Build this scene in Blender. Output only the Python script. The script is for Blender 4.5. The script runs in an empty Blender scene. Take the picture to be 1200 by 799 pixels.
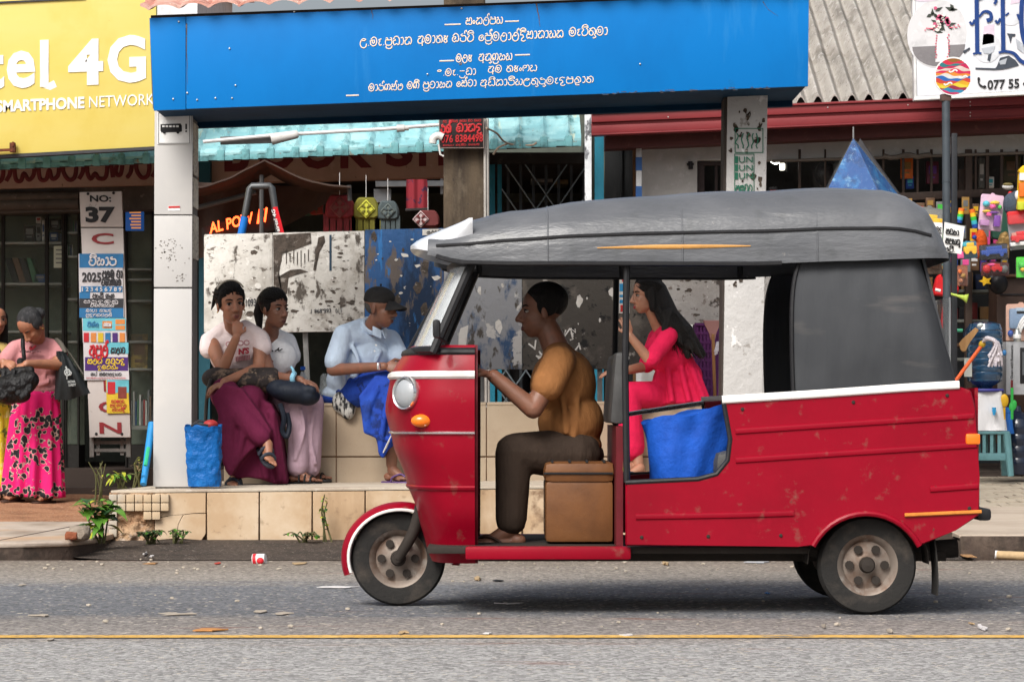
import bpy, bmesh, math, random
from mathutils import Vector, Matrix, noise, Euler, Quaternion

# ------------------------------------------------------------------ camera, light, exposure
SC = bpy.context.scene
COL = SC.collection
CAM_H = .85
cam_d = bpy.data.cameras.new("camera")
cam_d.sensor_fit = 'HORIZONTAL'; cam_d.sensor_width = 36
cam_d.lens = 102.6
cam_d.shift_y = .0665
cam_d.clip_end = 600
cam = bpy.data.objects.new("camera", cam_d); COL.objects.link(cam)
cam.location = (0, 0, CAM_H); cam.rotation_euler = (math.radians(90), 0, 0)
SC.camera = cam
cam_d.dof.use_dof = False

SUN_EL, SUN_AZ = 45, 206
W = bpy.data.worlds.new("World"); SC.world = W; W.use_nodes = True
nt = W.node_tree; nt.nodes.clear()
wo = nt.nodes.new('ShaderNodeOutputWorld'); bg = nt.nodes.new('ShaderNodeBackground')
sky = nt.nodes.new('ShaderNodeTexSky'); sky.sky_type = 'NISHITA'; sky.sun_disc = False
sky.sun_elevation = math.radians(SUN_EL); sky.sun_rotation = math.radians(SUN_AZ)
sky.air_density = 1.0; sky.dust_density = 6.0; sky.ozone_density = 1.0
hs = nt.nodes.new('ShaderNodeHueSaturation'); hs.inputs['Saturation'].default_value = .45
nt.links.new(sky.outputs[0], hs.inputs['Color'])
nt.links.new(hs.outputs[0], bg.inputs[0]); bg.inputs[1].default_value = .11
nt.links.new(bg.outputs[0], wo.inputs[0])
sun_d = bpy.data.lights.new("sun", 'SUN'); sun_d.energy = 2.4; sun_d.angle = math.radians(28)
sun_d.color = (1, .965, .91)
sun = bpy.data.objects.new("sun", sun_d); COL.objects.link(sun)
_az, _el = math.radians(SUN_AZ), math.radians(SUN_EL)
_d = Vector((math.sin(_az)*math.cos(_el), math.cos(_az)*math.cos(_el), math.sin(_el)))
sun.rotation_euler = _d.to_track_quat('Z', 'Y').to_euler()
sun.location = (0, -10, 30)
SC.view_settings.view_transform = 'Standard'; SC.view_settings.look = 'None'
SC.view_settings.exposure = 0.42; SC.view_settings.gamma = 1
SC.render.engine = 'CYCLES'
try:
    SC.cycles.use_denoising = True
    SC.cycles.max_bounces = 8
    SC.cycles.transparent_max_bounces = 12
    SC.cycles.caustics_reflective = False; SC.cycles.caustics_refractive = False
except Exception:
    pass

# ------------------------------------------------------------------ helpers
R = random.Random(11)
FP = 3420.; YH = 480.

def at(px, py, Y):
    """a point of the street seen at photo pixel px,py and standing Y metres from the camera"""
    return Vector(((px-600)*Y/FP, Y, CAM_H+(YH-py)*Y/FP))

def xat(px, Y): return (px-600)*Y/FP
def zat(py, Y): return CAM_H+(YH-py)*Y/FP

ORG = {}
MATS = {}

def M(name, col, rough=.6, layers=(), bump=None, metal=0, spec=.28, trans=0, alpha=1, emit=None, coat=0, sheen=0, pre=None):
    """procedural material; layers = (colour, scale, lo, hi[, stretch[, detail]]) noise masks mixed one over the other"""
    if name in MATS: return MATS[name]
    m = bpy.data.materials.new(name); m.use_nodes = True; MATS[name] = m
    n = m.node_tree; b = n.nodes['Principled BSDF']
    tc = n.nodes.new('ShaderNodeTexCoord')
    def nz(scale, stretch, detail, seed):
        mp = n.nodes.new('ShaderNodeMapping'); mp.inputs['Scale'].default_value = stretch
        mp.inputs['Location'].default_value = (seed*3.1, seed*1.7, seed*.9)
        n.links.new(tc.outputs['Object'], mp.inputs[0])
        t = n.nodes.new('ShaderNodeTexNoise'); t.inputs['Scale'].default_value = scale
        t.inputs['Detail'].default_value = detail
        t.inputs['Roughness'].default_value = .62
        n.links.new(mp.outputs[0], t.inputs['Vector'])
        return t
    rgb = n.nodes.new('ShaderNodeRGB'); rgb.outputs[0].default_value = (*col, 1)
    cur = rgb.outputs[0]
    if pre: cur = pre(n, tc, cur)
    for i, L in enumerate(layers):
        c2, sc, lo, hi = L[:4]
        st = L[4] if len(L) > 4 else (1, 1, 1)
        de = L[5] if len(L) > 5 else 6
        t = nz(sc, st, de, i+1)
        mr = n.nodes.new('ShaderNodeMapRange'); mr.inputs['From Min'].default_value = lo; mr.inputs['From Max'].default_value = hi
        n.links.new(t.outputs['Fac'], mr.inputs['Value'])
        mx = n.nodes.new('ShaderNodeMix'); mx.data_type = 'RGBA'
        n.links.new(mr.outputs[0], mx.inputs['Factor']); n.links.new(cur, mx.inputs[6]); mx.inputs[7].default_value = (*c2, 1)
        cur = mx.outputs[2]
    n.links.new(cur, b.inputs['Base Color'])
    b.inputs['Roughness'].default_value = rough; b.inputs['Metallic'].default_value = metal
    b.inputs['Specular IOR Level'].default_value = spec
    if trans: b.inputs['Transmission Weight'].default_value = trans
    if alpha < 1: b.inputs['Alpha'].default_value = alpha
    if coat: b.inputs['Coat Weight'].default_value = coat; b.inputs['Coat Roughness'].default_value = .12
    if sheen: b.inputs['Sheen Weight'].default_value = sheen
    if emit:
        b.inputs['Emission Color'].default_value = (*emit[0], 1); b.inputs['Emission Strength'].default_value = emit[1]
    if bump:
        st = bump[2] if len(bump) > 2 else (1, 1, 1)
        t = nz(bump[0], st, 5, 9)
        bp = n.nodes.new('ShaderNodeBump'); bp.inputs['Strength'].default_value = bump[1]
        bp.inputs['Distance'].default_value = bump[3] if len(bump) > 3 else .02
        n.links.new(t.outputs['Fac'], bp.inputs['Height']); n.links.new(bp.outputs[0], b.inputs['Normal'])
    return m

def simple(name, col, rough=.6, **k):
    """plain paint or cloth: a little wear and colour drift so that nothing is perfectly flat"""
    d = tuple(c*.72 for c in col); l = tuple(min(1, c*1.18+.01) for c in col)
    return M(name, col, rough, layers=[(d, 6, .48, .75), (l, 17, .55, .8)], bump=k.pop('bump', (60, .08)), **k)

def cr(pts, n=6, closed=False):
    """Catmull-Rom through points (any dimension)"""
    P = [Vector(p) for p in pts]; out = []
    N = len(P)
    segs = N if closed else N-1
    for i in range(segs):
        p0 = P[(i-1) % N] if (closed or i > 0) else P[0]*2-P[1]
        p1 = P[i]; p2 = P[(i+1) % N]
        p3 = P[(i+2) % N] if (closed or i+2 < N) else p2*2-p1
        for k in range(n):
            t = k/n
            out.append(.5*((2*p1)+(p2-p0)*t+(2*p0-5*p1+4*p2-p3)*t*t+(3*p1-p0-3*p2+p3)*t**3))
    if not closed: out.append(P[-1])
    return out

class MB:
    """collects shapes and links them as ONE mesh object"""
    def __init__(s): s.v = []; s.f = []; s.mi = []
    def add(s, vs, fs, mi=0):
        o = len(s.v); s.v += [Vector(p) for p in vs]
        for f in fs: s.f.append([i+o for i in f]); s.mi.append(mi)
        return s
    def bm(s, bm, mi=0, mat=None):
        bm.verts.ensure_lookup_table()
        for i, v in enumerate(bm.verts): v.index = i
        s.add([(mat @ v.co if mat else v.co.copy()) for v in bm.verts], [[v.index for v in f.verts] for f in bm.faces], mi)
        bm.free(); return s
    def box(s, c, size, mi=0, rot=None, bev=0):
        bm = bmesh.new(); bmesh.ops.create_cube(bm, size=1)
        bmesh.ops.scale(bm, vec=size, verts=bm.verts)
        if bev: bmesh.ops.bevel(bm, geom=bm.edges[:], offset=bev, segments=2, affect='EDGES', profile=.6)
        m = Matrix.Translation(c) @ (rot.to_matrix().to_4x4() if rot is not None else Matrix())
        return s.bm(bm, mi, m)
    def bb(s, x0, x1, y0, y1, z0, z1, mi=0, bev=0):
        return s.box(((x0+x1)/2, (y0+y1)/2, (z0+z1)/2), (abs(x1-x0), abs(y1-y0), abs(z1-z0)), mi, None, bev)
    def quadbox(s, a, b, c, d, depth, mi=0, bev=0):
        """four corners of a face turned to the camera, with thickness away from it (+Y)"""
        dv = Vector(depth) if not isinstance(depth, (int, float)) else Vector((0, depth, 0))
        v = [Vector(p) for p in (a, b, c, d)]; v += [p+dv for p in v]
        fs = [(0, 1, 2, 3), (7, 6, 5, 4), (0, 4, 5, 1), (1, 5, 6, 2), (2, 6, 7, 3), (3, 7, 4, 0)]
        if not bev: return s.add(v, fs, mi)
        bm = bmesh.new(); bv = [bm.verts.new(p) for p in v]
        for f in fs: bm.faces.new([bv[i] for i in f])
        bmesh.ops.bevel(bm, geom=bm.edges[:], offset=bev, segments=2, affect='EDGES', profile=.6)
        return s.bm(bm, mi)
    def px(s, x0, y0, x1, y1, Y, depth=.02, mi=0, sl=0, bev=0):
        """a box whose front face covers photo rectangle x0..x1,y0..y1 (sl: rise per pixel to the right)"""
        d = (x1-x0)*sl
        return s.quadbox(at(x0, y1, Y), at(x1, y1-d, Y), at(x1, y0-d, Y), at(x0, y0, Y), depth, mi, bev)
    def prism(s, poly, depth, mi=0, bev=0):
        """extrude a planar 3D outline by a vector"""
        dv = Vector(depth) if not isinstance(depth, (int, float)) else Vector((0, depth, 0))
        n = len(poly); v = [Vector(p) for p in poly]; v += [p+dv for p in v]
        fs = [list(range(n)), list(range(2*n-1, n-1, -1))]+[(i, i+n, (i+1) % n+n, (i+1) % n) for i in range(n)]
        if not bev: return s.add(v, fs, mi)
        bm = bmesh.new(); bv = [bm.verts.new(p) for p in v]
        for f in fs: bm.faces.new([bv[i] for i in f])
        bmesh.ops.bevel(bm, geom=bm.edges[:], offset=bev, segments=1, affect='EDGES')
        return s.bm(bm, mi)
    def tube(s, pts, r, seg=10, mi=0, flat=None, closed=False):
        pts = [Vector(p) for p in pts]; n = len(pts)
        rs = r if isinstance(r, (list, tuple)) else [r]*n
        if isinstance(r, (list, tuple)) and len(r) != n:
            rs = [r[0]+(r[-1]-r[0])*i/(n-1) for i in range(n)]
        rings = []; ref = None
        for i, p in enumerate(pts):
            t = (pts[min(i+1, n-1)]-pts[max(i-1, 0)])
            if closed: t = pts[(i+1) % n]-pts[(i-1) % n]
            if t.length < 1e-9: t = Vector((0, 0, 1))
            t.normalize()
            if ref is None:
                ref = Vector((0, 0, 1)) if abs(t.z) < .9 else Vector((1, 0, 0))
            u = (ref-t*ref.dot(t))
            if u.length < 1e-6: u = t.orthogonal()
            u.normalize(); w = t.cross(u); ref = u
            if flat is not None:       # flattened along a given normal
                fn = Vector(flat[0]); w = fn; u = t.cross(fn)
                if u.length < 1e-6: u = t.orthogonal()
                u.normalize()
                rings.append([p+u*math.cos(a)*rs[i]+w*math.sin(a)*rs[i]*flat[1] for a in [2*math.pi*k/seg for k in range(seg)]])
            else:
                rings.append([p+u*math.cos(a)*rs[i]+w*math.sin(a)*rs[i] for a in [2*math.pi*k/seg for k in range(seg)]])
        return s.loft(rings, mi, cap=not closed, wrap=closed)
    def loft(s, rings, mi=0, cap=True, wrap=False, openring=False):
        n = len(rings[0]); vs = [p for r in rings for p in r]; fs = []
        K = len(rings)
        for i in range(K if wrap else K-1):
            a, b = i*n, ((i+1) % K)*n
            for k in range(n-1 if openring else n):
                k2 = (k+1) % n
                fs.append((a+k, a+k2, b+k2, b+k))
        if cap and not openring:
            fs.append(list(range(n-1, -1, -1))); fs.append(list(range((K-1)*n, K*n)))
        return s.add(vs, fs, mi)
    def lathe(s, prof, base, axis=(0, 0, 1), seg=24, mi=0, cap=True):
        ax = Vector(axis).normalized(); u = ax.orthogonal().normalized(); w = ax.cross(u); b = Vector(base)
        return s.loft([[b+ax*z+u*math.cos(2*math.pi*k/seg)*r+w*math.sin(2*math.pi*k/seg)*r for k in range(seg)] for r, z in prof], mi, cap)
    def ell(s, c, r, rot=None, mi=0, sub=3):
        bm = bmesh.new(); bmesh.ops.create_icosphere(bm, subdivisions=sub, radius=1)
        if isinstance(r, (int, float)): r = (r, r, r)
        m = Matrix.Translation(c) @ (rot.to_4x4() if rot is not None else Matrix()) @ Matrix.Diagonal((*r, 1))
        return s.bm(bm, mi, m)
    def cone(s, a, b, ra, rb, mi=0, seg=16):
        """round cone: a tapered limb with round ends"""
        a = Vector(a); b = Vector(b)
        s.ell(a, ra, mi=mi, sub=2); s.ell(b, rb, mi=mi, sub=2)
        return s.tube([a, b], [ra, rb], seg, mi)
    def grid(s, fn, nu, nv, mi=0, thick=None):
        vs = [fn(i/nu, j/nv) for j in range(nv+1) for i in range(nu+1)]
        fs = [(j*(nu+1)+i, j*(nu+1)+i+1, (j+1)*(nu+1)+i+1, (j+1)*(nu+1)+i) for j in range(nv) for i in range(nu)]
        if thick is None: return s.add(vs, fs, mi)
        n = len(vs); t = Vector(thick)
        vs2 = vs+[Vector(p)+t for p in vs]; fs2 = fs+[tuple(i+n for i in reversed(f)) for f in fs]
        W = nu+1
        edge = [(i, i+1) for i in range(nu)]+[(nv*W+i+1, nv*W+i) for i in range(nu)]+[((j+1)*W, j*W) for j in range(nv)]+[(j*W+nu, (j+1)*W+nu) for j in range(nv)]
        fs2 += [(b, a, a+n, b+n) for a, b in edge]
        return s.add(vs2, fs2, mi)
    def textbox(s, txt, p00, p10, p01, mi=0, bold=0, depth=.004, out=(0, -1, 0)):
        """lettering fitted into a parallelogram: p00 lower left, p10 lower right, p01 upper left"""
        vs, fs = text_geo(txt, bold)
        xs = [v.x for v in vs]; ys = [v.y for v in vs]; zs = [v.z for v in vs]
        x0, x1, y0, y1, z0, z1 = min(xs), max(xs), min(ys), max(ys), min(zs), max(zs)
        p00, p10, p01 = Vector(p00), Vector(p10), Vector(p01); o = Vector(out)
        return s.add([p00+(p10-p00)*((v.x-x0)/(x1-x0))+(p01-p00)*((v.y-y0)/(y1-y0))+o*(depth*(v.z-z0)/(z1-z0)+.0005) for v in vs], fs, mi)
    def pxtext(s, txt, x0, y0, x1, y1, Y, mi=0, bold=0, sl=0, depth=.004):
        d = (x1-x0)*sl
        return s.textbox(txt, at(x0, y1, Y), at(x1, y1-d, Y), at(x0, y0, Y), mi, bold, depth)
    def sinhala(s, code, x0, y0, x1, y1, Y, w=.09, mi=0, sl=0, keep=1.0, vert=False):
        """hand drawn Sinhala letters; y0..y1 is the height of the small letters"""
        strokes, width = sinhala_strokes(code)
        kx = (x1-x0)/width; ky = (y1-y0); r = w*ky*Y/FP*.5
        for st in strokes:
            if keep < 1 and R.random() > keep: continue
            pts = []
            for p in cr(st, 6):
                X = x0+p.x*kx; Yp = y1-p.y*ky-(p.x*kx)*sl
                pts.append(at(X, Yp, Y-.002))
            s.tube(pts, r, 6, mi, flat=((0, -1, 0), .35))
        return s
    def build(s, name, mats, parent=None, sharp=38, loc=None):
        me = bpy.data.meshes.new(name)
        if parent is not None: o = ORG[parent]
        else:
            if loc is not None: o = Vector(loc)
            else:
                xs = [v.x for v in s.v]; ys = [v.y for v in s.v]; zs = [v.z for v in s.v]
                o = Vector(((min(xs)+max(xs))/2, (min(ys)+max(ys))/2, min(zs)))
        me.from_pydata([v-o for v in s.v], [], s.f)
        if not isinstance(mats, (list, tuple)): mats = [mats]
        for m in mats: me.materials.append(m)
        me.polygons.foreach_set('material_index', s.mi)
        me.update()
        b = bmesh.new(); b.from_mesh(me); bmesh.ops.recalc_face_normals(b, faces=b.faces); b.to_mesh(me); b.free()
        me.shade_smooth()
        if sharp: me.set_sharp_from_angle(angle=math.radians(sharp))
        ob = bpy.data.objects.new(name, me); COL.objects.link(ob)
        if parent is not None: ob.parent = parent; ob.location = (0, 0, 0)
        else: ob.location = o
        ORG[ob] = o.copy()
        return ob

_tc = {}
def text_geo(txt, bold=0):
    k = (txt, bold)
    if k not in _tc:
        c = bpy.data.curves.new('t', 'FONT'); c.body = txt; c.size = 1; c.extrude = .02; c.offset = bold; c.resolution_u = 3
        o = bpy.data.objects.new('t', c); COL.objects.link(o)
        dg = bpy.context.evaluated_depsgraph_get()
        me = bpy.data.meshes.new_from_object(o.evaluated_get(dg))
        _tc[k] = ([v.co.copy() for v in me.vertices], [list(p.vertices) for p in me.polygons])
        bpy.data.objects.remove(o); bpy.data.curves.remove(c); bpy.data.meshes.remove(me)
    return _tc[k]

GL = {
 'U': (1.05, [(.2,.8),(.5,.97),(.88,.86),(.6,.7),(.2,.78)], [(.2,.8),(.02,.35),(.15,-.1),(.55,-.28),(.9,-.1),(1,.3)]),
 'm': (1.08, [(.12,.85),(.5,1.14),(.9,.95),(1,.45),(.8,.05),(.45,-.05),(.1,.15),(.02,.5),(.1,.7),(.65,.72)], [(.45,.72),(.3,.5),(.45,.3),(.65,.4),(.65,.72)]),
 'e': (.6, [(.52,.88),(.12,.75),(.3,.6),(.12,.3),(.3,0),(.55,.12)]),
 'p': (1.05, [(.05,.92),(.3,.97),(.36,.74),(.1,.68),(.02,.3),(.2,0),(.8,0),(1,.3),(.97,.9),(.72,.95)], [(.12,.68),(.95,.68)]),
 'd': (1.05, [(.1,.75),(.3,1.08),(.7,1.12),(.98,.8),(.98,.2),(.8,0),(.55,.15),(.3,0),(.08,.2),(.1,.55),(.38,.6),(.3,.8)]),
 'a': (.52, [(.05,.9),(.35,.95),(.48,.5),(.35,.05),(.05,.02)]),
 'n': (1.1, [(.05,.85),(.32,.95),(.32,.68),(.08,.5),(.1,.1),(.4,0),(.68,.12),(.68,.4)], [(.35,.75),(.62,1),(.95,.85),(1.05,.4),(.85,0)]),
 'A': (1.05, [(.1,.85),(.38,.95),(.42,.7),(.12,.55),(.05,.2),(.3,0),(.75,.05)], [(.45,.78),(.7,1),(.92,.75),(.76,.4),(.76,-.35)], [(.76,.05),(1,.25)]),
 't': (1.08, [(.08,.9),(.33,.82),(.14,.6),(.04,.25),(.3,0),(.6,.05),(.68,.35),(.5,.58),(.25,.6)], [(.35,.8),(.65,1),(.98,.75),(1.02,.25),(.82,0)]),
 'Y': (.78, [(.08,.9),(.4,.88),(.1,.62),(.42,.52),(.08,.25),(.3,0),(.6,.1),(.52,.5),(.72,.92)]),
 'b': (1.08, [(.1,.8),(.5,1.12),(.92,.9),(1,.4),(.85,.03),(.6,.12),(.35,0),(.06,.2),(.1,.6),(.5,.65),(.5,.4),(.25,.36)]),
 'r': (1.0, [(.08,.5),(.05,.2),(.4,-.02),(.85,.1),(.95,.5),(.75,.78),(.3,.75),(.2,.95),(.5,1.02)]),
 'T': (1.02, [(.06,.95),(.34,.78),(.08,.4),(.2,.03),(.6,-.02),(.95,.25),(.98,.7),(.75,1)]),
 'E': (.85, [(.75,.6),(.5,.78),(.15,.6),(.06,.2),(.4,0),(.75,.15),(.68,.45),(.4,.5),(.42,.25)]),
 'l': (1.06, [(.32,.72),(.08,.4),(.15,0),(.5,-.2),(.9,0),(1,.5),(.85,.86),(.5,.96),(.32,.72),(.5,.48),(.68,.62)]),
 'D': (.95, [(.15,.9),(.5,.98),(.85,.86)], [(.15,.9),(.08,.52),(.4,.5),(.55,.2),(.28,0),(.25,-.25),(.6,-.36),(.9,-.2)]),
 's': (1.08, [(.06,.85),(.3,.95),(.34,.7),(.08,.55),(.03,.2),(.2,0),(.42,.14),(.62,0),(.95,.05),(1.02,.5),(.9,.95),(.66,.9),(.6,.55),(.1,.55)]),
 'y': (1.08, [(.06,.8),(.3,.92),(.3,.62),(.06,.45),(.1,.05),(.35,0),(.55,.12),(.85,0),(1.03,.3),(1,.8),(.78,.95)], [(.55,.12),(.55,.62)]),
 'k': (1.08, [(.08,.85),(.3,.95),(.3,.65),(.04,.45),(.1,.05),(.4,.02),(.55,.28),(.7,.03),(1,.15),(1.02,.65),(.8,.95),(.5,.85),(.32,.68)]),
 'h': (1.08, [(.08,.85),(.33,.92),(.3,.62),(.05,.45),(.1,.05),(.35,0),(.5,.2),(.75,.02),(1,.2),(.97,.65),(.68,.72),(.56,.4)]),
 'v': (1.06, [(.12,.8),(.5,1.08),(.92,.85),(.98,.4),(.7,0),(.25,.02),(.05,.3),(.15,.6),(.5,.55)]),
 'g': (1.1, [(.1,.02),(.02,.5),(.2,.9),(.5,.9),(.58,.5),(.48,.1),(.24,.15),(.32,.42)], [(.55,.75),(.8,1),(1.05,.7),(1,.2),(.8,0)]),
 'S': (1.1, [(.1,.02),(.02,.5),(.2,.9),(.5,.9),(.55,.6),(.2,.5)], [(.55,.75),(.8,1),(1.05,.7),(1,.2),(.8,0)]),
 'L': (1.1, [(.32,.72),(.08,.4),(.2,.05),(.55,0),(.95,.2),(1,.55),(.8,.9),(.5,.96),(.32,.72),(.6,.55),(.75,.2)], [(.2,.05),(.3,-.3),(.8,-.32)]),
 'Q': (1.02, [(.08,.9),(.33,.72),(.06,.35),(.3,0),(.7,.02),(.95,.35),(.9,.75),(.65,.95),(.52,.72),(.75,.6)]),
 'N': (.45, [(.2,.6),(.03,.35),(.2,.1),(.38,.35),(.2,.6)]),
}
MK = {   # marks over and under the letter before them
 'i': ([(-.95,1.0),(-.85,1.3),(-.5,1.45),(-.12,1.3),(-.05,1.0)], [(-.8,1.12),(-.15,1.12)]), 'I': ([(-.95,1.0),(-.85,1.3),(-.5,1.45),(-.12,1.3),(-.05,1.0)], [(-.8,1.12),(-.3,1.12),(-.3,1.3)]),
 'x': ([(-.3,1.05),(-.28,1.35),(-.05,1.5),(-.02,1.25)],), 'u': ([(-.25,0),(-.05,-.25),(-.3,-.4),(-.5,-.3)],),
 'R': ([(-1.0,-.1),(-.9,-.38),(-.5,-.5),(-.15,-.38),(-.05,-.1)],),
}
def sinhala_strokes(code):
    x = 0; out = []
    for ch in code:
        if ch == ' ': x += .75
        elif ch == '.': out.append([Vector((x+.1, .05)), Vector((x+.2, .05))]); x += .4
        elif ch in MK:
            for st in MK[ch]: out.append([Vector((x+a-.08, b)) for a, b in st])
        else:
            w, *sts = GL[ch]
            for st in sts: out.append([Vector((x+a, b)) for a, b in st])
            x += w+.12
    return out, x

def thing(name, label, cat, loc, group=None):
    o = bpy.data.objects.new(name, None); COL.objects.link(o); o.location = loc; o.empty_display_size = .1
    ORG[o] = Vector(loc); o['label'] = label; o['category'] = cat
    if group: o['group'] = group
    return o

def tag(o, label, cat, group=None):
    o['label'] = label; o['category'] = cat
    if group: o['group'] = group
    return o

def struct(o):
    o['kind'] = 'structure'; return o

def copy_thing(src, loc, rot=None, label=None, group=None, scale=None):
    c = src.copy(); COL.objects.link(c); c.location = loc
    if rot is not None: c.rotation_euler = rot
    if scale: c.scale = (scale,)*3
    if label: c['label'] = label
    if group: c['group'] = group
    for ch in list(src.children):
        d = ch.copy(); COL.objects.link(d); d.parent = c
        for g in list(ch.children):
            e = g.copy(); COL.objects.link(e); e.parent = d
    return c

def remesh(mb, voxel=.006, smooth=2, fac=.5):
    """one continuous skin round everything collected in mb"""
    me = bpy.data.meshes.new('r'); me.from_pydata([v[:] for v in mb.v], [], mb.f); me.update()
    b = bmesh.new(); b.from_mesh(me); bmesh.ops.recalc_face_normals(b, faces=b.faces); b.to_mesh(me); b.free()
    o = bpy.data.objects.new('r', me); COL.objects.link(o)
    md = o.modifiers.new('r', 'REMESH'); md.mode = 'VOXEL'; md.voxel_size = voxel
    if smooth:
        sm = o.modifiers.new('s', 'SMOOTH'); sm.factor = fac; sm.iterations = smooth
    dg = bpy.context.evaluated_depsgraph_get()
    m2 = bpy.data.meshes.new_from_object(o.evaluated_get(dg))
    r = MB(); r.add([v.co.copy() for v in m2.vertices], [list(p.vertices) for p in m2.polygons])
    bpy.data.objects.remove(o); bpy.data.meshes.remove(me); bpy.data.meshes.remove(m2)
    return r

# ------------------------------------------------------------------ ground
def road_bands(n, tc, cur):
    sep = n.nodes.new('ShaderNodeSeparateXYZ'); n.links.new(tc.outputs['Object'], sep.inputs[0])
    mp = n.nodes.new('ShaderNodeMapping'); mp.inputs['Scale'].default_value = (.5, 2.5, 1)
    n.links.new(tc.outputs['Object'], mp.inputs[0])
    t = n.nodes.new('ShaderNodeTexNoise'); t.inputs['Scale'].default_value = 1.6; t.inputs['Detail'].default_value = 7
    n.links.new(mp.outputs[0], t.inputs['Vector'])
    ma = n.nodes.new('ShaderNodeMath'); ma.operation = 'MULTIPLY_ADD'; ma.inputs[1].default_value = 1.1; ma.inputs[2].default_value = -.55
    n.links.new(t.outputs['Fac'], ma.inputs[0])
    ad = n.nodes.new('ShaderNodeMath'); ad.operation = 'ADD'
    n.links.new(sep.outputs[1], ad.inputs[0]); n.links.new(ma.outputs[0], ad.inputs[1])
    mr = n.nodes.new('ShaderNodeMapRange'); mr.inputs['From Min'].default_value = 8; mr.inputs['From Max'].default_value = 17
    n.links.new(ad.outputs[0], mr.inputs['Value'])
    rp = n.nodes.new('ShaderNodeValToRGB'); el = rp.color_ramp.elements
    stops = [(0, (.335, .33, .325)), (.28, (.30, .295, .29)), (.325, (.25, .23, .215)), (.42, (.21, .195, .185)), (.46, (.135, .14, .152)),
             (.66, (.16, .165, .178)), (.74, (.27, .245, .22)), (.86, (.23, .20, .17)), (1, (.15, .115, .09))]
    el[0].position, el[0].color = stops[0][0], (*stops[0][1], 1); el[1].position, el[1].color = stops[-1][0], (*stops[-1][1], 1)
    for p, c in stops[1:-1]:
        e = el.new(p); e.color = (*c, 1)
    n.links.new(mr.outputs[0], rp.inputs[0])
    # stone chips of the chip seal
    vo = n.nodes.new('ShaderNodeTexVoronoi'); vo.inputs['Scale'].default_value = 62
    n.links.new(tc.outputs['Object'], vo.inputs['Vector'])
    sp = n.nodes.new('ShaderNodeSeparateColor'); n.links.new(vo.outputs['Color'], sp.inputs[0])
    m1 = n.nodes.new('ShaderNodeMapRange'); m1.inputs['To Min'].default_value = .42; m1.inputs['To Max'].default_value = 1.58
    n.links.new(sp.outputs[0], m1.inputs['Value'])
    mx = n.nodes.new('ShaderNodeMix'); mx.data_type = 'RGBA'; mx.blend_type = 'MULTIPLY'; mx.inputs['Factor'].default_value = .8
    n.links.new(rp.outputs[0], mx.inputs[6]); n.links.new(m1.outputs[0], mx.inputs[7])
    m2 = n.nodes.new('ShaderNodeMapRange'); m2.inputs['From Min'].default_value = .955; m2.inputs['From Max'].default_value = .985
    n.links.new(sp.outputs[1], m2.inputs['Value'])
    mx2 = n.nodes.new('ShaderNodeMix'); mx2.data_type = 'RGBA'
    mx2.inputs[7].default_value = (.5, .45, .38, 1)
    n.links.new(m2.outputs[0], mx2.inputs['Factor']); n.links.new(mx.outputs[2], mx2.inputs[6])
    return mx2.outputs[2]

m_road = M('asphalt', (.12, .12, .12), .93, pre=road_bands, layers=[((.20, .075, .05), 1.3, .635, .74, (.6, 3, 1)), ((.30, .27, .23), 22, .70, .80)], bump=(90, .8, (1, 1, 1), .01), spec=.2)
m_dirtbase = M('earth', (.25, .16, .1), .95, layers=[((.16, .1, .07), 2, .4, .7), ((.4, .28, .2), 40, .55, .75)], bump=(30, .5))
m_line = M('yellow_paint', (.60, .36, .09), .85, layers=[((.22, .2, .17), 4, .57, .66), ((.16, .13, .1), 30, .55, .64), ((.7, .5, .2), 8, .5, .8)], bump=(90, .3))
g = MB(); g.bb(-300, 300, -100, 500, -.05, -.02); struct(g.build('ground', m_dirtbase))
g = MB(); g.grid(lambda u, v: (-60+120*u, -12+28.42*v, 0), 40, 12); struct(g.build('road', m_road, loc=(0, 0, 0)))
YL = CAM_H*FP/(747-YH)
g = MB(); g.grid(lambda u, v: (-60+120*u, YL-.065+.13*v+.012*noise.noise((u*260, v*1.5, 3)), .004), 900, 1); struct(g.build('road_marking', m_line, loc=(0, YL, 0)))

# sloping asphalt apron in front of the platform
m_apron = M('apron_asphalt', (.075, .058, .047), .95, layers=[((.035, .029, .026), 3, .45, .7), ((.03, .024, .02), 26, .54, .64), ((.20, .155, .125), 42, .57, .67), ((.42, .37, .32), 34, .645, .68)], bump=(60, .8, (1, 1, 1), .02), spec=.25)
def apron(u, v):
    x = -2.75+5.35*u
    yf = 16.38+.03*noise.noise((x*2, 0, 1)); yb = 17.62
    if x < -2.1: yf += (-2.1-x)**2*1.9
    y = yf+(yb-yf)*v
    return (x, y, .004+.058*v**1.2+.008*noise.noise((x*5, y*5, 0))*math.sin(math.pi*v))
g = MB(); g.grid(apron, 120, 14); struct(g.build('asphalt_apron', m_apron, loc=(0, 17, 0)))

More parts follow.
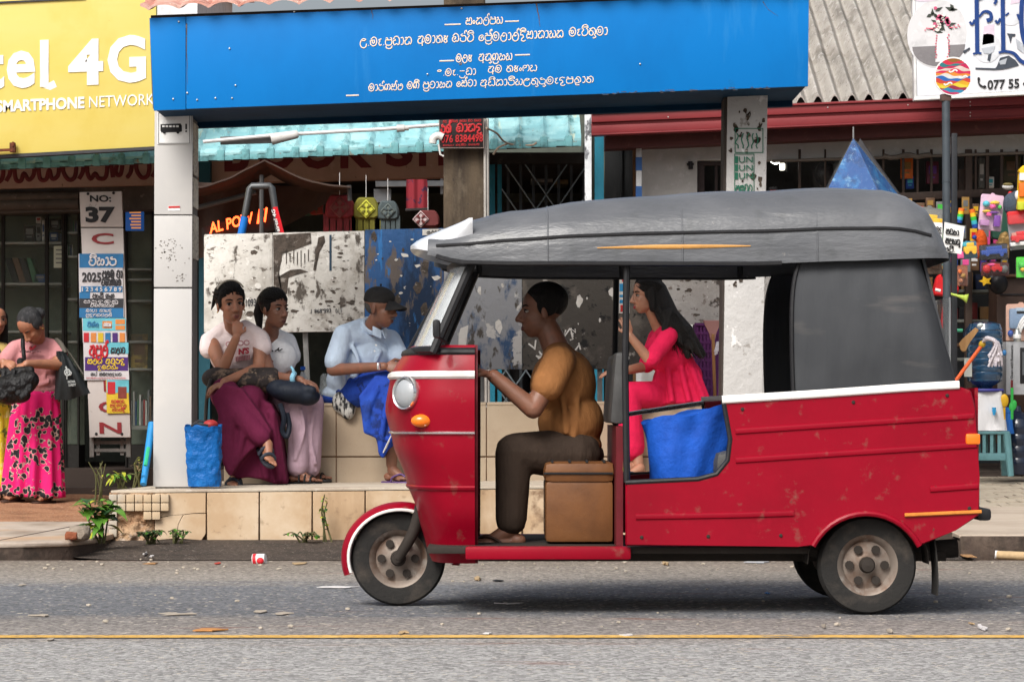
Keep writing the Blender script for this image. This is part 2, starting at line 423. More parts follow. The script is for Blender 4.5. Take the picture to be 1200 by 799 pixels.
m_conc = M('concrete_slab', (.46, .39, .33), .9, layers=[((.22, .17, .13), 2.5, .45, .75, (1, .5, 1)), ((.46, .31, .2), 1.2, .52, .7), ((.12, .09, .07), 30, .66, .75)], bump=(25, .3))
m_kerbd = M('kerb_stained', (.075, .055, .045), .95, layers=[((.16, .12, .09), 4, .5, .75, (1, 1, .4)), ((.03, .024, .02), 9, .5, .7)], bump=(20, .6))
g = MB()                                   # left pavement slab, rounded corner at the apron
poly = [(-30, 16.42), (-3.1, 16.4), (-2.75, 16.45), (-2.52, 16.62), (-2.42, 16.95), (-2.4, 17.5), (-2.4, 19.5), (-30, 19.5)]
g.prism([Vector((x, y, .1)) for x, y in poly], Vector((0, 0, -.03)), 0, .008)
struct(g.build('pavement', m_conc))
g = MB(); g.prism([Vector((x+(.0 if x < -20 else -.012), y+.008, .07)) for x, y in poly], Vector((0, 0, -.10)), 0)
struct(g.build('kerb', m_kerbd))
g = MB()
for x in (-2.95, -5.1, -7.4):               # joints across the slab
    g.quadbox((x, 16.5, .1015), (x+.012, 16.5, .1015), (x+.19, 19.4, .1015), (x+.165, 19.4, .1015), Vector((0, 0, -.004)))
struct(g.build('pavement_joint', m_kerbd))
m_dirt = M('red_dirt', (.40, .20, .11), .97, layers=[((.24, .11, .06), 3, .45, .7), ((.55, .36, .24), 50, .55, .7), ((.2, .13, .09), 24, .62, .72)], bump=(35, 1, (1, 1, 1), .03))
def dirt(u, v):
    x = -30+32.2*u; y = 19.4+4.7*v
    return (x, y, .085+.09*v+.02*noise.noise((x*2, y*2, 0))+.008*noise.noise((x*11, y*11, 0)))
g = MB(); g.grid(dirt, 420, 60); struct(g.build('dirt_ground', m_dirt, loc=(0, 20, 0)))

m_brick = M('pavers', (.42, .36, .28), .9, layers=[((.25, .2, .15), 3, .5, .75), ((.16, .12, .1), 60, .62, .72)], bump=(40, .3))
g = MB()                                    # block paving on the right, each paver modelled, rising to the shop
bw, bl = .2, .2
for j in range(17):
    for i in range(44):
        x0 = 2.42+i*bw+(.1 if j % 2 else 0); y0 = 19.2+j*.225
        if x0 > 10: continue
        zz = lambda y: .14+(y-16.6)*.028
        dz = R.uniform(-.004, .004); gp = .007
        g.quadbox((x0+gp, y0+gp, zz(y0)+dz), (x0+bw-gp, y0+gp, zz(y0)+dz), (x0+bw-gp, y0+.225-gp, zz(y0+.225)+dz), (x0+gp, y0+.225-gp, zz(y0+.225)+dz), Vector((0, 0, -.03)))
struct(g.build('paving_blocks', m_brick))
g = MB(); g.prism([Vector((2.3, 16.9, .135)), Vector((30, 16.9, .135)), Vector((30, 30, .50)), Vector((2.3, 30, .50))], Vector((0, 0, -.12)))
struct(g.build('paving_bed', m_kerbd))
m_conc2 = M('concrete_band', (.44, .37, .30), .9, layers=[((.28, .22, .17), 2.5, .45, .75, (.5, 1, 1)), ((.12, .09, .07), 30, .66, .75)], bump=(25, .3))
g = MB(); g.prism([Vector((2.55, 16.62, .135)), Vector((30, 16.62, .135)), Vector((30, 19.2, .212)), Vector((2.55, 19.2, .212))], Vector((0, 0, -.04)), 0, .006)
struct(g.build('pavement', m_conc2))
g = MB(); g.bb(2.55, 3.02, 16.6, 16.9, -.02, .128, 0, .012); g.bb(3.05, 30, 16.62, 16.9, -.02, .118, 0, .02); struct(g.build('kerb', m_kerbd))

# ------------------------------------------------------------------ bus shelter
SL = .0107
PYF, PYB = 17.62, 19.75
XL, XR = xat(130, PYF), 2.25
def ptop(x): return .36+SL*(x-XL)*1.0       # platform top height
sh = thing('bus_shelter', 'roadside bus shelter with long blue lettered fascia, two white pillars and tan tiled bench', 'bus shelter', (-.2, 18.5, .05))
m_tile = M('tan_tile', (.47, .33, .205), .42, layers=[((.58, .46, .33), 3, .45, .7), ((.30, .19, .105), 2.6, .50, .72, (1, 1, .35)), ((.22, .14, .085), 7, .60, .72), ((.75, .7, .6), 20, .72, .74), ((.2, .13, .08), 18, .70, .76)], bump=(30, .08))
m_tile2 = M('beige_tile', (.36, .28, .20), .4, layers=[((.42, .34, .25), 2, .4, .7), ((.24, .18, .13), 120, .62, .7), ((.28, .2, .14), 1.5, .55, .75)], bump=(60, .05))
m_grout = M('grout', (.2, .11, .06), .95, layers=[((.1, .06, .04), 8, .4, .7)], bump=(30, .4))
m_ptop = M('platform_screed', (.47, .41, .33), .75, layers=[((.33, .26, .2), 2.5, .45, .7), ((.2, .15, .12), 30, .66, .74), ((.6, .55, .48), 12, .6, .75)], bump=(30, .2))
m_rubble = M('broken_mortar', (.42, .28, .17), .97, layers=[((.28, .15, .08), 5, .42, .65), ((.56, .46, .37), 9, .55, .68), ((.1, .06, .04), 22, .63, .7)], bump=(14, 1, (1, 1, 1), .06))
m_white = M('white_pillar_tile', (.50, .49, .48), .35, layers=[((.6, .58, .55), 1.5, .45, .75), ((.3, .27, .25), 26, .71, .76), ((.5, .46, .4), 5, .62, .8, (1, 1, .3))], bump=(20, .04))
m_gcon = M('old_render', (.16, .155, .15), .9, layers=[((.08, .078, .075), 3, .45, .7, (1, 1, .3)), ((.27, .26, .25), 14, .58, .75)], bump=(25, .35))
g = MB()
g.bb(XL+.02, XR, PYF+.03, PYB, .0, .33); g.build('platform', m_grout, sh)
g = MB()
g.quadbox((XL, PYF-.012, ptop(XL)-.016), (XR, PYF-.012, ptop(XR)-.016), (XR, PYB, ptop(XR)-.016), (XL+.25, PYB, ptop(XL)-.016), Vector((0, 0, .016)), 0, .004)
# ragged lip
g.build('platform_top', m_ptop, sh)
# broken corner: patch of small mosaic tiles over crumbling mortar
g = MB()
x0, x1 = xat(128, PYF), xat(181, PYF)
def rub(u, v):
    x = x0+(x1-x0)*u; z = .03+(.315-.0)*v
    d = .05*noise.noise((x*7, z*7, 1))+.03*noise.noise((x*23, z*23, 2))
    e = min(u, 1-u, 1)*6
    return (x, PYF+.0-min(1, e)*(.02+d), z)
g.grid(rub, 40, 40, 0, (0, .1, 0)); g.build('broken_corner', m_rubble, sh)
g = MB()
cell = .052
for i in range(7):
    for j in range(5):
        a = x0+.005+i*cell; b = ptop(x0)-.018-(j+1)*cell
        keep = (j < 2 or (i > 3 and j < 3) or (i == 0 and j < 5) or (i in (4, 5) and j == 2))
        if i == 6 and j > 1: keep = False
        if keep: g.bb(a, a+cell-.005, PYF-.05+R.uniform(-.004, .004), PYF+.01, b, b+cell-.005, 0, .003)
m_mos = M('mosaic_tile', (.40, .36, .30), .5, layers=[((.5, .38, .25), 3, .45, .6), ((.25, .2, .16), 18, .6, .72)])
g.build('mosaic', m_mos, sh)
# big face tiles with a crack line or two
g = MB(); edges = [181, 242, 304, 366, 428, 489, 550, 612, 674, 735, 797, 858, 920, 980]
for a, b in zip(edges[:-1], edges[1:]):
    xa, xb = xat(a, PYF)+.004, xat(b, PYF)-.004
    cuts = []
    if a in (181, 242): cuts = [(.46, .55)]
    zt = lambda x: ptop(x)-.02
    if a == 181:
        m1 = .215
        crk = [(xa, .19), (xa+.1, .212), (xa+.17, .214), (xa+.23, .222), (xb, .222)]
        g.prism([Vector((xa, PYF-.01, zt(xa))), Vector((xb, PYF-.01, zt(xb)))]+[Vector((x, PYF-.01, z+.0022)) for x, z in reversed(crk)], .03, 0, .002)
        c2 = [(xa+.17, .212), (xa+.14, .16), (xa+.13, .07)]
        g.prism([Vector((xa, PYF-.011, crk[0][1]-.0022))]+[Vector((x, PYF-.011, z-.0022)) for x, z in crk[1:3]]+[Vector((x-.002, PYF-.011, z)) for x, z in c2[1:]]+[Vector((xa, PYF-.011, .06))], .03, 0, .002)
        g.prism([Vector((x+.002, PYF-.009, z)) for x, z in c2[::-1]]+[Vector((x, PYF-.009, z-.0022)) for x, z in crk[3:]]+[Vector((xb, PYF-.009, .10)), Vector((xb-.025, PYF-.009, .06))], .03, 0, .002)
    else:
        dy = R.uniform(-.003, .003)
        g.prism([Vector((xa, PYF-.01+dy, zt(xa))), Vector((xa, PYF-.01+dy, .06)), Vector((xb, PYF-.01+dy, .06)), Vector((xb, PYF-.01+dy, zt(xb)))], .03, 0, .003)
g.build('face_tiles', m_tile, sh)
# bench
BY0, BY1 = 19.05, 19.55
bx0, bx1 = xat(262, BY0), xat(930, BY0)
def btop(x): return .885+SL*(x-bx0)*.6
g = MB(); g.bb(bx0+.01, bx1-.01, BY0+.012, BY1, .3, .86)
bench = g.build('bench', m_grout, sh)
g = MB()
ex = [262, 330, 394, 482, 570, 658, 746, 834, 930]
for a, b in zip(ex[:-1], ex[1:]):
    xa, xb = xat(a, BY0)+.003, xat(b, BY0)-.003
    for za, zb in ((.3, .535), (.54, None)):
        dy = R.uniform(-.002, .002)
        t0 = zb if zb else btop(xa)-.004; t1 = zb if zb else btop(xb)-.004
        g.prism([Vector((xa, BY0+dy, t0)), Vector((xa, BY0+dy, za+.004)), Vector((xb, BY0+dy, za+.004)), Vector((xb, BY0+dy, t1))], .03, 0, .002)
    g.quadbox((xa, BY0-.006, btop(xa)), (xb, BY0-.006, btop(xb)), (xb, BY1, btop(xb)), (xa, BY1, btop(xa)), Vector((0, 0, -.02)), 0, .003)
g.build('bench_tiles', m_tile2, bench)

# pillars
m_lip = M('old_render_2', (.30, .29, .28), .9, layers=[((.12, .115, .11), 3, .4, .7, (1, 1, .3)), ((.4, .39, .38), 20, .55, .7)], bump=(25, .35))
PY = 17.95
g = MB()
xa, xb = xat(180, PY), xat(225, PY)
g.bb(xa+.01, xb-.01, PY+.012, PY+.4, .34, 2.95); pil = g.build('pillar', m_gcon, sh)
g = MB()
for y0, y1 in ((571, 339), (337, 253.5), (252, 120)):
    g.quadbox(at(179.4+.004*(571-y0), y0, PY), at(224+.004*(571-y0), y0, PY), at(224+.004*(571-y1), y1, PY), at(179.4+.004*(571-y1), y1, PY), .02, 0, .003)
g.build('cladding', m_white, pil)
m_rp = M('peeling_white', (.48, .47, .46), .7, layers=[((.5, .49, .48), 3, .45, .7), ((.3, .28, .26), 12, .64, .68), ((.07, .06, .05), 15, .70, .73), ((.7, .69, .68), 9, .63, .66)], bump=(14, .5))
g = MB(); P2 = 17.98
g.quadbox(at(846, 556, P2), at(892.5, 556, P2), at(900, 90, P2), at(853, 90, P2), .3, 0, .008)
pil2 = g.build('pillar', m_rp, sh)
g = MB(); g.quadbox(at(845, 470, P2+.02), at(848, 470, P2+.02), at(853, 95, P2+.02), at(849, 95, P2+.02), .25)
g.build('edge_board', simple('dark_timber', (.045, .035, .03), .8), pil2)
m_bark = M('torn_paper_dark', (.10, .075, .055), .95, layers=[((.04, .03, .025), 12, .4, .6), ((.45, .42, .38), 25, .56, .62)], bump=(30, .8))
g = MB()                                   # remains of torn posters on the right pillar
for _ in range(46):
    px_, py_ = R.uniform(853, 897), R.choice([R.uniform(128, 165), R.uniform(150, 238), R.uniform(310, 335), R.uniform(200, 300)])
    k = R.randint(5, 8); rr = R.uniform(1.2, 4.5)
    g.prism([at(px_+rr*R.uniform(.4, 1.1)*math.cos(2*math.pi*i/k), py_+rr*R.uniform(.5, 1.6)*math.sin(2*math.pi*i/k), P2-.004) for i in range(k)], .005)
g.build('torn_paper', m_bark, pil2)
g = MB(); m_green = simple('faded_green_print', (.03, .16, .10), .8)
YP = P2-.006
def frame(mb, x0, y0, x1, y1, w, Y):
    mb.px(x0, y0, x1, y0+w, Y, .003); mb.px(x0, y1-w, x1, y1, Y, .003); mb.px(x0, y0+w, x0+w, y1-w, Y, .003); mb.px(x1-w, y0+w, x1, y1-w, Y, .003)
frame(g, 861, 151, 894.5, 180, .9, YP); frame(g, 860.5, 181, 884, 231, .8, YP)
for j, y in enumerate((184, 193.5, 203)):
    g.px(861.5, y, 865, y+8, YP, .003); g.pxtext('UN', 866, y+.5, 882, y+7.5, YP)
for sx in range(5):
    g.tube([at(864+sx*6+R.uniform(-1, 1)+1.5*math.sin(k*1.7+sx), 157+k*3.6, YP) for k in range(6)], .004, 5, flat=((0, -1, 0), .3))
g.sinhala('sgdv', 862, 218, 882, 226, YP, .16)
g.build('old_print', m_green, pil2)

# bus pictogram plate on the left pillar
m_sheet = simple('white_sheet', (.78, .78, .77), .4, bump=(20, .03)); m_ink = simple('black_ink', (.012, .012, .014), .6)
g = MB(); Ypl = PY-.006; g.px(184.5, 132, 223.5, 170, Ypl, .006, 0, 0, .002)
pl = g.build('bus_plate', m_sheet, pil)
g = MB(); frame(g, 185.6, 133, 222.4, 169.2, .55, Ypl-.002)
Y9 = Ypl-.003
g.prism([at(x, y, Y9) for x, y in [(188, 146.5), (211.5, 145.6), (213, 148), (213.2, 155), (211, 155.6), (189, 156), (188, 154)]], .003)
g.lathe([(0, 0), (.009, 0), (.009, .003), (0, .003)], at(192.5, 156, Y9), (0, -1, 0), 14)
g.lathe([(0, 0), (.009, 0), (.009, .003), (0, .003)], at(208.5, 156, Y9), (0, -1, 0), 14)
g.px(217.2, 146, 219, 152.5, Y9, .003); g.px(217.2, 153.8, 219, 155.8, Y9, .003)
g.build('bus_pictogram', m_ink, pl)
g = MB()
for i in range(5): g.px(190+i*4.1, 147.8, 193+i*4.1, 150, Y9-.002, .002)
g.build('bus_windows', m_sheet, pl)
# little red and white label, paper notices on the inner side, scribbles
g = MB(); g.px(197, 242.5, 211, 248, PY-.003, .003, 0, .03)
lb = g.build('sticker', m_sheet, pil); g = MB(); g.px(197.3, 242.5, 210.8, 244.8, PY-.005, .002, 0, .03); g.build('red_strip', simple('red_print', (.5, .03, .03), .5), lb)
g = MB()
for k in range(70):
    px_, py_ = R.gauss(196, 6.5), R.gauss(290, 9)
    if k > 52: px_, py_ = R.gauss(211, 4), R.gauss(325, 3)
    g.px(px_, py_, px_+R.uniform(.5, 1.8), py_+R.uniform(.4, 1.3), PY-.003, .003)
g.build('scribble', simple('old_scribble', (.2, .18, .16), .9), pil)
g = MB()
for z0, z1, t in ((2.30, 2.62, .003), (1.78, 2.05, .004), (2.10, 2.28, .003)):
    g.bb(xb-.004, xb-.004+t+.004, PY+.06, PY+.34, z0, z1)
g.build('paper_notice', M('notice_paper', (.5, .47, .4), .9, layers=[((.3, .28, .25), 20, .5, .6, (1, 1, 3)), ((.7, .68, .6), 4, .5, .7)]), pil)

# fascia: front sheet, soffit, back beam
m_blue = M('blue_enamel_sheet', (.003, .165, .50), .45, layers=[((.003, .135, .42), 1.2, .45, .7, (1, 1, .6)), ((.03, .22, .54), 5, .6, .85, (1, 1, .15)), ((.015, .10, .32), 40, .72, .78), ((.01, .13, .35), 3, .68, .76)], bump=(3, .03), spec=.12)
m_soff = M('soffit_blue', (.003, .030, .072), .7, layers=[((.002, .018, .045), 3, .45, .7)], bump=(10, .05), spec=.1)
FY = 17.5
FSL = .0365
def fq(x, y): return at(x, y-(x-180)*FSL, FY)     # photo point on the fascia, y measured at its left end
g = MB()
def fas_top(px_): return 23 if px_ < 600 else 23
g.quadbox(fq(180, 130.5), fq(217.6, 130.5), fq(217.6, 22), fq(175, 22), .02, 0, .003)
g.quadbox(fq(218.2, 130), fq(947, 130), fq(948, 21.5), fq(218.2, 22), .02, 0, .003)
fas = g.build('fascia', m_blue, sh)
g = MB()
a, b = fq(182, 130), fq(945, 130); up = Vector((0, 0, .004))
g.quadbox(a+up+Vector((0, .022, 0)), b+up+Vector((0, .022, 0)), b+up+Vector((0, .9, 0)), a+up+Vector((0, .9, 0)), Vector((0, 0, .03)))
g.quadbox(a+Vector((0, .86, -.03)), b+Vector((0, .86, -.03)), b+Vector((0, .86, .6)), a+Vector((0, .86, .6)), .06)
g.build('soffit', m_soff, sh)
g = MB()                                     # end panels seen edge-on, grey folded sheet left end
g.quadbox(fq(175, 22)+Vector((-.002, .022, 0)), fq(166, 100)+Vector((0, .5, 0)), fq(168.5, 108)+Vector((0, .45, 0)), fq(179, 128)+Vector((-.002, .022, 0)), Vector((.006, 0, 0)))
g.build('end_sheet', simple('weathered_zinc', (.10, .085, .07), .7), sh)
g = MB()
for x, y in [(209.5, 26.5), (269, 58), (276, 101), (203, 117), (252.5, 116), (345, 15), (541, 11), (501, 88), (750, 76), (219.5, 110), (231, 118), (272, 116)]:
    yy = y if x < 300 else y+(x-180)*FSL
    p = fq(x, y+(x-180)*FSL); g.lathe([(0, .0), (.006, .001), (.0045, .006), (0, .008)], p+Vector((0, -.001, 0)), (0, -1, 0), 8)
g.build('rivets', simple('zinc_rivet', (.6, .58, .55), .4, metal=.5), fas)
m_let = M('cream_letters', (.80, .66, .52), .6, layers=[((.5, .5, .5), 12, .55, .75)])
g = MB()
def fsin(code, x0, yb0, x1, hgt, w=.14, keep=1.0):
    """yb0: photo baseline height at x0"""
    g.sinhala(code, x0, yb0-hgt, x1, yb0, FY-.001, w, 0, FSL*.92, keep)
fsin('sNklxpy', 546, 30, 590, 8)
fsin('U.me.pRdan', 422, 55, 483.5, 8.6)
fsin('AmatY', 489.5, 52, 526, 8.6)
fsin('brxTi', 530, 50.2, 556, 8.6)
fsin('EpRxmlalx', 561, 49, 609, 8.6)
fsin('Disanayk', 609.5, 46.5, 661, 8.6)
fsin('meTitumA'.replace('A', 'a'), 667, 43.2, 713, 8.6)
fsin('muulY', 534.5, 73.5, 554, 8)
fsin('AnugRhy', 561, 72.4, 601, 8)
fsin('U.me.pRdan', 511, 90, 567, 7, .14, .6)
fsin('AmatYNSy', 572, 86, 630, 7.2, .14, .92)
fsin('marxgsxQ', 432, 107.5, 473, 7.2)
fsin('mgI', 477, 105, 492, 7.2)
fsin('pRvahn', 496, 104.5, 530.5, 7.2)
fsin('Esxva', 535, 102.6, 559, 7.2)
fsin('AdikariyUturumeDpLat', 563, 102, 696.5, 7.2)
for x0_, x1_, y_ in ((521, 540, 30), (592, 608, 26.3), (515, 532, 72.5), (603.5, 621, 65.6), (405.5, 420.5, 113)):
    g.tube([at(x0_, y_, FY-.002), at(x1_, y_-(x1_-x0_)*.03, FY-.002)], .004, 6, 0, flat=((0, -1, 0), .35))
g.build('lettering', m_let, fas)
g = MB()                                      # rust runs and scratches where the paint has gone
for x0_, y0_, x1_, y1_, w_ in ((629, 5, 633, 33, 1.6), (436, 12, 437, 24, 1.1), (218.5, 28, 219.5, 100, 1.2), (894, 3, 900, 12, .8), (900, 12, 912, 20, .6)):
    pts = [at(x0_+(x1_-x0_)*k/6+R.uniform(-.5, .5), y0_+(y1_-y0_)*k/6, FY-.001) for k in range(7)]
    g.tube(pts, [w_*FY/FP*.6, w_*FY/FP*.12], 5, 0, flat=((0, -1, 0), .2))
for _ in range(26):
    x_ = R.uniform(700, 900); y_ = 103-(x_-800)*FSL+R.uniform(-2, 1)+4
    g.px(x_, y_, x_+R.uniform(2, 8), y_+.7, FY-.0015, .002)
g.build('rust_marks', M('rust_streak', (.10, .07, .06), .9, layers=[((.02, .12, .25), 20, .5, .6)]), fas)
# roof of pantiles over the fascia
m_clay = M('pink_clay_tile', (.52, .24, .19), .85, layers=[((.62, .40, .34), 5, .45, .65), ((.22, .12, .09), 9, .58, .7), ((.75, .66, .6), 30, .64, .74)], bump=(40, .4))
g = MB()
ra, rb_ = xat(176, FY), xat(950, FY)
def rooft(u, v):
    x = ra-.05+(rb_-ra+.1)*u; y = 17.42+1.02*v
    row = v*4.4; wv = abs(math.sin((x-ra)*math.pi/.18))
    z0 = zat(20.5, FY)+(x-ra)*FSL
    return (x, y, z0+.04+1.02*v*.27+.035*wv**.7-.02*(row % 1)+.006*noise.noise((x*8, row // 1, 0)))
g.grid(rooft, 330, 36, 0, (0, 0, -.016)); g.build('roof_tiles', m_clay, sh)
g = MB(); g.quadbox(fq(176, 24)+Vector((0, .03, -.02)), fq(948, 24)+Vector((0, .03, -.02)), fq(948, 22)+Vector((0, .03, .02)), fq(176, 22)+Vector((0, .03, .02)), .08)
g.build('eave_batten', simple('dark_batten', (.035, .025, .02), .9), sh)

# ------------------------------------------------------------------ hoarding boards behind the bench
m_hw = M('torn_poster_board', (.66, .64, .60), .8, layers=[((.52, .5, .46), 3, .42, .68), ((.40, .37, .33), 9, .55, .66, (1, 1, 1.4), 9), ((.30, .27, .23), 2.6, .56, .70, (1, 1, .6), 10), ((.10, .085, .072), 6.2, .575, .63, (1.6, 1, .7), 12), ((.14, .12, .10), 22, .575, .635, (.6, 1, 1), 9), ((.72, .7, .66), 13, .64, .66)], bump=(18, .4))
m_hb = M('blue_poster_board', (.025, .09, .24), .6, layers=[((.012, .03, .07), 3, .47, .58, (1.6, 1, .6), 8), ((.12, .10, .09), 7, .55, .6, (1.8, 1, .6), 9), ((.5, .5, .5), 11, .665, .685), ((.03, .16, .42), 5, .58, .62, (2, 1, .5))], bump=(18, .3))
m_hb2 = M('grey_blue_board', (.30, .31, .33), .7, layers=[((.05, .10, .20), 3.2, .5, .56, (1.4, 1, .7), 8), ((.09, .08, .07), 6, .56, .60, (1.5, 1, .6), 9), ((.58, .57, .55), 5, .58, .61, (1, 1, 1), 8)], bump=(18, .4))
m_hg = M('grey_torn_board', (.52, .51, .49), .8, layers=[((.38, .36, .34), 3, .42, .62), ((.07, .058, .05), 4.6, .545, .58, (1, 1, 1), 10), ((.2, .17, .15), 14, .6, .64), ((.66, .64, .62), 10, .63, .66)], bump=(18, .5))
m_hd = M('dark_torn_board', (.075, .068, .06), .8, layers=[((.16, .14, .12), 4, .5, .62), ((.36, .34, .31), 6, .60, .64, (1.4, 1, 1), 9), ((.02, .02, .02), 9, .56, .62)], bump=(18, .5))
m_postm = simple('grey_post', (.22, .22, .215), .7)
HY = 19.95
HSL = .021
def board(name, x0, x1, ytop, ybot, mat, label, legs=(), Y=HY):
    b = MB(); d = (x1-x0)*HSL
    b.quadbox(at(x0, ybot, Y), at(x1, ybot-d*.4, Y), at(x1, ytop-d, Y), at(x0, ytop, Y), .035, 0, .004)
    t = thing('hoarding_board', label, 'hoarding', at((x0+x1)/2, ybot, Y))
    bo = b.build('panel', mat, t)
    for (lx, ly) in legs:
        l = MB(); l.quadbox(at(lx+ly, 566, Y+.05), at(lx+ly+6, 566, Y+.05), at(lx+6, ytop+4, Y+.05), at(lx, ytop+4, Y+.05), .03, 0, .003)
        l.build('leg', m_postm, t)
    return t, bo
t1, b1 = board('h', 239, 319, 275.5, 390, m_hw, 'white hoarding board with torn posters behind the woman in the maroon skirt', [])
t2, b2 = board('h', 319.5, 427, 273.6, 390, m_hw, 'white hoarding board with torn posters and phone digits behind the girl and the capped man', [(349, 14)])
t3, b3 = board('h', 427.5, 520, 270, 432, m_hb, 'blue hoarding board with peeling paint right of the capped man', [(506, 4)])
t4, b4 = board('h', 520.5, 611.5, 268, 434, m_hb2, 'grey and blue hoarding board seen behind the windscreen of the three-wheeler', [(560, 2)])
t5, b5 = board('h', 612, 766, 266, 434, m_hd, 'dark hoarding board seen through the three-wheeler left of the woman in red', [(700, 0)])
t6, b6 = board('h', 766.5, 846, 270, 381, m_hg, 'grey hoarding board with torn paper next to the right pillar', [(790, 0)])
t7, b7 = board('h', 893, 985, 268, 381, m_hg, 'grey hoarding board standing right of the right pillar', [(930, 0)])
g = MB(); g.pxtext('1 868 993', 364.5, 363, 388, 368, HY-.001, 0, .01, .04, .003); g.pxtext('011', 393, 362.5, 400, 367.5, HY-.001, 0, 0, .04, .003)
g.build('printed_number', simple('print_grey', (.06, .06, .065), .8), b2)
g = MB(); g.pxtext('1093', 288, 351, 300, 360, HY-.001, 0, .02, .04, .003)
g.build('printed_number', simple('print_grey', (.06, .06, .065), .8), b1)
def scraps(parent, x0, x1, y0, y1, n, mat, name, seed, elong=1.0, big=8):
    r = random.Random(seed); b = MB()
    for _ in range(n):
        cx, cy = r.uniform(x0, x1), r.uniform(y0, y1); k = r.randint(6, 11); s = r.uniform(1, big)*r.random()+.6
        ph = r.random()*6
        b.prism([at(cx+s*r.uniform(.5, 1.2)*math.cos(ph+2*math.pi*i/k), cy+elong*s*r.uniform(.5, 1.2)*math.sin(ph+2*math.pi*i/k), HY-.002-r.random()*.0008) for i in range(k)], .004)
    b.build(name, mat, parent)
m_scr_d = M('torn_backing', (.10, .08, .066), .95, layers=[((.06, .05, .042), 14, .45, .6), ((.3, .27, .24), 22, .58, .66)], bump=(30, .7))
m_scr_l = M('paper_scrap', (.70, .68, .64), .85, layers=[((.5, .47, .43), 14, .5, .7)], bump=(30, .3))
scraps(b1, 243, 316, 279, 386, 12, m_scr_d, 'torn_patch', 3, .8, 10)
scraps(b1, 243, 316, 279, 386, 14, m_scr_l, 'paper_scrap', 4, .8, 7)
g = MB()                                       # big bare patch and vertical streaks on the second board
Yq = HY-.003
g.prism([at(x, y, Yq) for x, y in [(320, 276), (341, 275), (364, 273.5), (365, 286), (352, 291), (338, 296), (331, 298), (327, 320), (331, 345), (326, 352), (320.5, 352)]], .004)
g.prism([at(x, y, Yq) for x, y in [(326, 325), (340, 317), (352, 316), (361, 319), (350, 322), (338, 326), (336, 345), (330, 346)]], .004)
g.prism([at(x, y, Yq) for x, y in [(373, 279), (380, 277), (381, 284), (374, 297), (370, 318), (367, 317), (370, 298)]], .004)
for i in range(7):
    x_ = 335+i*4.3; g.px(x_, 292+R.uniform(0, 6), x_+.9, 312+R.uniform(-8, 6), Yq-.001, .004)
g.build('torn_patch', m_scr_d, b2)
scraps(b2, 385, 426, 285, 380, 26, m_scr_d, 'torn_patch', 5, .4, 6)
scraps(b2, 330, 426, 330, 386, 30, m_scr_d, 'torn_patch', 6, .6, 5)
g = MB(); g.px(386, 276, 388.5, 318, Yq, .004); g.build('blue_strip', simple('dark_blue_strip', (.03, .06, .1), .7), b2)
scraps(b3, 429, 516, 272, 350, 12, m_scr_l, 'paper_scrap', 7, .6, 6)
scraps(b3, 429, 516, 272, 380, 14, m_scr_d, 'torn_patch', 8, 1.6, 9)
scraps(b4, 523, 608, 290, 425, 9, m_scr_l, 'paper_scrap', 9, 2.2, 12)
g = MB(); g.px(495, 269.5, 543, 276.5, HY-.004, .004, 0, HSL); ps = g.build('printed_strip', m_scr_l, b3)
g = MB(); g.sinhala('EpRmlala', 500, 271, 540, 275, HY-.006, .2, 0, HSL); g.build('print', simple('print_grey', (.06, .06, .065), .8), ps)
scraps(b5, 645, 720, 320, 390, 9, m_scr_l, 'paper_scrap', 10, 1.6, 8)
scraps(b6, 768, 845, 272, 378, 26, m_scr_d, 'torn_patch', 12, .6, 10)
g = MB()                                       # chalky scrawl on the dark board
r_ = random.Random(5)
for _ in range(14):
    cx, cy = r_.uniform(622, 680), r_.uniform(385, 424)
    g.tube([at(cx+r_.uniform(-6, 6), cy+r_.uniform(-7, 7), HY-.003) for k in range(4)], .006, 5, 0, flat=((0, -1, 0), .3))
g.build('scrawl', m_scr_l, b5)
# narrow poster beside the woman in red
g = MB(); g.px(724.5, 318, 738, 368, HY-.006, .004); po = g.build('narrow_poster', m_scr_l, b5)
g = MB(); g.px(726, 333, 737, 342, HY-.008, .003); g.px(726, 346, 737, 349, HY-.008, .003); g.px(726, 352, 737, 356, HY-.008, .003); g.build('poster_print', simple('cyan_print', (.03, .25, .5), .6), po)
g = MB(); g.px(728, 321, 736, 325, HY-.008, .003); g.px(729, 328, 736, 331, HY-.008, .003); g.px(727, 358, 737, 366, HY-.008, .003); g.build('poster_red_print', simple('red_print', (.5, .03, .03), .5), po)

# ------------------------------------------------------------------ bookshop on the left
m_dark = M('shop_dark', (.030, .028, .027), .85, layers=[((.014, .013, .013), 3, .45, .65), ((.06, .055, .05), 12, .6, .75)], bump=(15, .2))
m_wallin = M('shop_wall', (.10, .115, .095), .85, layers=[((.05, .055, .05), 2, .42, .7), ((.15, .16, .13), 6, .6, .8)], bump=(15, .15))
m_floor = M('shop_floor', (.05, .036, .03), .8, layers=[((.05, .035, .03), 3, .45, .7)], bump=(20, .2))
m_turq = M('turquoise_tile', (.20, .42, .46), .6, layers=[((.32, .55, .57), 4, .45, .62), ((.06, .17, .18), 7, .56, .68, (1, .4, 1)), ((.26, .13, .07), 14, .66, .70), ((.5, .55, .4), 3, .6, .72, (3, .4, .4))], bump=(30, .2))
m_turqd = M('turquoise_eave', (.15, .37, .40), .7, layers=[((.06, .15, .16), 9, .48, .66), ((.2, .15, .1), 12, .62, .68)], bump=(30, .3))
m_beam = M('beam_paint', (.40, .27, .22), .8, layers=[((.28, .19, .15), 2, .45, .7, (1, 1, .4)), ((.12, .08, .06), 14, .64, .7), ((.46, .35, .3), 7, .6, .75)], bump=(20, .15))
m_redlet = M('maroon_paint', (.13, .018, .02), .7, layers=[((.08, .012, .014), 8, .45, .7)])
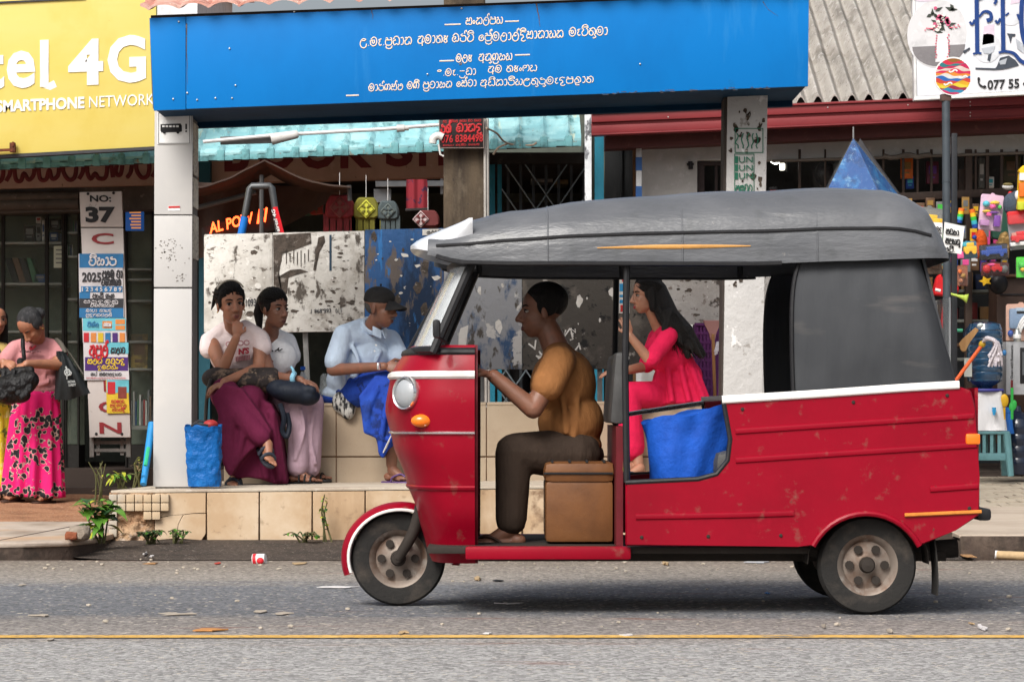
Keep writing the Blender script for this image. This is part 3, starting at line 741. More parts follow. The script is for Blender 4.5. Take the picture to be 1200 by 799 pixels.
EY = 22.9
ESL = .041
def esl(y0, x, Y=EY): return at(x, y0-x*ESL, Y)
sb = thing('shop_building', 'single storey bookshop with turquoise tiled eave and maroon lettered beam', 'shop', (-3, 25, .1))
WX0, WX1 = -9.5, xat(690, 24)
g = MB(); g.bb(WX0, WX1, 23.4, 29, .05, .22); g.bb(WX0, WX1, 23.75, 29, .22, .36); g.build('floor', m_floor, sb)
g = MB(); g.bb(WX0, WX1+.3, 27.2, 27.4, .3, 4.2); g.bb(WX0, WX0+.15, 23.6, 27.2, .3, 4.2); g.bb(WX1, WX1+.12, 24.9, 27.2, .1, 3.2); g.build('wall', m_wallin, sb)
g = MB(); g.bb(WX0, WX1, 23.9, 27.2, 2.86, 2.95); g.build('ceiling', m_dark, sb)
g = MB()
XR0, XR1 = WX0, xat(681, EY)
def ztile(x): return zat(195, EY)+(x-xat(0, EY))*ESL
def tile_h(x, y):
    u = (x-XR0)/.195; fu = (u % 1)
    d = abs(fu-.5)*2                       # rib where d near 1
    h = .034*max(0, 1-((1-d)/.27)**2) if d > .73 else .0
    v = (y-EY)/.21; fv = v % 1
    h += .030*(1-fv)*(.6+.4*(d > .73))
    if d <= .73: h += .026*max(0, math.sin(fv*math.pi*4-1))
    return h
NU, NV = int((XR1-XR0)/.0195), 84
def rf(u, v):
    x = XR0+(XR1-XR0)*u; y = EY+2.1*v
    return (x, y, ztile(x)+.012+(y-EY)*.40+tile_h(x, y)+.006*noise.noise((x*3, y*3, 0)))
g.grid(rf, NU, NV, 0, (0, .0, -.02)); roof = g.build('roof', m_turq, sb)
g = MB()
for k in range(NU//10+1):                   # the open ends of the cover tiles along the eave
    x = XR0+.0975+(k-.5)*.195
    if x > XR1-.02: continue
    z = ztile(x)
    g.box((x, EY+.005, z+.01), (.058, .03, .085), 0, None, .008)
    for j in (-1, 1): g.box((x+j*.062, EY+.01, z-.006), (.072, .02, .045), 0, None, .004)
g.build('eave_ends', m_turq if False else m_turqd, roof)
g = MB(); g.quadbox(esl(199, -1400)+Vector((0, .03, 0)), esl(199, 679)+Vector((0, .03, 0)), esl(193, 679)+Vector((0, .03, 0)), esl(193, -1400)+Vector((0, .03, 0)), .06); g.build('fascia_board', simple('dark_rafter', (.035, .026, .02), .9), sb)
BMY = 23.85
g = MB(); g.quadbox(at(-1500, 222+1500*.027, BMY), at(560, 222-560*.027, BMY), at(560, 150, BMY), at(-1500, 190, BMY), .2); bmo = g.build('beam', m_beam, sb)
g = MB()
g.sinhala('pthktsgtp', -40, 172, 215, 214.5, BMY, .12, 0, .028)
g.pxtext('-', 246, 186, 257, 189, BMY, 0, .04, .03)
for ch, xa_, xb_ in (('B', 263, 292), ('O', 302, 346), ('O', 351, 394), ('K', 399, 436), ('S', 452, 484), ('H', 491, 522)):
    yb = 202.5-.028*(xa_-250); g.pxtext(ch, xa_, yb-42, xb_, yb, BMY, 0, .04, .028)
g.build('lettering', m_redlet, bmo)
g = MB(); g.quadbox(at(-1500, 250+40, 23.95), at(185, 246, 23.95), at(185, 217, 23.95), at(-1500, 225+40, 23.95), .25)
g.tube([at(-300, 238, 23.9), at(92, 229.5, 23.9)], .035, 12); g.tube([at(-300, 247, 23.92), at(92, 238.5, 23.92)], .05, 12)
g.build('shutter_box', M('shutter_box', (.085, .072, .062), .7, layers=[((.04, .034, .03), 4, .45, .7), ((.16, .14, .12), 16, .62, .74)], bump=(20, .2)), sb)
g = MB(); g.bb(xat(568, 24), xat(580, 24), 24.0, 24.1, .36, 2.9); g.bb(xat(583, 24), xat(588, 24), 24.0, 24.1, .36, 2.9); g.bb(xat(697, 23.3), xat(707.5, 23.3), 23.3, 23.42, .15, 3.1)
g.build('door_post', M('turquoise_post', (.02, .20, .30), .5, layers=[((.01, .12, .2), 4, .5, .75), ((.1, .1, .1), 22, .66, .72)], bump=(20, .1)), sb)
g = MB(); g.bb(xat(236, 23.9), xat(249, 23.9), 23.7, 23.84, .2, 2.9); g.build('corner_post', simple('teal_post', (.01, .07, .10), .6), sb)

# yellow advertising board
m_yel = M('yellow_board', (.66, .53, .11), .45, layers=[((.70, .61, .26), .55, .40, .75, (.3, 1, 1)), ((.60, .45, .07), 3, .55, .8, (.4, 1, .3)), ((.55, .4, .12), 24, .735, .77)], bump=(1.2, .05))
YB = 22.6
ysl = .052
def yb(x, y): return at(x, y, YB)
bd = thing('billboard', 'yellow advertising billboard with white network lettering above the bookshop eave', 'billboard', yb(0, 183))
g = MB(); g.quadbox(yb(-420, 183+420*ysl), yb(183, 172.5), yb(183, -60), yb(-420, -30), .08, 0, .006); bp = g.build('board', m_yel, bd)
g = MB(); g.quadbox(yb(-420, 187+420*ysl)+Vector((0, -.01, 0)), yb(184, 176)+Vector((0, -.01, 0)), yb(184, 172.5)+Vector((0, -.01, 0)), yb(-420, 183+420*ysl)+Vector((0, -.01, 0)), .1)
g.quadbox(yb(-420, 26)+Vector((0, -.014, 0)), yb(100, .2)+Vector((0, -.014, 0)), yb(100, -1.8)+Vector((0, -.014, 0)), yb(-420, 24)+Vector((0, -.014, 0)), .02)
g.build('frame', simple('dark_frame', (.045, .045, .05), .6), bd)
g = MB()
m_wl = simple('white_letters', (.80, .80, .80), .5, bump=(20, .02))
def ltext(s, x0, y0, x1, y1, bold): g.pxtext(s, x0, y0, x1, y1, YB-.002, 0, bold, .035, .004)
ltext('t', -12, 56, 5, 105.5, .03); ltext('e', 8, 61, 41.5, 105, .026); ltext('l', 47, 48, 57, 103, .02); ltext('4', 80, 47.5, 121, 101.5, .04); ltext('G', 126, 43, 171, 99, .035)
g.tube([yb(52.5, 96), yb(54, 101), yb(58, 102.5), yb(65, 99)], .028, 8, 0, flat=((0, -1, 0), .12))
g.pxtext('SMARTPHONE', -4, 118.8, 99, 132.8, YB-.002, 0, .035, .046, .004); g.pxtext('NETWORK', 104.5, 114, 181, 127.3, YB-.002, 0, 0, .046, .004)
g.build('lettering', m_wl, bp)
g = MB(); g.quadbox(at(-60, 181, YB-.06), at(17, 177.5, YB-.06), at(17, 174.5, YB-.06), at(-60, 178, YB-.06), .03); g.px(11, 168, 17.5, 179, YB-.07, .05, 0, .04, .004); g.px(14, 167, 16, 172, YB-.08, .03)
g.build('rusty_bracket', M('rust', (.16, .05, .025), .9, layers=[((.06, .025, .015), 14, .45, .65)], bump=(40, .4)), bd)

# pale house corner far behind, seen over the shelter roof
hs_ = thing('house', 'pale house gable peeping over the shelter roof tiles', 'house', (-3.5, 33, 0))
g = MB(); g.bb(-5.2, -3.45, 32, 36, 0, 6.0); g.build('wall', simple('pale_wall', (.72, .72, .74), .8), hs_)
g = MB(); g.prism([Vector((-5.5, 31.8, 5.9)), Vector((-3.2, 31.8, 5.9)), Vector((-4.3, 31.8, 6.8))], 4.5); g.build('roof', m_clay, hs_)

# display cabinets of the bookshop
m_alu = simple('dull_aluminium', (.22, .23, .21), .45, metal=.4); m_fr = simple('dark_wood_frame', (.022, .02, .018), .7)
m_glass = M('cabinet_glass', (.5, .6, .52), .06, alpha=.04, spec=.4)
CY = 24.5
def cabinet(x0, x1, label, posts, shelves, deep=.55):
    t = thing('display_cabinet', label, 'cabinet', (xat((x0+x1)/2, CY), CY, .36))
    b = MB(); b.bb(xat(x0, CY), xat(x1, CY), CY+deep, CY+deep+.03, .4, zat(248, CY)); b.build('back_panel', M('cabinet_back', (.12, .14, .10), .8, layers=[((.05, .06, .045), 2, .4, .7), ((.26, .30, .2), 4, .6, .8)]), t)
    b = MB()
    for p, w in posts: b.bb(xat(p, CY), xat(p+w, CY), CY-.02, CY+.03, .36, zat(247, CY), 0, .004)
    b.bb(xat(x0, CY), xat(x1, CY), CY-.015, CY+deep, zat(249, CY), zat(246, CY)); b.bb(xat(x0, CY), xat(x1, CY), CY, CY+deep, .36, .55)
    b.build('frame', m_fr, t)
    for s in shelves:
        b = MB(); b.bb(xat(x0, CY)+.01, xat(x1, CY)-.01, CY+.01, CY+deep-.01, zat(s, CY)-.02, zat(s, CY), 0, .003); b.build('shelf', m_alu, t)
    b = MB(); b.bb(xat(x0, CY)+.02, xat(x1, CY)-.02, CY-.006, CY-.002, .56, zat(250, CY)); b.build('glass', m_glass, t)
    return t
SH = (284, 332, 388, 440)
cabinet(-60, 76, 'wide glass display cabinet with stacked goods behind the woman in pink', [(-60, 3), (2, 3.5), (53, 4), (72.5, 3.5)], SH)
cabinet(77, 93, 'narrow greenish glass cabinet left of the number 37 signboard', [(77, 1.2), (91, 2)], (272, 300, 350, 400), .3)
cabinet(147, 181, 'glass cabinet of books between the 37 signboard and the white pillar', [(147, 2), (178, 2.5)], (315, 327, 352, 400, 432), .4)
m_goods = [simple('goods_'+n, c, .55) for n, c in (('black', (.012, .012, .014)), ('white', (.5, .52, .48)), ('blue', (.03, .08, .2)), ('brown', (.12, .07, .04)), ('green', (.04, .14, .07)), ('red', (.28, .03, .03)), ('grey', (.15, .16, .16)))]
def crate(name, label, cat, px0, py0, px1, py1, Y, depth, mat, group=None, accent=None, rot=None):
    """a small box of goods with its printed front"""
    b = MB(); b.px(px0, py0, px1, py1, Y, depth, 0, 0, .004); 
    if accent is None:
        o = b.build(name, mat); tag(o, label, cat, group); return o
    t = thing(name, label, cat, at((px0+px1)/2, py1, Y), group)
    b.build('carton', mat, t)
    a = MB(); w = px1-px0; h = py1-py0
    a.px(px0+w*.18, py0+h*.2, px1-w*.18, py0+h*.55, Y-.003, .004); a.px(px0+w*.25, py0+h*.68, px1-w*.3, py0+h*.76, Y-.003, .004)
    a.build('print', accent, t); return t
gy = CY+.1
crate('speaker_box', 'black boxed speaker on the top cabinet shelf', 'box', 28, 265, 41, 283.5, gy, .3, m_goods[0], None, m_goods[6])
crate('goods_box', 'tall white box on the top cabinet shelf beside the black ones', 'box', 49, 259, 52.5, 283.5, gy, .2, m_goods[1], None, m_goods[2])
crate('goods_box', 'small white carton on top of the dark box on the top shelf', 'box', 42, 255, 48, 262, gy, .2, m_goods[1], None, m_goods[5])
crate('goods_box', 'dark grey upright box in the top cabinet shelf centre', 'box', 42, 262.5, 48, 283.5, gy, .25, m_goods[6], None, m_goods[0])
crate('goods_box', 'black box on the top shelf right bay with pale print', 'box', 58, 257, 70, 270, gy, .3, m_goods[0], None, m_goods[6])
crate('goods_box', 'blue box standing on the shelf under the black one', 'box', 58, 273, 68, 283.5, gy, .3, m_goods[2], None, m_goods[1])
for i, (a_, c_) in enumerate(((6, 0), (14, 3), (21, 0), (29, 4))):
    b = MB(); b.quadbox(at(a_+9, 331.5, gy), at(a_+17, 331.5, gy), at(a_+7, 303, gy), at(a_-1+i, 303, gy), .2, 0, .003)
    tag(b.build('leaning_book', m_goods[c_]), ['black folder leaning first from the left on the middle shelf', 'brown folder leaning second from the left on the middle shelf', 'black folder leaning third from the left on the middle shelf', 'green glossy folder leaning rightmost on the middle shelf'][i], 'folder', 'folders leaning in the cabinet')
crate('goods_box', 'low dark blue box lying at the right of the middle shelf', 'box', 40, 322, 54, 331.5, gy, .2, m_goods[2], None, m_goods[6])
b = MB(); b.px(63, 289, 75.5, 314.5, CY-.012, .006, 0, 0); nt_ = thing('paper_notice', 'small white paper notice taped to the cabinet glass', 'notice', at(69, 314, CY)); b.build('sheet', M('note', (.55, .6, .48), .8), nt_)
b = MB(); 
for i in range(4): b.px(65.5, 293+i*5, 73, 294.3+i*5, CY-.016, .003)
b.build('print', m_goods[6], nt_)
for i in range(9):
    b = MB(); x_ = 79+i*1.45; hgt = R.uniform(8, 15)
    b.lathe([(0, 0), (.0045+.002, 0), (.0065, .05), (.003, .075), (.003, .09), (0, .09)], at(x_, 300 if i < 5 else 272, CY+.12), (0, 0, 1), 8)
    tag(b.build('small_bottle', m_goods[[1, 4, 6, 2][i % 4]]), 'tiny bottle in the narrow greenish cabinet', 'bottle', 'tiny bottles in the narrow cabinet')
for i in range(11):
    b = MB(); x_ = 151+i*2.4; h_ = R.uniform(28, 44)
    b.quadbox(at(x_, 499, CY+.1), at(x_+2, 499, CY+.1), at(x_+2.1+R.uniform(-.4, .4), 499-h_, CY+.1), at(x_+.2, 499-h_, CY+.1), .16, 0, .002)
    tag(b.build('book', m_goods[[1, 6, 1, 2, 4, 1, 6, 5, 1, 6, 3][i]]), 'upright book in the bottom of the right-hand cabinet', 'book', 'upright books in the cabinet')
b = MB(); b.bb(xat(147, CY)+.02, xat(181, CY)-.02, CY+.06, CY+.3, zat(504, CY), zat(499.5, CY)); tag(b.build('book_ledge', m_alu), 'grey ledge carrying upright books beside the white pillar', 'shelf')
crate('magazine', 'olive magazine hung in the cabinet above the upright books', 'magazine', 153, 392, 173, 436, CY+.05, .02, M('magazine_cover', (.12, .09, .04), .5, layers=[((.3, .22, .06), 6, .5, .6), ((.05, .05, .05), 12, .55, .65)]), None, m_goods[3])
# little LED screen and wooden flap behind the pillar
t = thing('led_display', 'small blue LED display with orange rows beside the 37 signboard', 'display', at(158, 272, CY-.2))
b = MB(); b.px(147, 235, 168, 271, CY-.2, .05, 0, 0, .004); b.build('screen', M('led_blue', (.01, .02, .06), .4, emit=((.02, .10, .35), .35)), t)
b = MB()
for i in range(6): b.px(153+R.uniform(-2, 1), 249+i*3.6, 165, 250.6+i*3.6, CY-.206, .004)
b.build('lit_rows', M('led_orange', (.3, .12, .03), .4, emit=((.9, .35, .1), .5)), t)
b = MB(); b.quadbox(at(149, 248, CY-.35), at(183, 229, CY-.35), at(183, 226, CY-.35), at(148.5, 244.5, CY-.35), .03); b.quadbox(at(149, 248.5, CY-.33), at(183, 244.5, CY-.33), at(183, 229, CY-.33), at(149, 248, CY-.33), .02)
tag(b.build('wooden_flap', M('weathered_wood', (.22, .13, .08), .85, layers=[((.1, .06, .04), 6, .4, .7, (1, 1, 5))], bump=(20, .3))), 'weathered wooden flap propped beside the white pillar', 'wooden flap')

# 37 signboard with its stand and posters
SY = 23.3
t37 = thing('signboard', 'tall grey shop signboard numbered 37 standing on a wooden trestle', 'signboard', at(128, 536, SY))
m_sb = M('signboard_paint', (.50, .46, .44), .55, layers=[((.4, .36, .34), 2, .45, .7), ((.25, .2, .18), 14, .66, .72)], bump=(20, .05))
def sx(y): return (y-226)*12/287.
def sp(x, y, dy=0): return at(x+sx(y), y, SY-dy)
g = MB()
g.quadbox(sp(93, 513), sp(141, 513), sp(142.5, 268), sp(93, 268), .05, 0, .004); g.quadbox(sp(93, 266.8), sp(142.5, 266.8), sp(142.5, 225), sp(93, 226), .05, 0, .004)
pn = g.build('panel', m_sb, t37)
def stext(mb, s, x0, y0, x1, y1, dy=.003, bold=0): mb.textbox(s, sp(x0, y1, dy), sp(x1, y1, dy), sp(x0, y0, dy), 0, bold, .003)
g = MB(); stext(g, 'NO:', 105, 229.5, 130, 237.5, .003, .03); stext(g, '37', 99, 243, 134, 262, .003, .05); g.build('number', m_ink, pn)
g = MB()
for i, ch in enumerate('COLLECTION'):
    y_ = 274+i*24.6; stext(g, ch, 105 if ch != 'I' else 112, y_, 131 if ch != 'I' else 124, y_+13, .003, .02)
g.build('lettering', simple('sign_red', (.22, .02, .025), .6), pn)
g = MB()
for x_, y_ in ((103, 228), (133, 227), (101, 509), (131, 509)): g.lathe([(0, 0), (.012, 0), (.01, .006), (0, .006)], sp(x_, y_, .001), (0, -1, 0), 10)
g.build('screw', m_ink, pn)
g = MB()
m_tres = simple('grey_timber', (.15, .14, .13), .85, bump=(20, .3))
for x_ in (105, 148): g.quadbox(at(x_, 536, SY+.06), at(x_+5, 536, SY+.06), at(x_+4, 440, SY+.06), at(x_-1, 440, SY+.06), .06)
g.px(107, 517, 151, 521, SY+.07, .04); g.px(110, 526, 150, 530, SY+.07, .04); g.px(113, 514, 117, 534, SY+.08, .04); g.px(141, 514, 145, 534, SY+.08, .04)
g.build('trestle', m_tres, t37)
def poster(label, x0, y0, x1, y1, base, bands, dy=.006, texts=()):
    dy += .006
    t = thing('poster', label, 'poster', at(x0, y1, SY-dy), 'posters pasted on the 37 signboard')
    b = MB(); b.quadbox(at(x0+1.2, y1, SY-dy), at(x1+1.5, y1-.5, SY-dy), at(x1-1, y0+1.5, SY-dy), at(x0, y0, SY-dy), .003); b.build('sheet', base, t)
    k = 0
    for (a0, b0, a1, b1, m) in bands:
        k += 1; b = MB(); b.px(x0+1+a0*(x1-x0), y0+b0*(y1-y0), x0+.5+a1*(x1-x0), y0+b1*(y1-y0), SY-dy-.001-.0006*k, .002); b.build('colour_block', m, t)
    for (kind, s, a0, b0, a1, b1, m) in texts:
        b = MB(); X0, X1, Y0, Y1 = x0+1+a0*(x1-x0), x0+.5+a1*(x1-x0), y0+b0*(y1-y0), y0+b1*(y1-y0); Yt = SY-dy-.001-.0006*(k+2)
        if kind == 's': b.sinhala(s, X0, Y0, X1, Y1, Yt, .22)
        else: b.pxtext(s, X0, Y0, X1, Y1, Yt, 0, .03, 0, .002)
        b.build('print', m, t)
c_bl = simple('poster_blue', (.02, .14, .32), .5); c_wh = simple('poster_white', (.52, .50, .52), .5); c_bk = simple('poster_black', (.03, .03, .035), .5)
c_rd = simple('poster_red', (.45, .02, .03), .5); c_pu = simple('poster_purple', (.06, .02, .14), .5); c_ye = simple('poster_yellow', (.6, .42, .03), .5); c_cy = simple('poster_cyan', (.12, .42, .5), .5); c_or = simple('poster_orange', (.55, .2, .05), .5)
poster('blue and white class poster headed 2025 at the top of the signboard', 92, 298, 144, 373, c_wh,
  [(0, 0, 1, .22, c_bl), (0, .6, .25, .72, c_bl), (0, .7, 1, .85, c_bk), (0, .85, 1, 1, c_bl), (.04, .51, .98, .6, c_bl)], .006,
  [('s', 'vihar', .22, .06, .86, .18, c_wh), ('t', '2025', .06, .29, .50, .44, c_bk), ('s', 'pLmu va', .52, .27, .98, .37, c_bk), ('s', 'vBagyt'.replace('B', 'b'), .5, .40, .95, .49, c_bk),
   ('t', '1 2 3 4 5 6 7 8 9', .06, .52, .96, .59, c_wh), ('s', 'peNnI gNg', .3, .63, .8, .69, c_bk), ('s', 'prDmtuR', .1, .73, .9, .77, c_wh), ('s', 'vibgsky', .25, .79, .8, .83, c_wh), ('s', 'baTa tayD', .15, .87, .75, .91, c_wh), ('s', 'pRDSknlt', .15, .94, .75, .98, c_wh)])
poster('cyan and white poster with a grid of little pictures below the 2025 one', 96, 373.5, 147, 402, c_wh,
  [(0, 0, 1, .52, c_cy), (.45, .12, .68, .42, c_or), (.75, .05, .98, .25, c_or), (.75, .3, .98, .48, c_or)]+[(i*.165+.02, .6, i*.165+.15, .98, [c_rd, c_or, c_ye, c_bl, c_pu, c_or][i]) for i in range(6)], .007,
  [('s', 'vimxs', .1, .2, .38, .34, c_bl), ('s', 'tbky', .48, .2, .66, .34, c_wh)])
poster('white poster with red and purple lettering in the middle of the signboard', 97.5, 402, 150, 446, c_wh,
  [(.5, 0, 1, .3, c_cy), (.02, .39, .99, .75, c_pu)], .008,
  [('s', 'ApRlx', .12, .08, .55, .33, c_rd), ('s', 'kalav', .6, .14, .93, .28, c_bk), ('s', 'slnx AvurDu', .08, .44, .92, .56, c_ye), ('s', 'DmnyN', .3, .62, .78, .71, c_ye), ('s', 'gTx smplDyn', .15, .81, .85, .88, c_bk), ('s', 'prmbhDslgnDAtrpD', .05, .93, .95, .96, c_rd)])
poster('small yellow and blue poster with two red packets on the signboard', 124, 446, 150.5, 485, c_ye,
  [(0, 0, 1, .38, c_cy), (.04, .05, .4, .42, c_rd), (.5, .2, .9, .55, simple('packet_brown', (.2, .04, .03), .5))], .009,
  [('s', 'nvmvd', .2, .6, .8, .68, c_rd), ('s', 'pDgDl', .15, .72, .9, .8, c_rd), ('s', 'prnDi', .25, .85, .85, .93, c_rd)])

# ------------------------------------------------------------------ stall gear behind the white hoarding
m_tarp = M('dark_tarpaulin', (.060, .038, .030), .75, layers=[((.03, .02, .018), 3, .45, .7), ((.11, .06, .045), 8, .6, .8)], bump=(6, .4))
AY = 21.4
t = thing('stall_canopy', 'dark brown peaked tarpaulin canopy above the white hoarding', 'canopy', at(320, 300, AY))
g = MB()
A = [at(225, 213, AY), at(308, 187, AY), at(409, 218, AY), at(407, 222, AY), at(334, 266, AY), at(300, 300, AY), at(225, 300, AY)]
def can(u, v):       # ridge runs away from the camera, two sagging slopes
    ridge = at(310, 187, AY).lerp(at(318, 205, AY+1.2), v)
    left = at(205, 222, AY).lerp(at(205, 232, AY+1.2), v); right = at(411, 219, AY).lerp(at(405, 225, AY+1.2), v)
    p = left.lerp(ridge, u*2) if u < .5 else ridge.lerp(right, (u-.5)*2)
    sag = .05*math.sin((u*2 % 1)*math.pi)
    return p+Vector((0, 0, -sag+.012*noise.noise((u*9, v*5, 0))))
g.grid(can, 40, 12, 0, (0, 0, -.012)); g.build('cover', m_tarp, t)
g = MB()
def flap(u, v):      # back flap hanging down behind, slanting from the right tip to the lower left
    top = at(230, 214, AY+1.0).lerp(at(410, 222, AY+1.0), u); bot = at(230, 305, AY+1.05).lerp(at(330, 268, AY+1.05), min(1, u*1.4))
    if u > .71: bot = at(330, 268, AY+1.05).lerp(at(409, 224, AY+1.05), (u-.71)/.29)
    return top.lerp(bot, v)+Vector((0, .03*math.sin(u*25), 0))
g.grid(flap, 50, 10, 0, (0, .012, 0)); g.build('back_flap', m_tarp, t)
g = MB(); g.tube([at(306.5, 206, AY+.1), at(306.5, 470, AY+.1)], .018, 8); g.tube([at(409, 218, AY+.1), at(410, 236, AY+.1)], .018, 8); g.tube([at(225, 246, AY+.3), at(300, 226, AY+.3)], .02, 8); g.build('pole', simple('grey_pole', (.09, .09, .09), .5, metal=.5), t)
t = thing('trestle_frame', 'grey steel trestle with red and blue taped legs standing behind the white hoarding', 'trestle', at(304, 520, 20.8))
g = MB(); Yt = 20.8
m_st = simple('grey_steel', (.10, .105, .11), .45, metal=.6)
g.tube([at(275, 330, Yt), at(284, 268, Yt), at(292.5, 222, Yt), at(295, 219, Yt), at(316, 218.5, Yt), at(318.5, 221, Yt), at(326, 268, Yt), at(337, 330, Yt)], .024, 10)
g.tube([at(272, 420, Yt+.5), at(284, 268, Yt+.1)], .02, 8); g.tube([at(275, 330, Yt), at(266, 545, Yt)], .024, 10); g.tube([at(337, 330, Yt), at(346, 545, Yt)], .024, 10)
g.build('frame', m_st, t)
g = MB(); g.tube([at(280, 290, Yt-.004), at(287, 255, Yt-.004)], .029, 12); g.build('blue_sleeve', simple('blue_tape', (.01, .16, .55), .4), t)
g = MB(); g.quadbox(at(328.5, 280, Yt-.03), at(334.5, 279.5, Yt-.03), at(325, 243, Yt-.03), at(319.5, 243.5, Yt-.03), .004); stk = g.build('red_sticker', simple('sticker_red', (.62, .01, .02), .4), t)
g = MB(); g.textbox('airtel 4G', at(328.2, 272, Yt-.035), at(322, 246, Yt-.035), at(324.2, 272.5, Yt-.035), 0, .02, .003); g.build('print', m_sheet, stk)
# glowing orange sign
t = thing('neon_sign', 'glowing orange lettered sign slanting under the dark canopy', 'lit sign', at(280, 275, 22.0))
g = MB(); g.quadbox(at(238, 288, 22.03), at(322, 270, 22.03), at(319, 244, 22.03), at(236, 268, 22.03), .04); g.build('board', m_dark, t)
g = MB()
up_ = at(0, 0, 22)-at(0, 14, 22)
g.textbox('AL POW', at(246, 275, 22.0), at(297, 262, 22.0), at(245, 262, 22.0), 0, .02, .01)
for i in range(3): g.tube([at(302+i*4, 263-i*1, 22), at(304.5+i*4, 246-i*1, 22)], .008, 6)
g.build('tubes', M('orange_glow', (.9, .1, .02), .5, emit=((1, .09, .02), 4.5)), t)

m_bagred = M('red_bag_fabric', (.24, .025, .03), .7, layers=[((.13, .015, .018), 6, .45, .7)], bump=(14, .4, (3, 3, .5)))
def festive(label, x0, y0, x1, y1, mat, dm, Y=21.9, strands=True, dcx=None):
    t = thing('hanging_lantern', label, 'lantern', at((x0+x1)/2, y1, Y), 'festive lanterns hung behind the hoarding')
    cx = (x0+x1)/2; w = x1-x0; h = y1-y0
    b = MB(); b.prism([at(x, y, Y) for x, y in [(x0+w*.2, y0), (x1-w*.2, y0), (x1-w*.05, y0+h*.25), (x1-w*.02, y0+h*.62), (x1-w*.2, y0+h*.7), (x0+w*.2, y0+h*.7), (x0+w*.02, y0+h*.62), (x0+w*.05, y0+h*.25)]], .25, 0, .012); b.build('body', mat, t)
    d = w*.34; c = dcx or cx; yc = y0+h*.38
    b = MB(); b.prism([at(c, yc-d*1.05, Y-.012), at(c+d, yc, Y-.012), at(c, yc+d*1.05, Y-.012), at(c-d, yc, Y-.012)], .012, 0, .003); dd = b.build('diamond', dm, t)
    b = MB()
    for i in range(4):
        for s in (.35, .62): b.ell(at(c+d*s*math.cos(i*math.pi/2+.78)*.8, yc+d*s*math.sin(i*math.pi/2+.78)*.8, Y-.016), (.012*s+.006, .006, .012*s+.006), sub=1)
    for s in (.82,):
        pts = [at(c, yc-d*s, Y-.015), at(c+d*s, yc, Y-.015), at(c, yc+d*s, Y-.015), at(c-d*s, yc, Y-.015)]; b.tube(pts+[pts[0]], .003, 4)
    b.build('cut_out', mat, dd)
    if strands:
        for i in range(5):
            b = MB(); xx = x0+w*(.06+.22*i)
            b.quadbox(at(xx-w*.09, y1+30, Y+.02), at(xx+w*.09, y1+30, Y+.02), at(xx+w*.09, y0+h*.55, Y+.02), at(xx-w*.09, y0+h*.55, Y+.02), .02); b.build('streamer', mat, t)
    b = MB(); b.tube([at(cx, y0, Y), at(cx, y0-26, Y)], .002, 4); b.build('string', m_sheet, t)
festive('red paper lantern with a carved diamond hanging beside the dark canopy', 380, 229, 416, 268, m_bagred, simple('diamond_red', (.20, .06, .05), .7))
festive('yellow green paper lantern with a bright carved diamond', 413, 232, 445, 268, simple('olive_paper', (.16, .15, .02), .7), simple('lime_diamond', (.55, .55, .06), .7))
festive('grey blue paper lantern with a dull diamond', 441, 236, 468, 268, simple('slate_paper', (.065, .085, .09), .8), simple('slate_diamond', (.12, .14, .13), .8))
festive('tilted dark red paper lantern with a white diamond near the brown pole', 487, 247, 516, 275, simple('wine_paper', (.13, .03, .03), .8), simple('pale_diamond', (.5, .4, .4), .8), 22.1, False, 493)
t = thing('hanging_cloth', 'red patterned cloth hanging above the blue hoarding', 'cloth', at(488, 246, 22.2))
g = MB(); g.grid(lambda u, v: at(476+25*u, 246-35*v, 22.2)+Vector((0, .01*math.sin(u*14), 0)), 24, 8, 0, (0, .008, 0)); g.build('cloth', M('red_print_cloth', (.22, .02, .03), .85, layers=[((.05, .02, .05), 13, .56, .6)]), t)
g = MB(); g.tube([at(475, 247, 22.19), at(502, 246, 22.19)], .012, 6); g.build('rod', m_dark, t)
b = MB(); b.px(357, 240, 378, 253, 22.6, .1, 0, .1, .004); tag(b.build('striped_packet', M('green_red_packet', (.03, .1, .06), .6, layers=[((.3, .04, .03), 5, .5, .55), ((.3, .35, .2), 9, .6, .65)])), 'dark green packet hanging in shade under the canopy edge', 'packet')
b = MB(); b.px(440, 213, 520, 219.5, 23.2, .06, 0, .01, .003); b.px(438, 222, 458, 238, 23.3, .1, 0, 0, .004); b.px(516, 210, 519, 228, 23.3, .06); tag(b.build('white_shutter_rail', simple('shutter_white', (.30, .33, .36), .5)), 'white shutter rail with a motor box under the bookshop beam', 'shutter rail')

# brown utility pole with its red sign
UP = 22.0
m_pole = M('stained_concrete', (.10, .075, .05), .9, layers=[((.045, .034, .025), 2.2, .42, .62, (2, 1, .25)), ((.15, .12, .085), 7, .55, .75, (1, 1, .4)), ((.03, .024, .02), 20, .64, .7)], bump=(22, .4))
t = thing('utility_pole', 'square weathered brown concrete pole carrying a small red sign', 'pole', (xat(545, UP), UP, 0))
g = MB(); g.quadbox((xat(519, UP), UP, 0), (xat(574, UP), UP, 0), (xat(568, UP), UP, 4.2), (xat(520, UP), UP, 4.2), .3, 0, .02); g.build('shaft', m_pole, t)
g = MB(); g.tube([at(569.5, 480, UP-.04), at(568, 140, UP-.04)], .010, 6); g.tube([at(572.5, 480, UP-.02), at(571, 140, UP-.02)], .012, 6); g.build('conduit', simple('pale_conduit', (.42, .40, .37), .5), t)
t = thing('small_sign', 'dark red phone number sign on the brown concrete pole', 'sign', at(541, 174, UP-.1))
g = MB(); g.px(515, 138.5, 567.5, 175, UP-.1, .02, 0, .035, .003); pb = g.build('plate', simple('black_plate', (.015, .010, .010), .5), t)
g = MB(); frame(g, 514.4, 137.5, 567, 174.6, .8, UP-.104); g.build('edge', simple('plate_edge', (.22, .17, .15), .6), t)
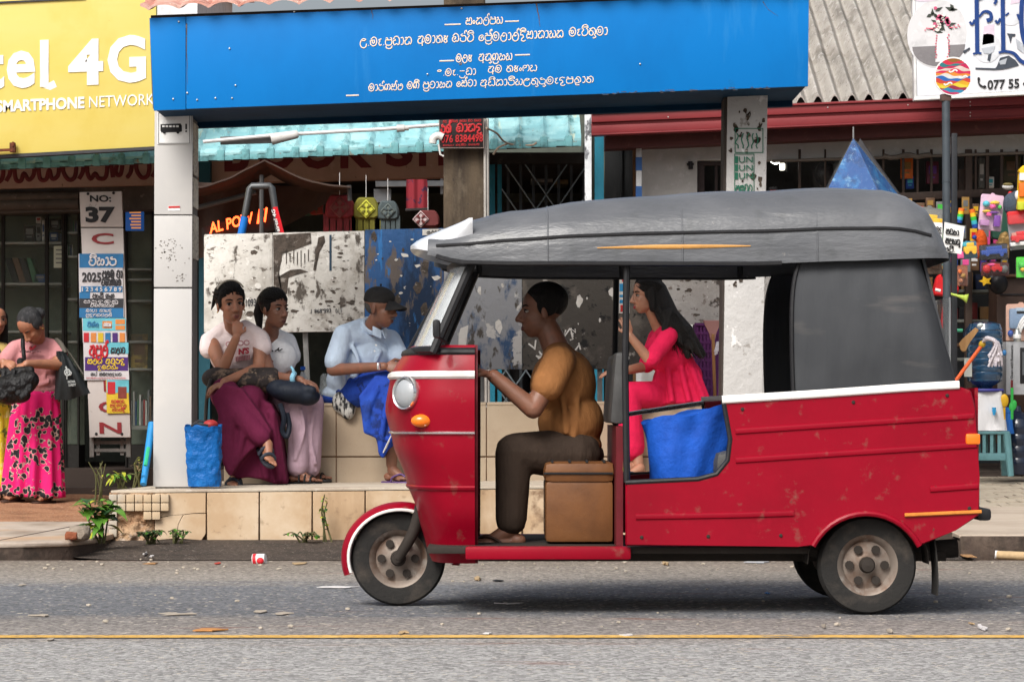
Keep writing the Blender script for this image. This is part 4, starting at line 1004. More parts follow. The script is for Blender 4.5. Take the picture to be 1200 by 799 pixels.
g = MB(); Ys = UP-.103
g.sinhala('rtx', 517, 147.5, 529, 156.5, Ys, .24, 0, .03); g.sinhala('banD', 535, 147, 566, 155.5, Ys, .24, 0, .03)
g.pxtext('076 8384498', 517, 159.3, 566, 168.5, Ys, 0, .02, .033, .003)
g.sinhala('kD siriyl tky br tyl', 519, 142, 564, 144.5, Ys, .2, 0, .033); g.sinhala('bgyT kDsir tkyp', 519, 170.5, 562, 172.3, Ys, .2, 0, .033)
g.build('lettering', simple('sign_bright_red', (.45, .02, .025), .5), pb)
# white fixtures and tubes on the turquoise roof edge
t = thing('pipe_lamp', 'white plastic pipe and flood lamp along the turquoise roof edge', 'pipe', at(400, 160, 22.2))
g = MB(); PYY = 22.2
g.tube([at(238, 167, PYY), at(318, 159.5, PYY), at(452, 152, PYY), at(516, 147, PYY)], .014, 8); g.build('pipe', simple('white_pvc', (.62, .62, .62), .4), t)
g = MB(); g.tube([at(318, 164, PYY-.05), at(347, 158.5, PYY-.05)], [.045, .032], 14); g.tube([at(347, 158.5, PYY-.05), at(349.5, 158, PYY-.05)], [.032, .026], 14); g.build('lamp_body', simple('white_pvc_2', (.58, .57, .55), .45), t)
g = MB(); g.tube([at(465, 151.5, PYY-.05), at(474, 151, PYY-.05)], .028, 12); g.tube([at(474, 151, PYY-.05), at(479, 150.8, PYY-.05)], .02, 12); g.build('camera_head', simple('white_pvc_3', (.58, .57, .55), .45), t)
g = MB(); g.px(258, 161, 318, 170, PYY+.03, .05, 0, .03, .004); g.build('bracket_box', simple('bracket_grey', (.12, .12, .12), .6), t)
t = thing('gutter_lamp', 'small white curved lamp bracket left of the brown pole', 'lamp', at(512, 180, UP-.05))
g = MB(); g.tube(cr([at(507, 169, UP-.1), at(508, 163, UP-.1), at(514, 160, UP-.1), at(519, 162, UP-.1)], 5), .03, 10); g.tube([at(514, 170, UP-.1), at(516, 182, UP-.1), at(520, 184, UP-.1)], .008, 6); g.build('bracket', simple('white_enamel', (.6, .6, .58), .4), t)
g = MB(); g.tube(cr([at(570, 151, 21.9), at(582, 157, 22.3), at(590, 166, 22.7), at(600, 170, 22.9), at(622, 171, 22.9), at(629, 168, 22.9)], 6), .008, 6)
g.tube(cr([at(578, 182, 22.8), at(584, 174, 22.8), at(594, 169.5, 22.85)], 6), .008, 6); tag(g.build('cable', simple('pale_cable', (.35, .27, .2), .6)), 'pale loose cable drooping from the turquoise tiles beside the brown pole', 'cable')

# collapsible gate
t = thing('collapsible_gate', 'collapsible steel lattice gate across the dark doorway right of the brown pole', 'gate', (xat(630, 23.9), 23.9, .3))
g = MB(); GY = 23.9
x0, x1, z0, z1 = xat(588, GY), xat(692, GY), .4, 2.85
step = (x1-x0)/4.4
n = int((z1-z0)/(step*1.45))+3
for k in range(-n-2, 8):
    for s in (1, -1):
        a = Vector((x0, GY+(.01 if s > 0 else 0), 0)); pts = []
        xa_, za_ = (x0, z0+k*step*1.45) if s > 0 else (x1, z0+k*step*1.45)
        L = x1-x0
        ta = max(0, (z0-za_)/(1.45*L)); tb = min(1, (z1-za_)/(1.45*L))
        if tb-ta < .02: continue
        pa = Vector((xa_+s*L*ta, GY+s*.006, za_+1.45*L*ta)); pb_ = Vector((xa_+s*L*tb, GY+s*.006, za_+1.45*L*tb))
        g.tube([pa, pb_], .0065, 5)
g.build('lattice', simple('gate_grey', (.20, .25, .28), .5, metal=.4), t)
for i in range(7):
    b = MB(); xx = x0+(x1-x0)*(i+.5)/7; b.bb(xx-.012, xx+.012, GY+.03, GY+.05, .36, 2.85); b.build('upright', simple('gate_dark', (.03, .035, .04), .6), t)
# things glimpsed behind the gate
crate('stacked_carton', 'pale carton behind the lattice gate', 'carton', 622, 205, 648, 214, 25.5, .4, simple('pale_carton', (.28, .3, .32), .7), None, m_goods[6])
crate('stacked_carton', 'tan carton right of the pale one behind the lattice gate', 'carton', 650, 203, 666, 217, 25.6, .4, simple('tan_carton', (.25, .2, .1), .7), None, m_goods[3])
crate('counter', 'dark counter standing behind the lattice gate', 'counter', 590, 238, 688, 420, 25.4, .5, m_dark, None, m_goods[6])
b = MB(); b.lathe([(0, 0), (.09, 0), (.10, .02), (.11, 1.6), (.10, 1.62), (0, 1.62)], (xat(610, 25.8), 25.8, .4), (0, 0, 1), 14); tag(b.build('cloth_roll', m_goods[0]), 'dark upright roll behind the lattice gate near the brown pole', 'roll')
# peeling white pole
t = thing('white_pole', 'peeling white painted post between the turquoise roof and the red gutter', 'post', (xat(690, 22.5), 22.5, .1))
g = MB(); g.quadbox((xat(686.5, 22.5), 22.5, .1), (xat(694.5, 22.5), 22.5, .1), (xat(693, 22.5), 22.5, 3.4), (xat(685, 22.5), 22.5, 3.4), .06, 0, .006)
g.build('post', M('peeling_white_post', (.62, .64, .66), .7, layers=[((.05, .05, .055), 7, .55, .59, (1, 1, .5)), ((.4, .42, .45), 3, .5, .7)], bump=(20, .4)), t)

# ------------------------------------------------------------------ toy shop on the right
GYY = 22.9
GSL = .0415
def gq(x, y, Y=GYY): return at(x, y-(x-700)*GSL, Y)
tb = thing('shop_building', 'toy shop with dark red gutter, grey corrugated roof and barred white front', 'shop', (4.5, 25, .2))
m_gut = M('maroon_gutter', (.20, .026, .030), .45, layers=[((.15, .02, .024), 2, .45, .7, (.4, 1, 1)), ((.28, .06, .06), 9, .6, .8, (.2, 1, 1))], bump=(20, .05))
m_gut2 = M('maroon_beam', (.085, .026, .024), .7, layers=[((.06, .018, .017), 4, .45, .7), ((.14, .06, .05), 14, .6, .75)], bump=(20, .2))
m_gwall = M('grey_wall', (.42, .42, .41), .85, layers=[((.33, .33, .32), 2, .45, .7), ((.2, .19, .18), 9, .67, .73), ((.5, .5, .5), 14, .55, .75)], bump=(18, .2))
m_asb = M('corrugated_cement', (.37, .345, .315), .95, layers=[((.2, .185, .165), 4, .45, .65, (1, .5, 1)), ((.47, .45, .43), 16, .56, .68), ((.12, .10, .09), 34, .61, .68), ((.2, .17, .14), 2, .58, .75)], bump=(60, .6))
m_brn = M('brown_bar', (.055, .036, .028), .6, layers=[((.03, .02, .016), 5, .45, .7), ((.1, .07, .05), 18, .62, .72)], bump=(20, .15))
g = MB()
xa, xb = 693, 1620
prof = [(0, 133, 0), (1.5, 135, .02), (4, 136, -.0), (12.5, 0, 0)]
def gutter(y0, y1, dy, th): g.quadbox(gq(xa, y1)+Vector((0, dy, 0)), gq(xb, y1)+Vector((0, dy, 0)), gq(xb, y0)+Vector((0, dy, 0)), gq(xa, y0)+Vector((0, dy, 0)), th, 0, .004)
gutter(132, 134.6, -.03, .16); gutter(134.8, 144.2, -.012, .14); gutter(144.4, 148.2, .015, .12); gutter(148.4, 157.6, -.012, .14); gutter(157.8, 159.5, -.022, .15)
gt = g.build('gutter', m_gut, tb)
g = MB()
for x_, y_ in ((783, 141.5), (970, 138), (1064, 139), (1137, 138.5), (1137, 143), (1137, 151), (1137, 155)):
    g.lathe([(0, 0), (.006, 0), (.004, .005), (0, .005)], gq(x_, y_, GYY-.014), (0, -1, 0), 8)
g.build('rivet', simple('zinc_rivet', (.6, .58, .55), .4), gt)
g = MB(); g.quadbox(gq(709, 175.5, 23.1), gq(xb, 175.5, 23.1), gq(xb, 158, 23.1), gq(709, 158, 23.1), .25); g.build('beam', m_gut2, tb)
g = MB()
rx0, rx1 = xat(700, 22.8), 7.5
def zg(x): return zat(131, GYY)+(x-xat(700, GYY))*GSL
def corr(u, v):
    x = rx0+(rx1-rx0)*u; y = 22.985+4.2*v
    lap = 1 if (y-22.86) > 1.62 else 0
    return (x, y, zg(x)-.04+(y-22.86)*.46+.046*math.cos((x-rx0)*2*math.pi/.134)+lap*.014+.004*noise.noise((x*20, y*20, 0)))
NX = int((rx1-rx0)/.0112)
g.grid(corr, NX, 90, 0, (0, 0, -.012)); g.build('roof', m_asb, tb)
g = MB()
WY = 23.45
# wall pieces butted round the openings
zt_ = zat(150, WY)
g.bb(xat(752, WY), xat(817, WY), WY, WY+.2, .1, zt_); g.bb(xat(817, WY), xat(852, WY), WY, WY+.2, zat(189, WY), zt_); g.bb(xat(817, WY), xat(852, WY), WY, WY+.2, .1, zat(262, WY))
g.quadbox(at(852, 189.5, WY), at(1700, 162, WY), at(1700, 110, WY), at(852, 158, WY), .2)
g.bb(xat(852, WY), xat(905, WY), WY, WY+.2, .1, zat(262, WY))
g.bb(xat(852, WY), xat(901, WY), WY, WY+.2, zat(262, WY), zat(189.6, WY)) if False else None
g.build('wall', m_gwall, tb)
g = MB(); g.quadbox(at(905, 191, WY-.04), at(1700, 165, WY-.04), at(1700, 162, WY-.04), at(905, 188, WY-.04), .06, 0, .004)
g.tube([at(1035+i*8, 184.5-i*.2+R.uniform(-1.4, 1.4), WY-.03) for i in range(8)], .02, 6); g.build('lintel_ledge', simple('cracked_ledge', (.16, .14, .12), .9, bump=(30, .5)), tb)
g = MB()
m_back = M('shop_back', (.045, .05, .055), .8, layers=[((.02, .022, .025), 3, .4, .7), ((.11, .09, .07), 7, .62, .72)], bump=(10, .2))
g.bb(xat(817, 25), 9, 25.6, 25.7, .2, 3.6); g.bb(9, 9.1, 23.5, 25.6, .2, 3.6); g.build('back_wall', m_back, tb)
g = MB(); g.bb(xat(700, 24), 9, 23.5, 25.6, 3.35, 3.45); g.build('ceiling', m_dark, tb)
g = MB()
for x_, w_ in ((935.5, 3), (966, 2), (1003, 3), (1034, 2.5), (1057, 3), (1074, 2.5), (1090, 3), (1142, 2.5), (1155, 4), (1172, 3.5), (1190, 3), (1209, 3), (1228, 3)):
    g.bb(xat(x_, WY), xat(x_+w_, WY), WY-.01, WY+.02, zat(232, WY), zat(176, WY), 0, .003)
g.quadbox(at(905, 243, WY-.03), at(1700, 206, WY-.03), at(1700, 196, WY-.03), at(905, 234, WY-.03), .08, 0, .005)
g.bb(xat(1131, WY), xat(1139, WY), WY-.02, WY+.06, .3, zat(176, WY), 0, .004); g.bb(xat(1126, WY), xat(1134, WY), WY+.1, WY+.16, zat(232, WY), zat(198, WY))
g.build('window_bars', m_brn, tb)
g = MB()
for x0_, x1_ in ((818, 826), (838.5, 841.5), (850, 856)): g.bb(xat(x0_, WY), xat(x1_, WY), WY+.05, WY+.1, zat(262, WY), zat(190, WY))
g.bb(xat(818, WY), xat(856, WY), WY+.04, WY+.11, zat(194, WY), zat(190, WY)); g.build('window_frame', simple('dark_red_frame', (.03, .018, .018), .6), tb)
for k, (x0_, x1_) in enumerate(((826, 837), (842, 852))):
    b = MB(); b.px(x0_, 229, x1_, 233, WY+.045, .004); st_ = b.build('sticker', simple('sticker_red2', (.5, .02, .02), .5), tb)
    b = MB(); b.px(x0_+6, 229.3, x1_-.3, 232.6, WY+.04, .003); b.build('yellow_end', simple('sticker_yellow', (.6, .3, .02), .5), st_)
g = MB(); g.bb(xat(708, 24), xat(744, 24), 23.8, 23.86, .2, 3.2); g.bb(xat(726, 24), xat(728, 24), 23.77, 23.8, .2, 3.2); g.build('dark_door', M('dark_door', (.018, .02, .022), .6, layers=[((.05, .05, .05), 6, .55, .8, (3, 1, .3))], bump=(20, .1)), tb)
g = MB(); g.bb(xat(742, 23.5), xat(747, 23.5), 23.5, 23.6, .2, 3.2); g.build('door_jamb', simple('ochre_wood', (.12, .06, .025), .8), tb)
t = thing('striped_post', 'thin blue and white striped post beside the grey wall', 'post', (xat(749, 23.2), 23.2, .3))
g = MB(); g.bb(xat(745.5, 23.2), xat(752, 23.2), 23.2, 23.26, .3, zat(174, 23.2), 0, .004); g.build('post', simple('post_white', (.42, .43, .44), .6), t)
for i in range(6):
    b = MB(); y_ = 185+i*34; b.px(745.2, y_, 752.3, y_+15.5, 23.194, .07); b.build('band', simple('post_blue', (.02, .08, .24), .5), t)
g = MB(); g.tube([at(809, 190, WY-.02), at(809.5, 199, WY-.02)], .018, 6); g.tube([at(805, 193.5, WY-.02), at(813, 193, WY-.02)], .010, 6); tag(g.build('wall_hook', m_ink), 'black iron hook on the grey wall left of the right pillar', 'hook')

# lit bulb and lamp
t = thing('light_bulb', 'round glowing bulb hanging inside the toy shop next to the right pillar', 'bulb', at(907.5, 195, 23.9))
m_glow = M('lamp_glow', (1, .97, .9), .4, emit=((1, .95, .85), 12))
g = MB(); g.ell(at(909, 186.5, 23.7), .048); g.build('bulb', m_glow, t)
g = MB(); g.tube([at(907.5, 182, 23.9), at(907.5, 166, 23.9)], [.022, .008], 8); g.build('socket', m_ink, t)
t = thing('tube_lamp', 'square glowing lamp under the round bulb in the toy shop', 'lamp', at(915, 200, 24.1))
g = MB(); g.px(914, 192, 920, 200, 24.1, .05, 0, 0, .01); g.build('diffuser', M('lamp_glow2', (1, .97, .9), .4, emit=((1, .95, .8), 3)), t)
g = MB(); g.px(921.3, 190, 923.5, 201.5, 24.1, .06); g.build('bracket', m_ink, t)

# flower shop billboard
FB = 22.4
fsl = .052
def fp(x, y): return at(x, y-(x-1072)*fsl, FB)
t = thing('billboard', 'white billboard with blue ornate letters, a flower bouquet picture and a phone number', 'billboard', fp(1150, 118))
g = MB(); g.quadbox(fp(1075, 114), fp(1420, 114), fp(1420, -90), fp(1071, -90), .06); bp2 = g.build('panel', M('pale_vinyl', (.66, .68, .72), .4, layers=[((.58, .6, .66), 1.5, .45, .7), ((.74, .72, .74), 3, .5, .75)], bump=(3, .04)), t)
g = MB(); g.quadbox(fp(1071.5, 118.5), fp(1420, 118.5), fp(1420, 114.2), fp(1071.5, 114.2), .09, 0, .004); g.quadbox(fp(1071.5, 114.2), fp(1074.6, 114.2), fp(1071, -90), fp(1067.5, -90), .09, 0, .004); g.build('frame', simple('white_frame', (.72, .72, .72), .4), t)
def fprint(name, polys, col, lay=1, parent=None):
    b = MB()
    for p in polys: b.prism([fp(x, y)+Vector((0, -.0016*lay, 0)) for x, y in p], .002)
    return b.build(name, simple('vinyl_'+name, col, .5, bump=(20, .02)), parent or bp2)
def circ(cx, cy, rx, ry=None, n=18, a0=0, a1=2*math.pi):
    ry = ry or rx
    return [(cx+rx*math.cos(a0+(a1-a0)*i/n), cy-ry*math.sin(a0+(a1-a0)*i/n)) for i in range(n+(0 if abs(a1-a0) > 6.2 else 1))]
fprint('arched_shape', [circ(1098, 42, 35, 40, 28)], (.60, .60, .62), 1)
fprint('grey_rug', [circ(1100, 56, 31, 24, 16, math.pi, 2*math.pi)], (.20, .19, .20), 2)
fprint('mauve_patch', [circ(1087, -8, 26, 12, 16), [(1153, 36), (1165, 34), (1165, 56), (1151, 58)], [(1187, -5), (1199, -5), (1199, 10), (1184, 12)]], (.62, .52, .62), 2)
fprint('white_stand', [[(1098, 42), (1110, 42), (1112, 75), (1096, 75)]], (.74, .72, .74), 3)
r_ = random.Random(3)
fprint('dark_leaves', [[(cx+s*math.cos(a), cy+s*math.sin(a)), (cx+.35*s*math.cos(a+1.6), cy+.35*s*math.sin(a+1.6)), (cx-.6*s*math.cos(a), cy-.6*s*math.sin(a)), (cx+.35*s*math.cos(a-1.6), cy+.35*s*math.sin(a-1.6))] for cx, cy, s, a in [(r_.gauss(1102, 7), r_.gauss(28, 7), r_.uniform(4, 7), r_.uniform(0, 6.3)) for _ in range(26)]], (.05, .06, .05), 4)
fprint('pink_flowers', [circ(r_.gauss(1103, 6), r_.gauss(28, 7), r_.uniform(1.6, 3.2), None, 9) for _ in range(14)], (.55, .10, .20), 5)
fprint('white_flowers', [circ(r_.gauss(1103, 6), r_.gauss(29, 6.5), r_.uniform(1.3, 2.6), None, 9) for _ in range(10)], (.75, .70, .66), 6)
fprint('petals', [circ(1084+i*1.7, 36+r_.uniform(-2, 2), .9, None, 6) for i in range(9)]+[circ(1113+i*1.6, 34+r_.uniform(-2, 2), .9, None, 6) for i in range(8)]+[circ(1097+r_.uniform(-1, 1), 44+i*3.2, 1, None, 6) for i in range(9)]+[circ(1111+r_.uniform(-1, 1), 44+i*3.2, 1, None, 6) for i in range(9)], (.6, .12, .18), 7)
fprint('lavender_shade', [circ(1157, 62, 16, 17, 20), circ(1185, 28, 12, 9, 16)], (.60, .62, .66), 2)
fprint('ink_sketch', [[(1143, 84), (1166, 86), (1168, 84), (1172, 74), (1182, 72), (1190, 78), (1194, 84), (1182, 87), (1172, 88), (1165, 88), (1143, 86)], [(1128, 64), (1136, 60), (1137, 62), (1130, 67)], [(1180, 46), (1190, 47), (1189, 50), (1186, 50), (1184, 58), (1182, 50)], [(1158, 70), (1162, 68), (1160, 78), (1157, 76)]], (.05, .06, .08), 4)
fprint('silver_ware', [[(1150, 62), (1166, 60), (1164, 66), (1160, 69), (1153, 68)], [(1190, 52), (1199, 60), (1199, 70), (1192, 64)], [(1170, 78), (1180, 75), (1178, 82), (1172, 82)]], (.42, .45, .5), 5)
b = MB(); Yl = FB-.011
def fstroke(pts, w): b.tube([fp(x, y)+Vector((0, -.011, 0)) for x, y in cr(pts, 6)], [ww*FB/FP for ww in w] if isinstance(w, list) else w*FB/FP, 6, 0, flat=((0, -1, 0), .06))
fstroke([(1144, -20), (1144.5, 30), (1145, 66)], 2.5); fstroke([(1140, 68), (1145, 67), (1150, 68)], 1.2)
fstroke([(1136, 30), (1139, 33), (1142, 28)], 1.4); fstroke([(1147, 25), (1153, 19), (1160, 21), (1161, 28), (1156, 30)], [1.2, 2.6]); fstroke([(1146, 4), (1160, 0), (1167, 6), (1165, 11)], 1.6)
fstroke([(1174.5, -20), (1175, 30), (1175.5, 66)], 2.5); fstroke([(1170, 68), (1178, 67), (1188, 70), (1196, 79), (1206, 84)], [1.2, 2.6]); fstroke([(1166, 30), (1169, 33), (1172, 28)], 1.4); fstroke([(1178, 25), (1182, 22)], 1)
fstroke([(1206, -12), (1198, 5), (1197, 40), (1203, 62), (1216, 68), (1228, 55), (1230, 20), (1222, -8), (1206, -12)], 2.6); fstroke([(1192, 24), (1195, 31), (1198, 27)], 1.4)
b.build('blue_lettering', simple('navy_vinyl', (.012, .045, .19), .4), bp2)
b = MB(); fs_ = []
b.textbox('077 55 40', fp(1157, 110.5)+Vector((0, -.006, 0)), fp(1212, 110.5)+Vector((0, -.006, 0)), fp(1157, 99.5)+Vector((0, -.006, 0)), 0, .02, .003)
fstroke([(1146.5, 98), (1147, 103), (1150.5, 106.5), (1154, 107.5)], 1.0); b.ell(fp(1146.8, 97.5)+Vector((0, -.008, 0)), (.011, .004, .014), sub=2); b.ell(fp(1153.5, 107)+Vector((0, -.008, 0)), (.014, .004, .011), sub=2)
b.build('phone_number', m_ink, bp2)

# round textile sign on its pole
RP = 20.8
t = thing('round_sign', 'round sign picturing folded striped cloths on a slim grey steel pole', 'sign', at(1109, 480, RP))
g = MB(); g.tube([(xat(1110, RP), RP, .25), at(1109.5, 300, RP), at(1108.5, 118, RP)], .029, 14); g.tube([(xat(1109.3, RP), RP, zat(214, RP)), (xat(1109.3, RP), RP, zat(212.5, RP))], .033, 14); g.build('pole', simple('grey_blue_steel', (.07, .085, .10), .45, metal=.3), t)
g = MB(); g.px(1103, 111, 1115, 119, RP-.03, .07, 0, 0, .004); g.build('clamp', simple('rust_clamp', (.09, .055, .045), .7), t)
cx, cy, rr = 1117, 90.5, 22.6
g = MB(); g.lathe([(0, 0), (rr*RP/FP, 0), (rr*RP/FP, .012), (0, .012)], at(cx, cy, RP-.03), (0, -1, 0), 48); disc = g.build('disc', m_sheet, t)
cols = [(.22, .09, .02), (.5, .02, .05), (.02, .16, .18), (.45, .015, .08), (.6, .5, .45), (.55, .02, .08), (.62, .22, .03), (.6, .6, .58), (.02, .12, .4), (.5, .05, .03), (.6, .33, .02), (.62, .5, .04), (.25, .02, .05), (.02, .2, .35), (.45, .03, .1)]
def wv(x, k): return 1.6*math.sin(x*.16+k*.9)+.9*math.sin(x*.37+k*2)
N = len(cols); r2 = rr-1.4
for k in range(N):
    tp, bt = [], []
    for i in range(41):
        x = -r2+2*r2*i/40; h = math.sqrt(max(0, r2*r2-x*x))
        ya = max(-h, min(h, -r2+2*r2*k/N+wv(x, k) if k else -99)); yb_ = max(-h, min(h, -r2+2*r2*(k+1)/N+wv(x, k+1) if k < N-1 else 99))
        if yb_ > ya: tp.append((x, ya)); bt.append((x, yb_))
    if len(tp) < 3: continue
    b = MB(); b.prism([at(cx+x, cy+y, RP-.043) for x, y in tp]+[at(cx+x, cy+y, RP-.043) for x, y in reversed(bt)], .001)
    b.build('cloth_band', simple('band_%d' % k, cols[k], .5, bump=(20, .02)), disc)
b = MB()
for x0_, y0_ in ((1112, 84), (1124, 91), (1106, 99)):
    b.tube([at(x0_+i*2, y0_+1.5*math.sin(i*1.3), RP-.045) for i in range(6)], .006, 5, flat=((0, -1, 0), .2))
b.build('white_scribble', m_sheet, disc)
t = thing('second_pole', 'thin black post standing just right of the round sign pole', 'post', at(1119, 470, 21.6))
g = MB(); g.bb(xat(1115.5, 21.6), xat(1122, 21.6), 21.6, 21.65, .28, zat(157, 21.6), 0, .005); g.build('post', simple('black_steel', (.018, .02, .024), .5), t)
t = thing('paper_sign', 'white paper notice with hand lettering tied to the round sign pole', 'notice', at(1112, 297, RP-.06))
g = MB(); g.quadbox(at(1093, 294, RP-.05), at(1104, 296, RP-.05), at(1104.5, 262, RP-.05), at(1092, 261, RP-.05), .004); g.build('back_sheet', m_sheet, t)
g = MB(); g.quadbox(at(1104, 295.5, RP-.06), at(1126.5, 298.5, RP-.06), at(1130.5, 266, RP-.06), at(1107, 261, RP-.06), .005); g.build('front_sheet', m_sheet, t)
g = MB(); Yp_ = RP-.064
g.sinhala('bD', 1097, 267, 1104, 272, Yp_+.01, .2, 0, -.1); g.sinhala('svl', 1096, 279, 1104, 283.5, Yp_+.01, .2, 0, -.1)
g.sinhala('sdha', 1108.5, 269, 1124, 274.5, Yp_-.002, .22, 0, -.14); g.sinhala('spynu', 1108, 279.5, 1125.5, 285.5, Yp_-.002, .22, 0, -.14); g.sinhala('pvI.', 1106, 290, 1120, 295, Yp_-.002, .22, 0, -.1)
g.build('lettering', m_ink, t)

# ------------------------------------------------------------------ goods of the toy shop
def C(n, c, r=.45, **k): return simple('toy_'+n, c, r, **k)
red, yel, blu, grn, pnk, pur, ora, wht, blk, gld, brn, cyn = [C(n, c) for n, c in (('red', (.55, .015, .02)), ('yellow', (.75, .45, .02)), ('blue', (.015, .06, .3)), ('green', (.05, .45, .05)), ('pink', (.7, .08, .28)), ('purple', (.16, .04, .3)), ('orange', (.7, .15, .02)), ('white', (.68, .68, .68)), ('black', (.012, .012, .015)), ('gold', (.35, .2, .05)), ('brown', (.12, .065, .035)), ('cyan', (.05, .4, .5)))]
m_clear = M('clear_wrap', (.9, .92, .95), .12, alpha=.04, spec=.35, bump=(14, .8))
m_wood = M('pale_wood', (.42, .24, .10), .55, layers=[((.3, .15, .06), 3, .45, .7, (8, 1, 1))], bump=(20, .1))
TY = 22.8
# blue wrapped pyramid
t = thing('pyramid_package', 'tall blue cloudy pyramid wrapped in clear plastic hanging under the red gutter', 'package', at(1010, 262, 22.3))
ap = at(1000, 163, 22.3); c = [at(958, 246, 22.15), at(1046, 262, 22.1), at(1060, 238, 22.6), at(972, 234, 22.7)]
g = MB(); g.add([ap]+c, [(0, 1, 2), (0, 2, 3), (0, 3, 4), (0, 4, 1), (4, 3, 2, 1)]); g.build('pyramid', M('cloud_blue', (.008, .07, .25), .45, layers=[((.02, .16, .40), 6, .47, .62), ((.16, .34, .52), 13, .56, .68), ((.006, .04, .14), 7, .55, .68)], spec=.15), t, sharp=10)
g = MB(); cc = (c[0]+c[1]+c[2]+c[3])/4
def wrap(u, v):
    ang = u*4; i = int(min(3, ang)); f = ang-i
    p = c[i].lerp(c[(i+1) % 4], f); q = ap.lerp(cc+(p-cc)*1.04, .02+.98*v)
    n_ = noise.noise((u*11, v*2.2, 1))*.022*v
    return q+(q-cc).normalized()*(.012+n_)
g.grid(wrap, 60, 16); g.build('plastic_wrap', m_clear, t)
g = MB(); g.tube([ap, at(1000, 150, 22.8)], .006, 5); g.build('cord', simple('cord_grey', (.2, .2, .2), .8), t)
t_ = MB(); t_.quadbox(at(1003, 176, 22.35), at(1056, 231, 22.6), at(1062, 238, 22.6), at(1008, 163, 22.35), .02); t_.build('back_fold', simple('grey_fold', (.11, .11, .12), .4), t)
b = MB(); b.ell(at(994, 203, 24), (.065, .065, .11)); tag(b.build('balloon', C('magenta', (.6, .02, .4), .25)), 'magenta balloon hanging left of the blue pyramid', 'balloon')
for x_, l_ in ((967, 'black'), (985, 'grey')):
    t = thing('wrapped_helmet', 'round %s helmet hanging in clear wrap left of the magenta balloon' % l_, 'helmet', at(x_, 226, 24.2)); b = MB(); b.ell(at(x_, 205, 24.2), (.09, .09, .11)); b.build('shell', blk if l_ == 'black' else m_goods[6], t)
    b = MB(); b.ell(at(x_, 207, 24.2), (.11, .1, .15)); b.build('wrap', m_clear, t)
for x_, n_ in ((951, 'small green glass jar on the sill beside the square lamp'), (1022, 'small red pack behind the bars right of the balloon')):
    pass
crate('red_display', 'small black display with red figures beside the right pillar', 'display', 901, 220, 911, 238, 23.9, .05, blk, None, red)
crate('foil_packet', 'shiny orange foil packet behind the window bars right of the pyramid', 'packet', 1056, 186, 1070, 210, 23.7, .05, ora, None, gld)
crate('blue_packet', 'dark blue packet below the orange foil one behind the bars', 'packet', 1062, 207, 1071, 222, 23.75, .05, blu, None, cyn)
crate('purple_packet', 'dark wine packet behind the bars left of the sign pole', 'packet', 1086, 190, 1100, 216, 23.8, .05, C('wine', (.15, .03, .06)), None, pur)
crate('white_box', 'white box on the upper shelf right of the sign pole', 'box', 1157, 208, 1165, 221, 23.8, .08, wht, None, cyn)
crate('clear_tube', 'grey tall packet on the upper shelf beside the white box', 'packet', 1147, 186, 1154, 221, 23.85, .06, m_goods[6], None, wht)
crate('brown_bundle', 'dark olive bundle at the upper right behind the bars', 'packet', 1176, 184, 1196, 214, 23.8, .1, C('olive', (.05, .045, .02)), None, brn)
crate('grey_box', 'dark grey box at the far right of the upper shelf', 'box', 1199, 180, 1222, 214, 23.8, .1, m_goods[6], None, blk)

def blister(label, x0, y0, x1, y1, card, bits, Y=TY, tilt=0, wrapit=True, mark=None, cat='toy pack'):
    """a hanging toy pack: printed card, toy pieces, clear wrap"""
    t = thing('toy_pack', label, cat, at((x0+x1)/2, y1, Y), 'toys hanging at the shop front')
    w, h = x1-x0, y1-y0; cx, cy = (x0+x1)/2, (y0+y1)/2
    def pt(u, v, dy=0):
        x, y = (u-.5)*w, (v-.5)*h; ca, sa = math.cos(tilt), math.sin(tilt)
        return at(cx+x*ca-y*sa, cy+x*sa+y*ca, Y-dy)
    b = MB(); b.prism([pt(.04, 0), pt(.4, 0), pt(.45, -.05), pt(.55, -.05), pt(.6, 0), pt(.96, 0), pt(1, .05), pt(1, 1), pt(0, 1), pt(0, .05)], .012, 0, .002); b.build('card', card, t)
    for (u, v, ru, rv, m, kind) in bits:
        b = MB(); p = pt(u, v, .03); rx, rz = ru*w*Y/FP, rv*h*Y/FP
        if kind == 'o': b.ell(p, (rx, .03, rz), sub=2)
        elif kind == 'b': b.box(p, (rx*2, .05, rz*2), 0, Euler((0, tilt, 0)), min(rx, rz)*.3)
        elif kind == 'c':     # toy car: body, cabin, wheels
            b.box(p, (rx*2, .06, rz*.9), 0, Euler((0, tilt, 0)), rz*.2); b.box(p+Vector((0, 0, rz*.7)), (rx*1.2, .055, rz*.8), 0, Euler((0, tilt, 0)), rz*.2)
            for s in (-.55, .55): b.lathe([(0, 0), (rz*.38, 0), (rz*.38, .02), (0, .02)], p+Vector((s*rx, -.03, -rz*.5)), (0, -1, 0), 10)
        b.build('toy_piece', m, t)
    if mark:
        b = MB(); b.textbox(mark[0], pt(mark[1], mark[4], .004), pt(mark[3], mark[4], .004), pt(mark[1], mark[2], .004), 0, .03, .003); b.build('print', mark[5], t)
    if wrapit:
        b = MB(); b.box(pt(.5, .52, .045), (w*Y/FP*1.02, .10, h*Y/FP*.95), 0, Euler((0, tilt, 0)), .02); b.build('clear_bag', m_clear, t)
    return t
blister('clear bag holding a yellow and pink toy truck beside the paper notice', 1070, 244, 1104, 292, m_goods[6], [(.55, .3, .42, .12, yel, 'c'), (.7, .4, .3, .09, pnk, 'b'), (.42, .72, .22, .16, blk, 'o'), (.42, .72, .1, .07, wht, 'o'), (.2, .25, .12, .2, wht, 'b')], 22.5, .1)
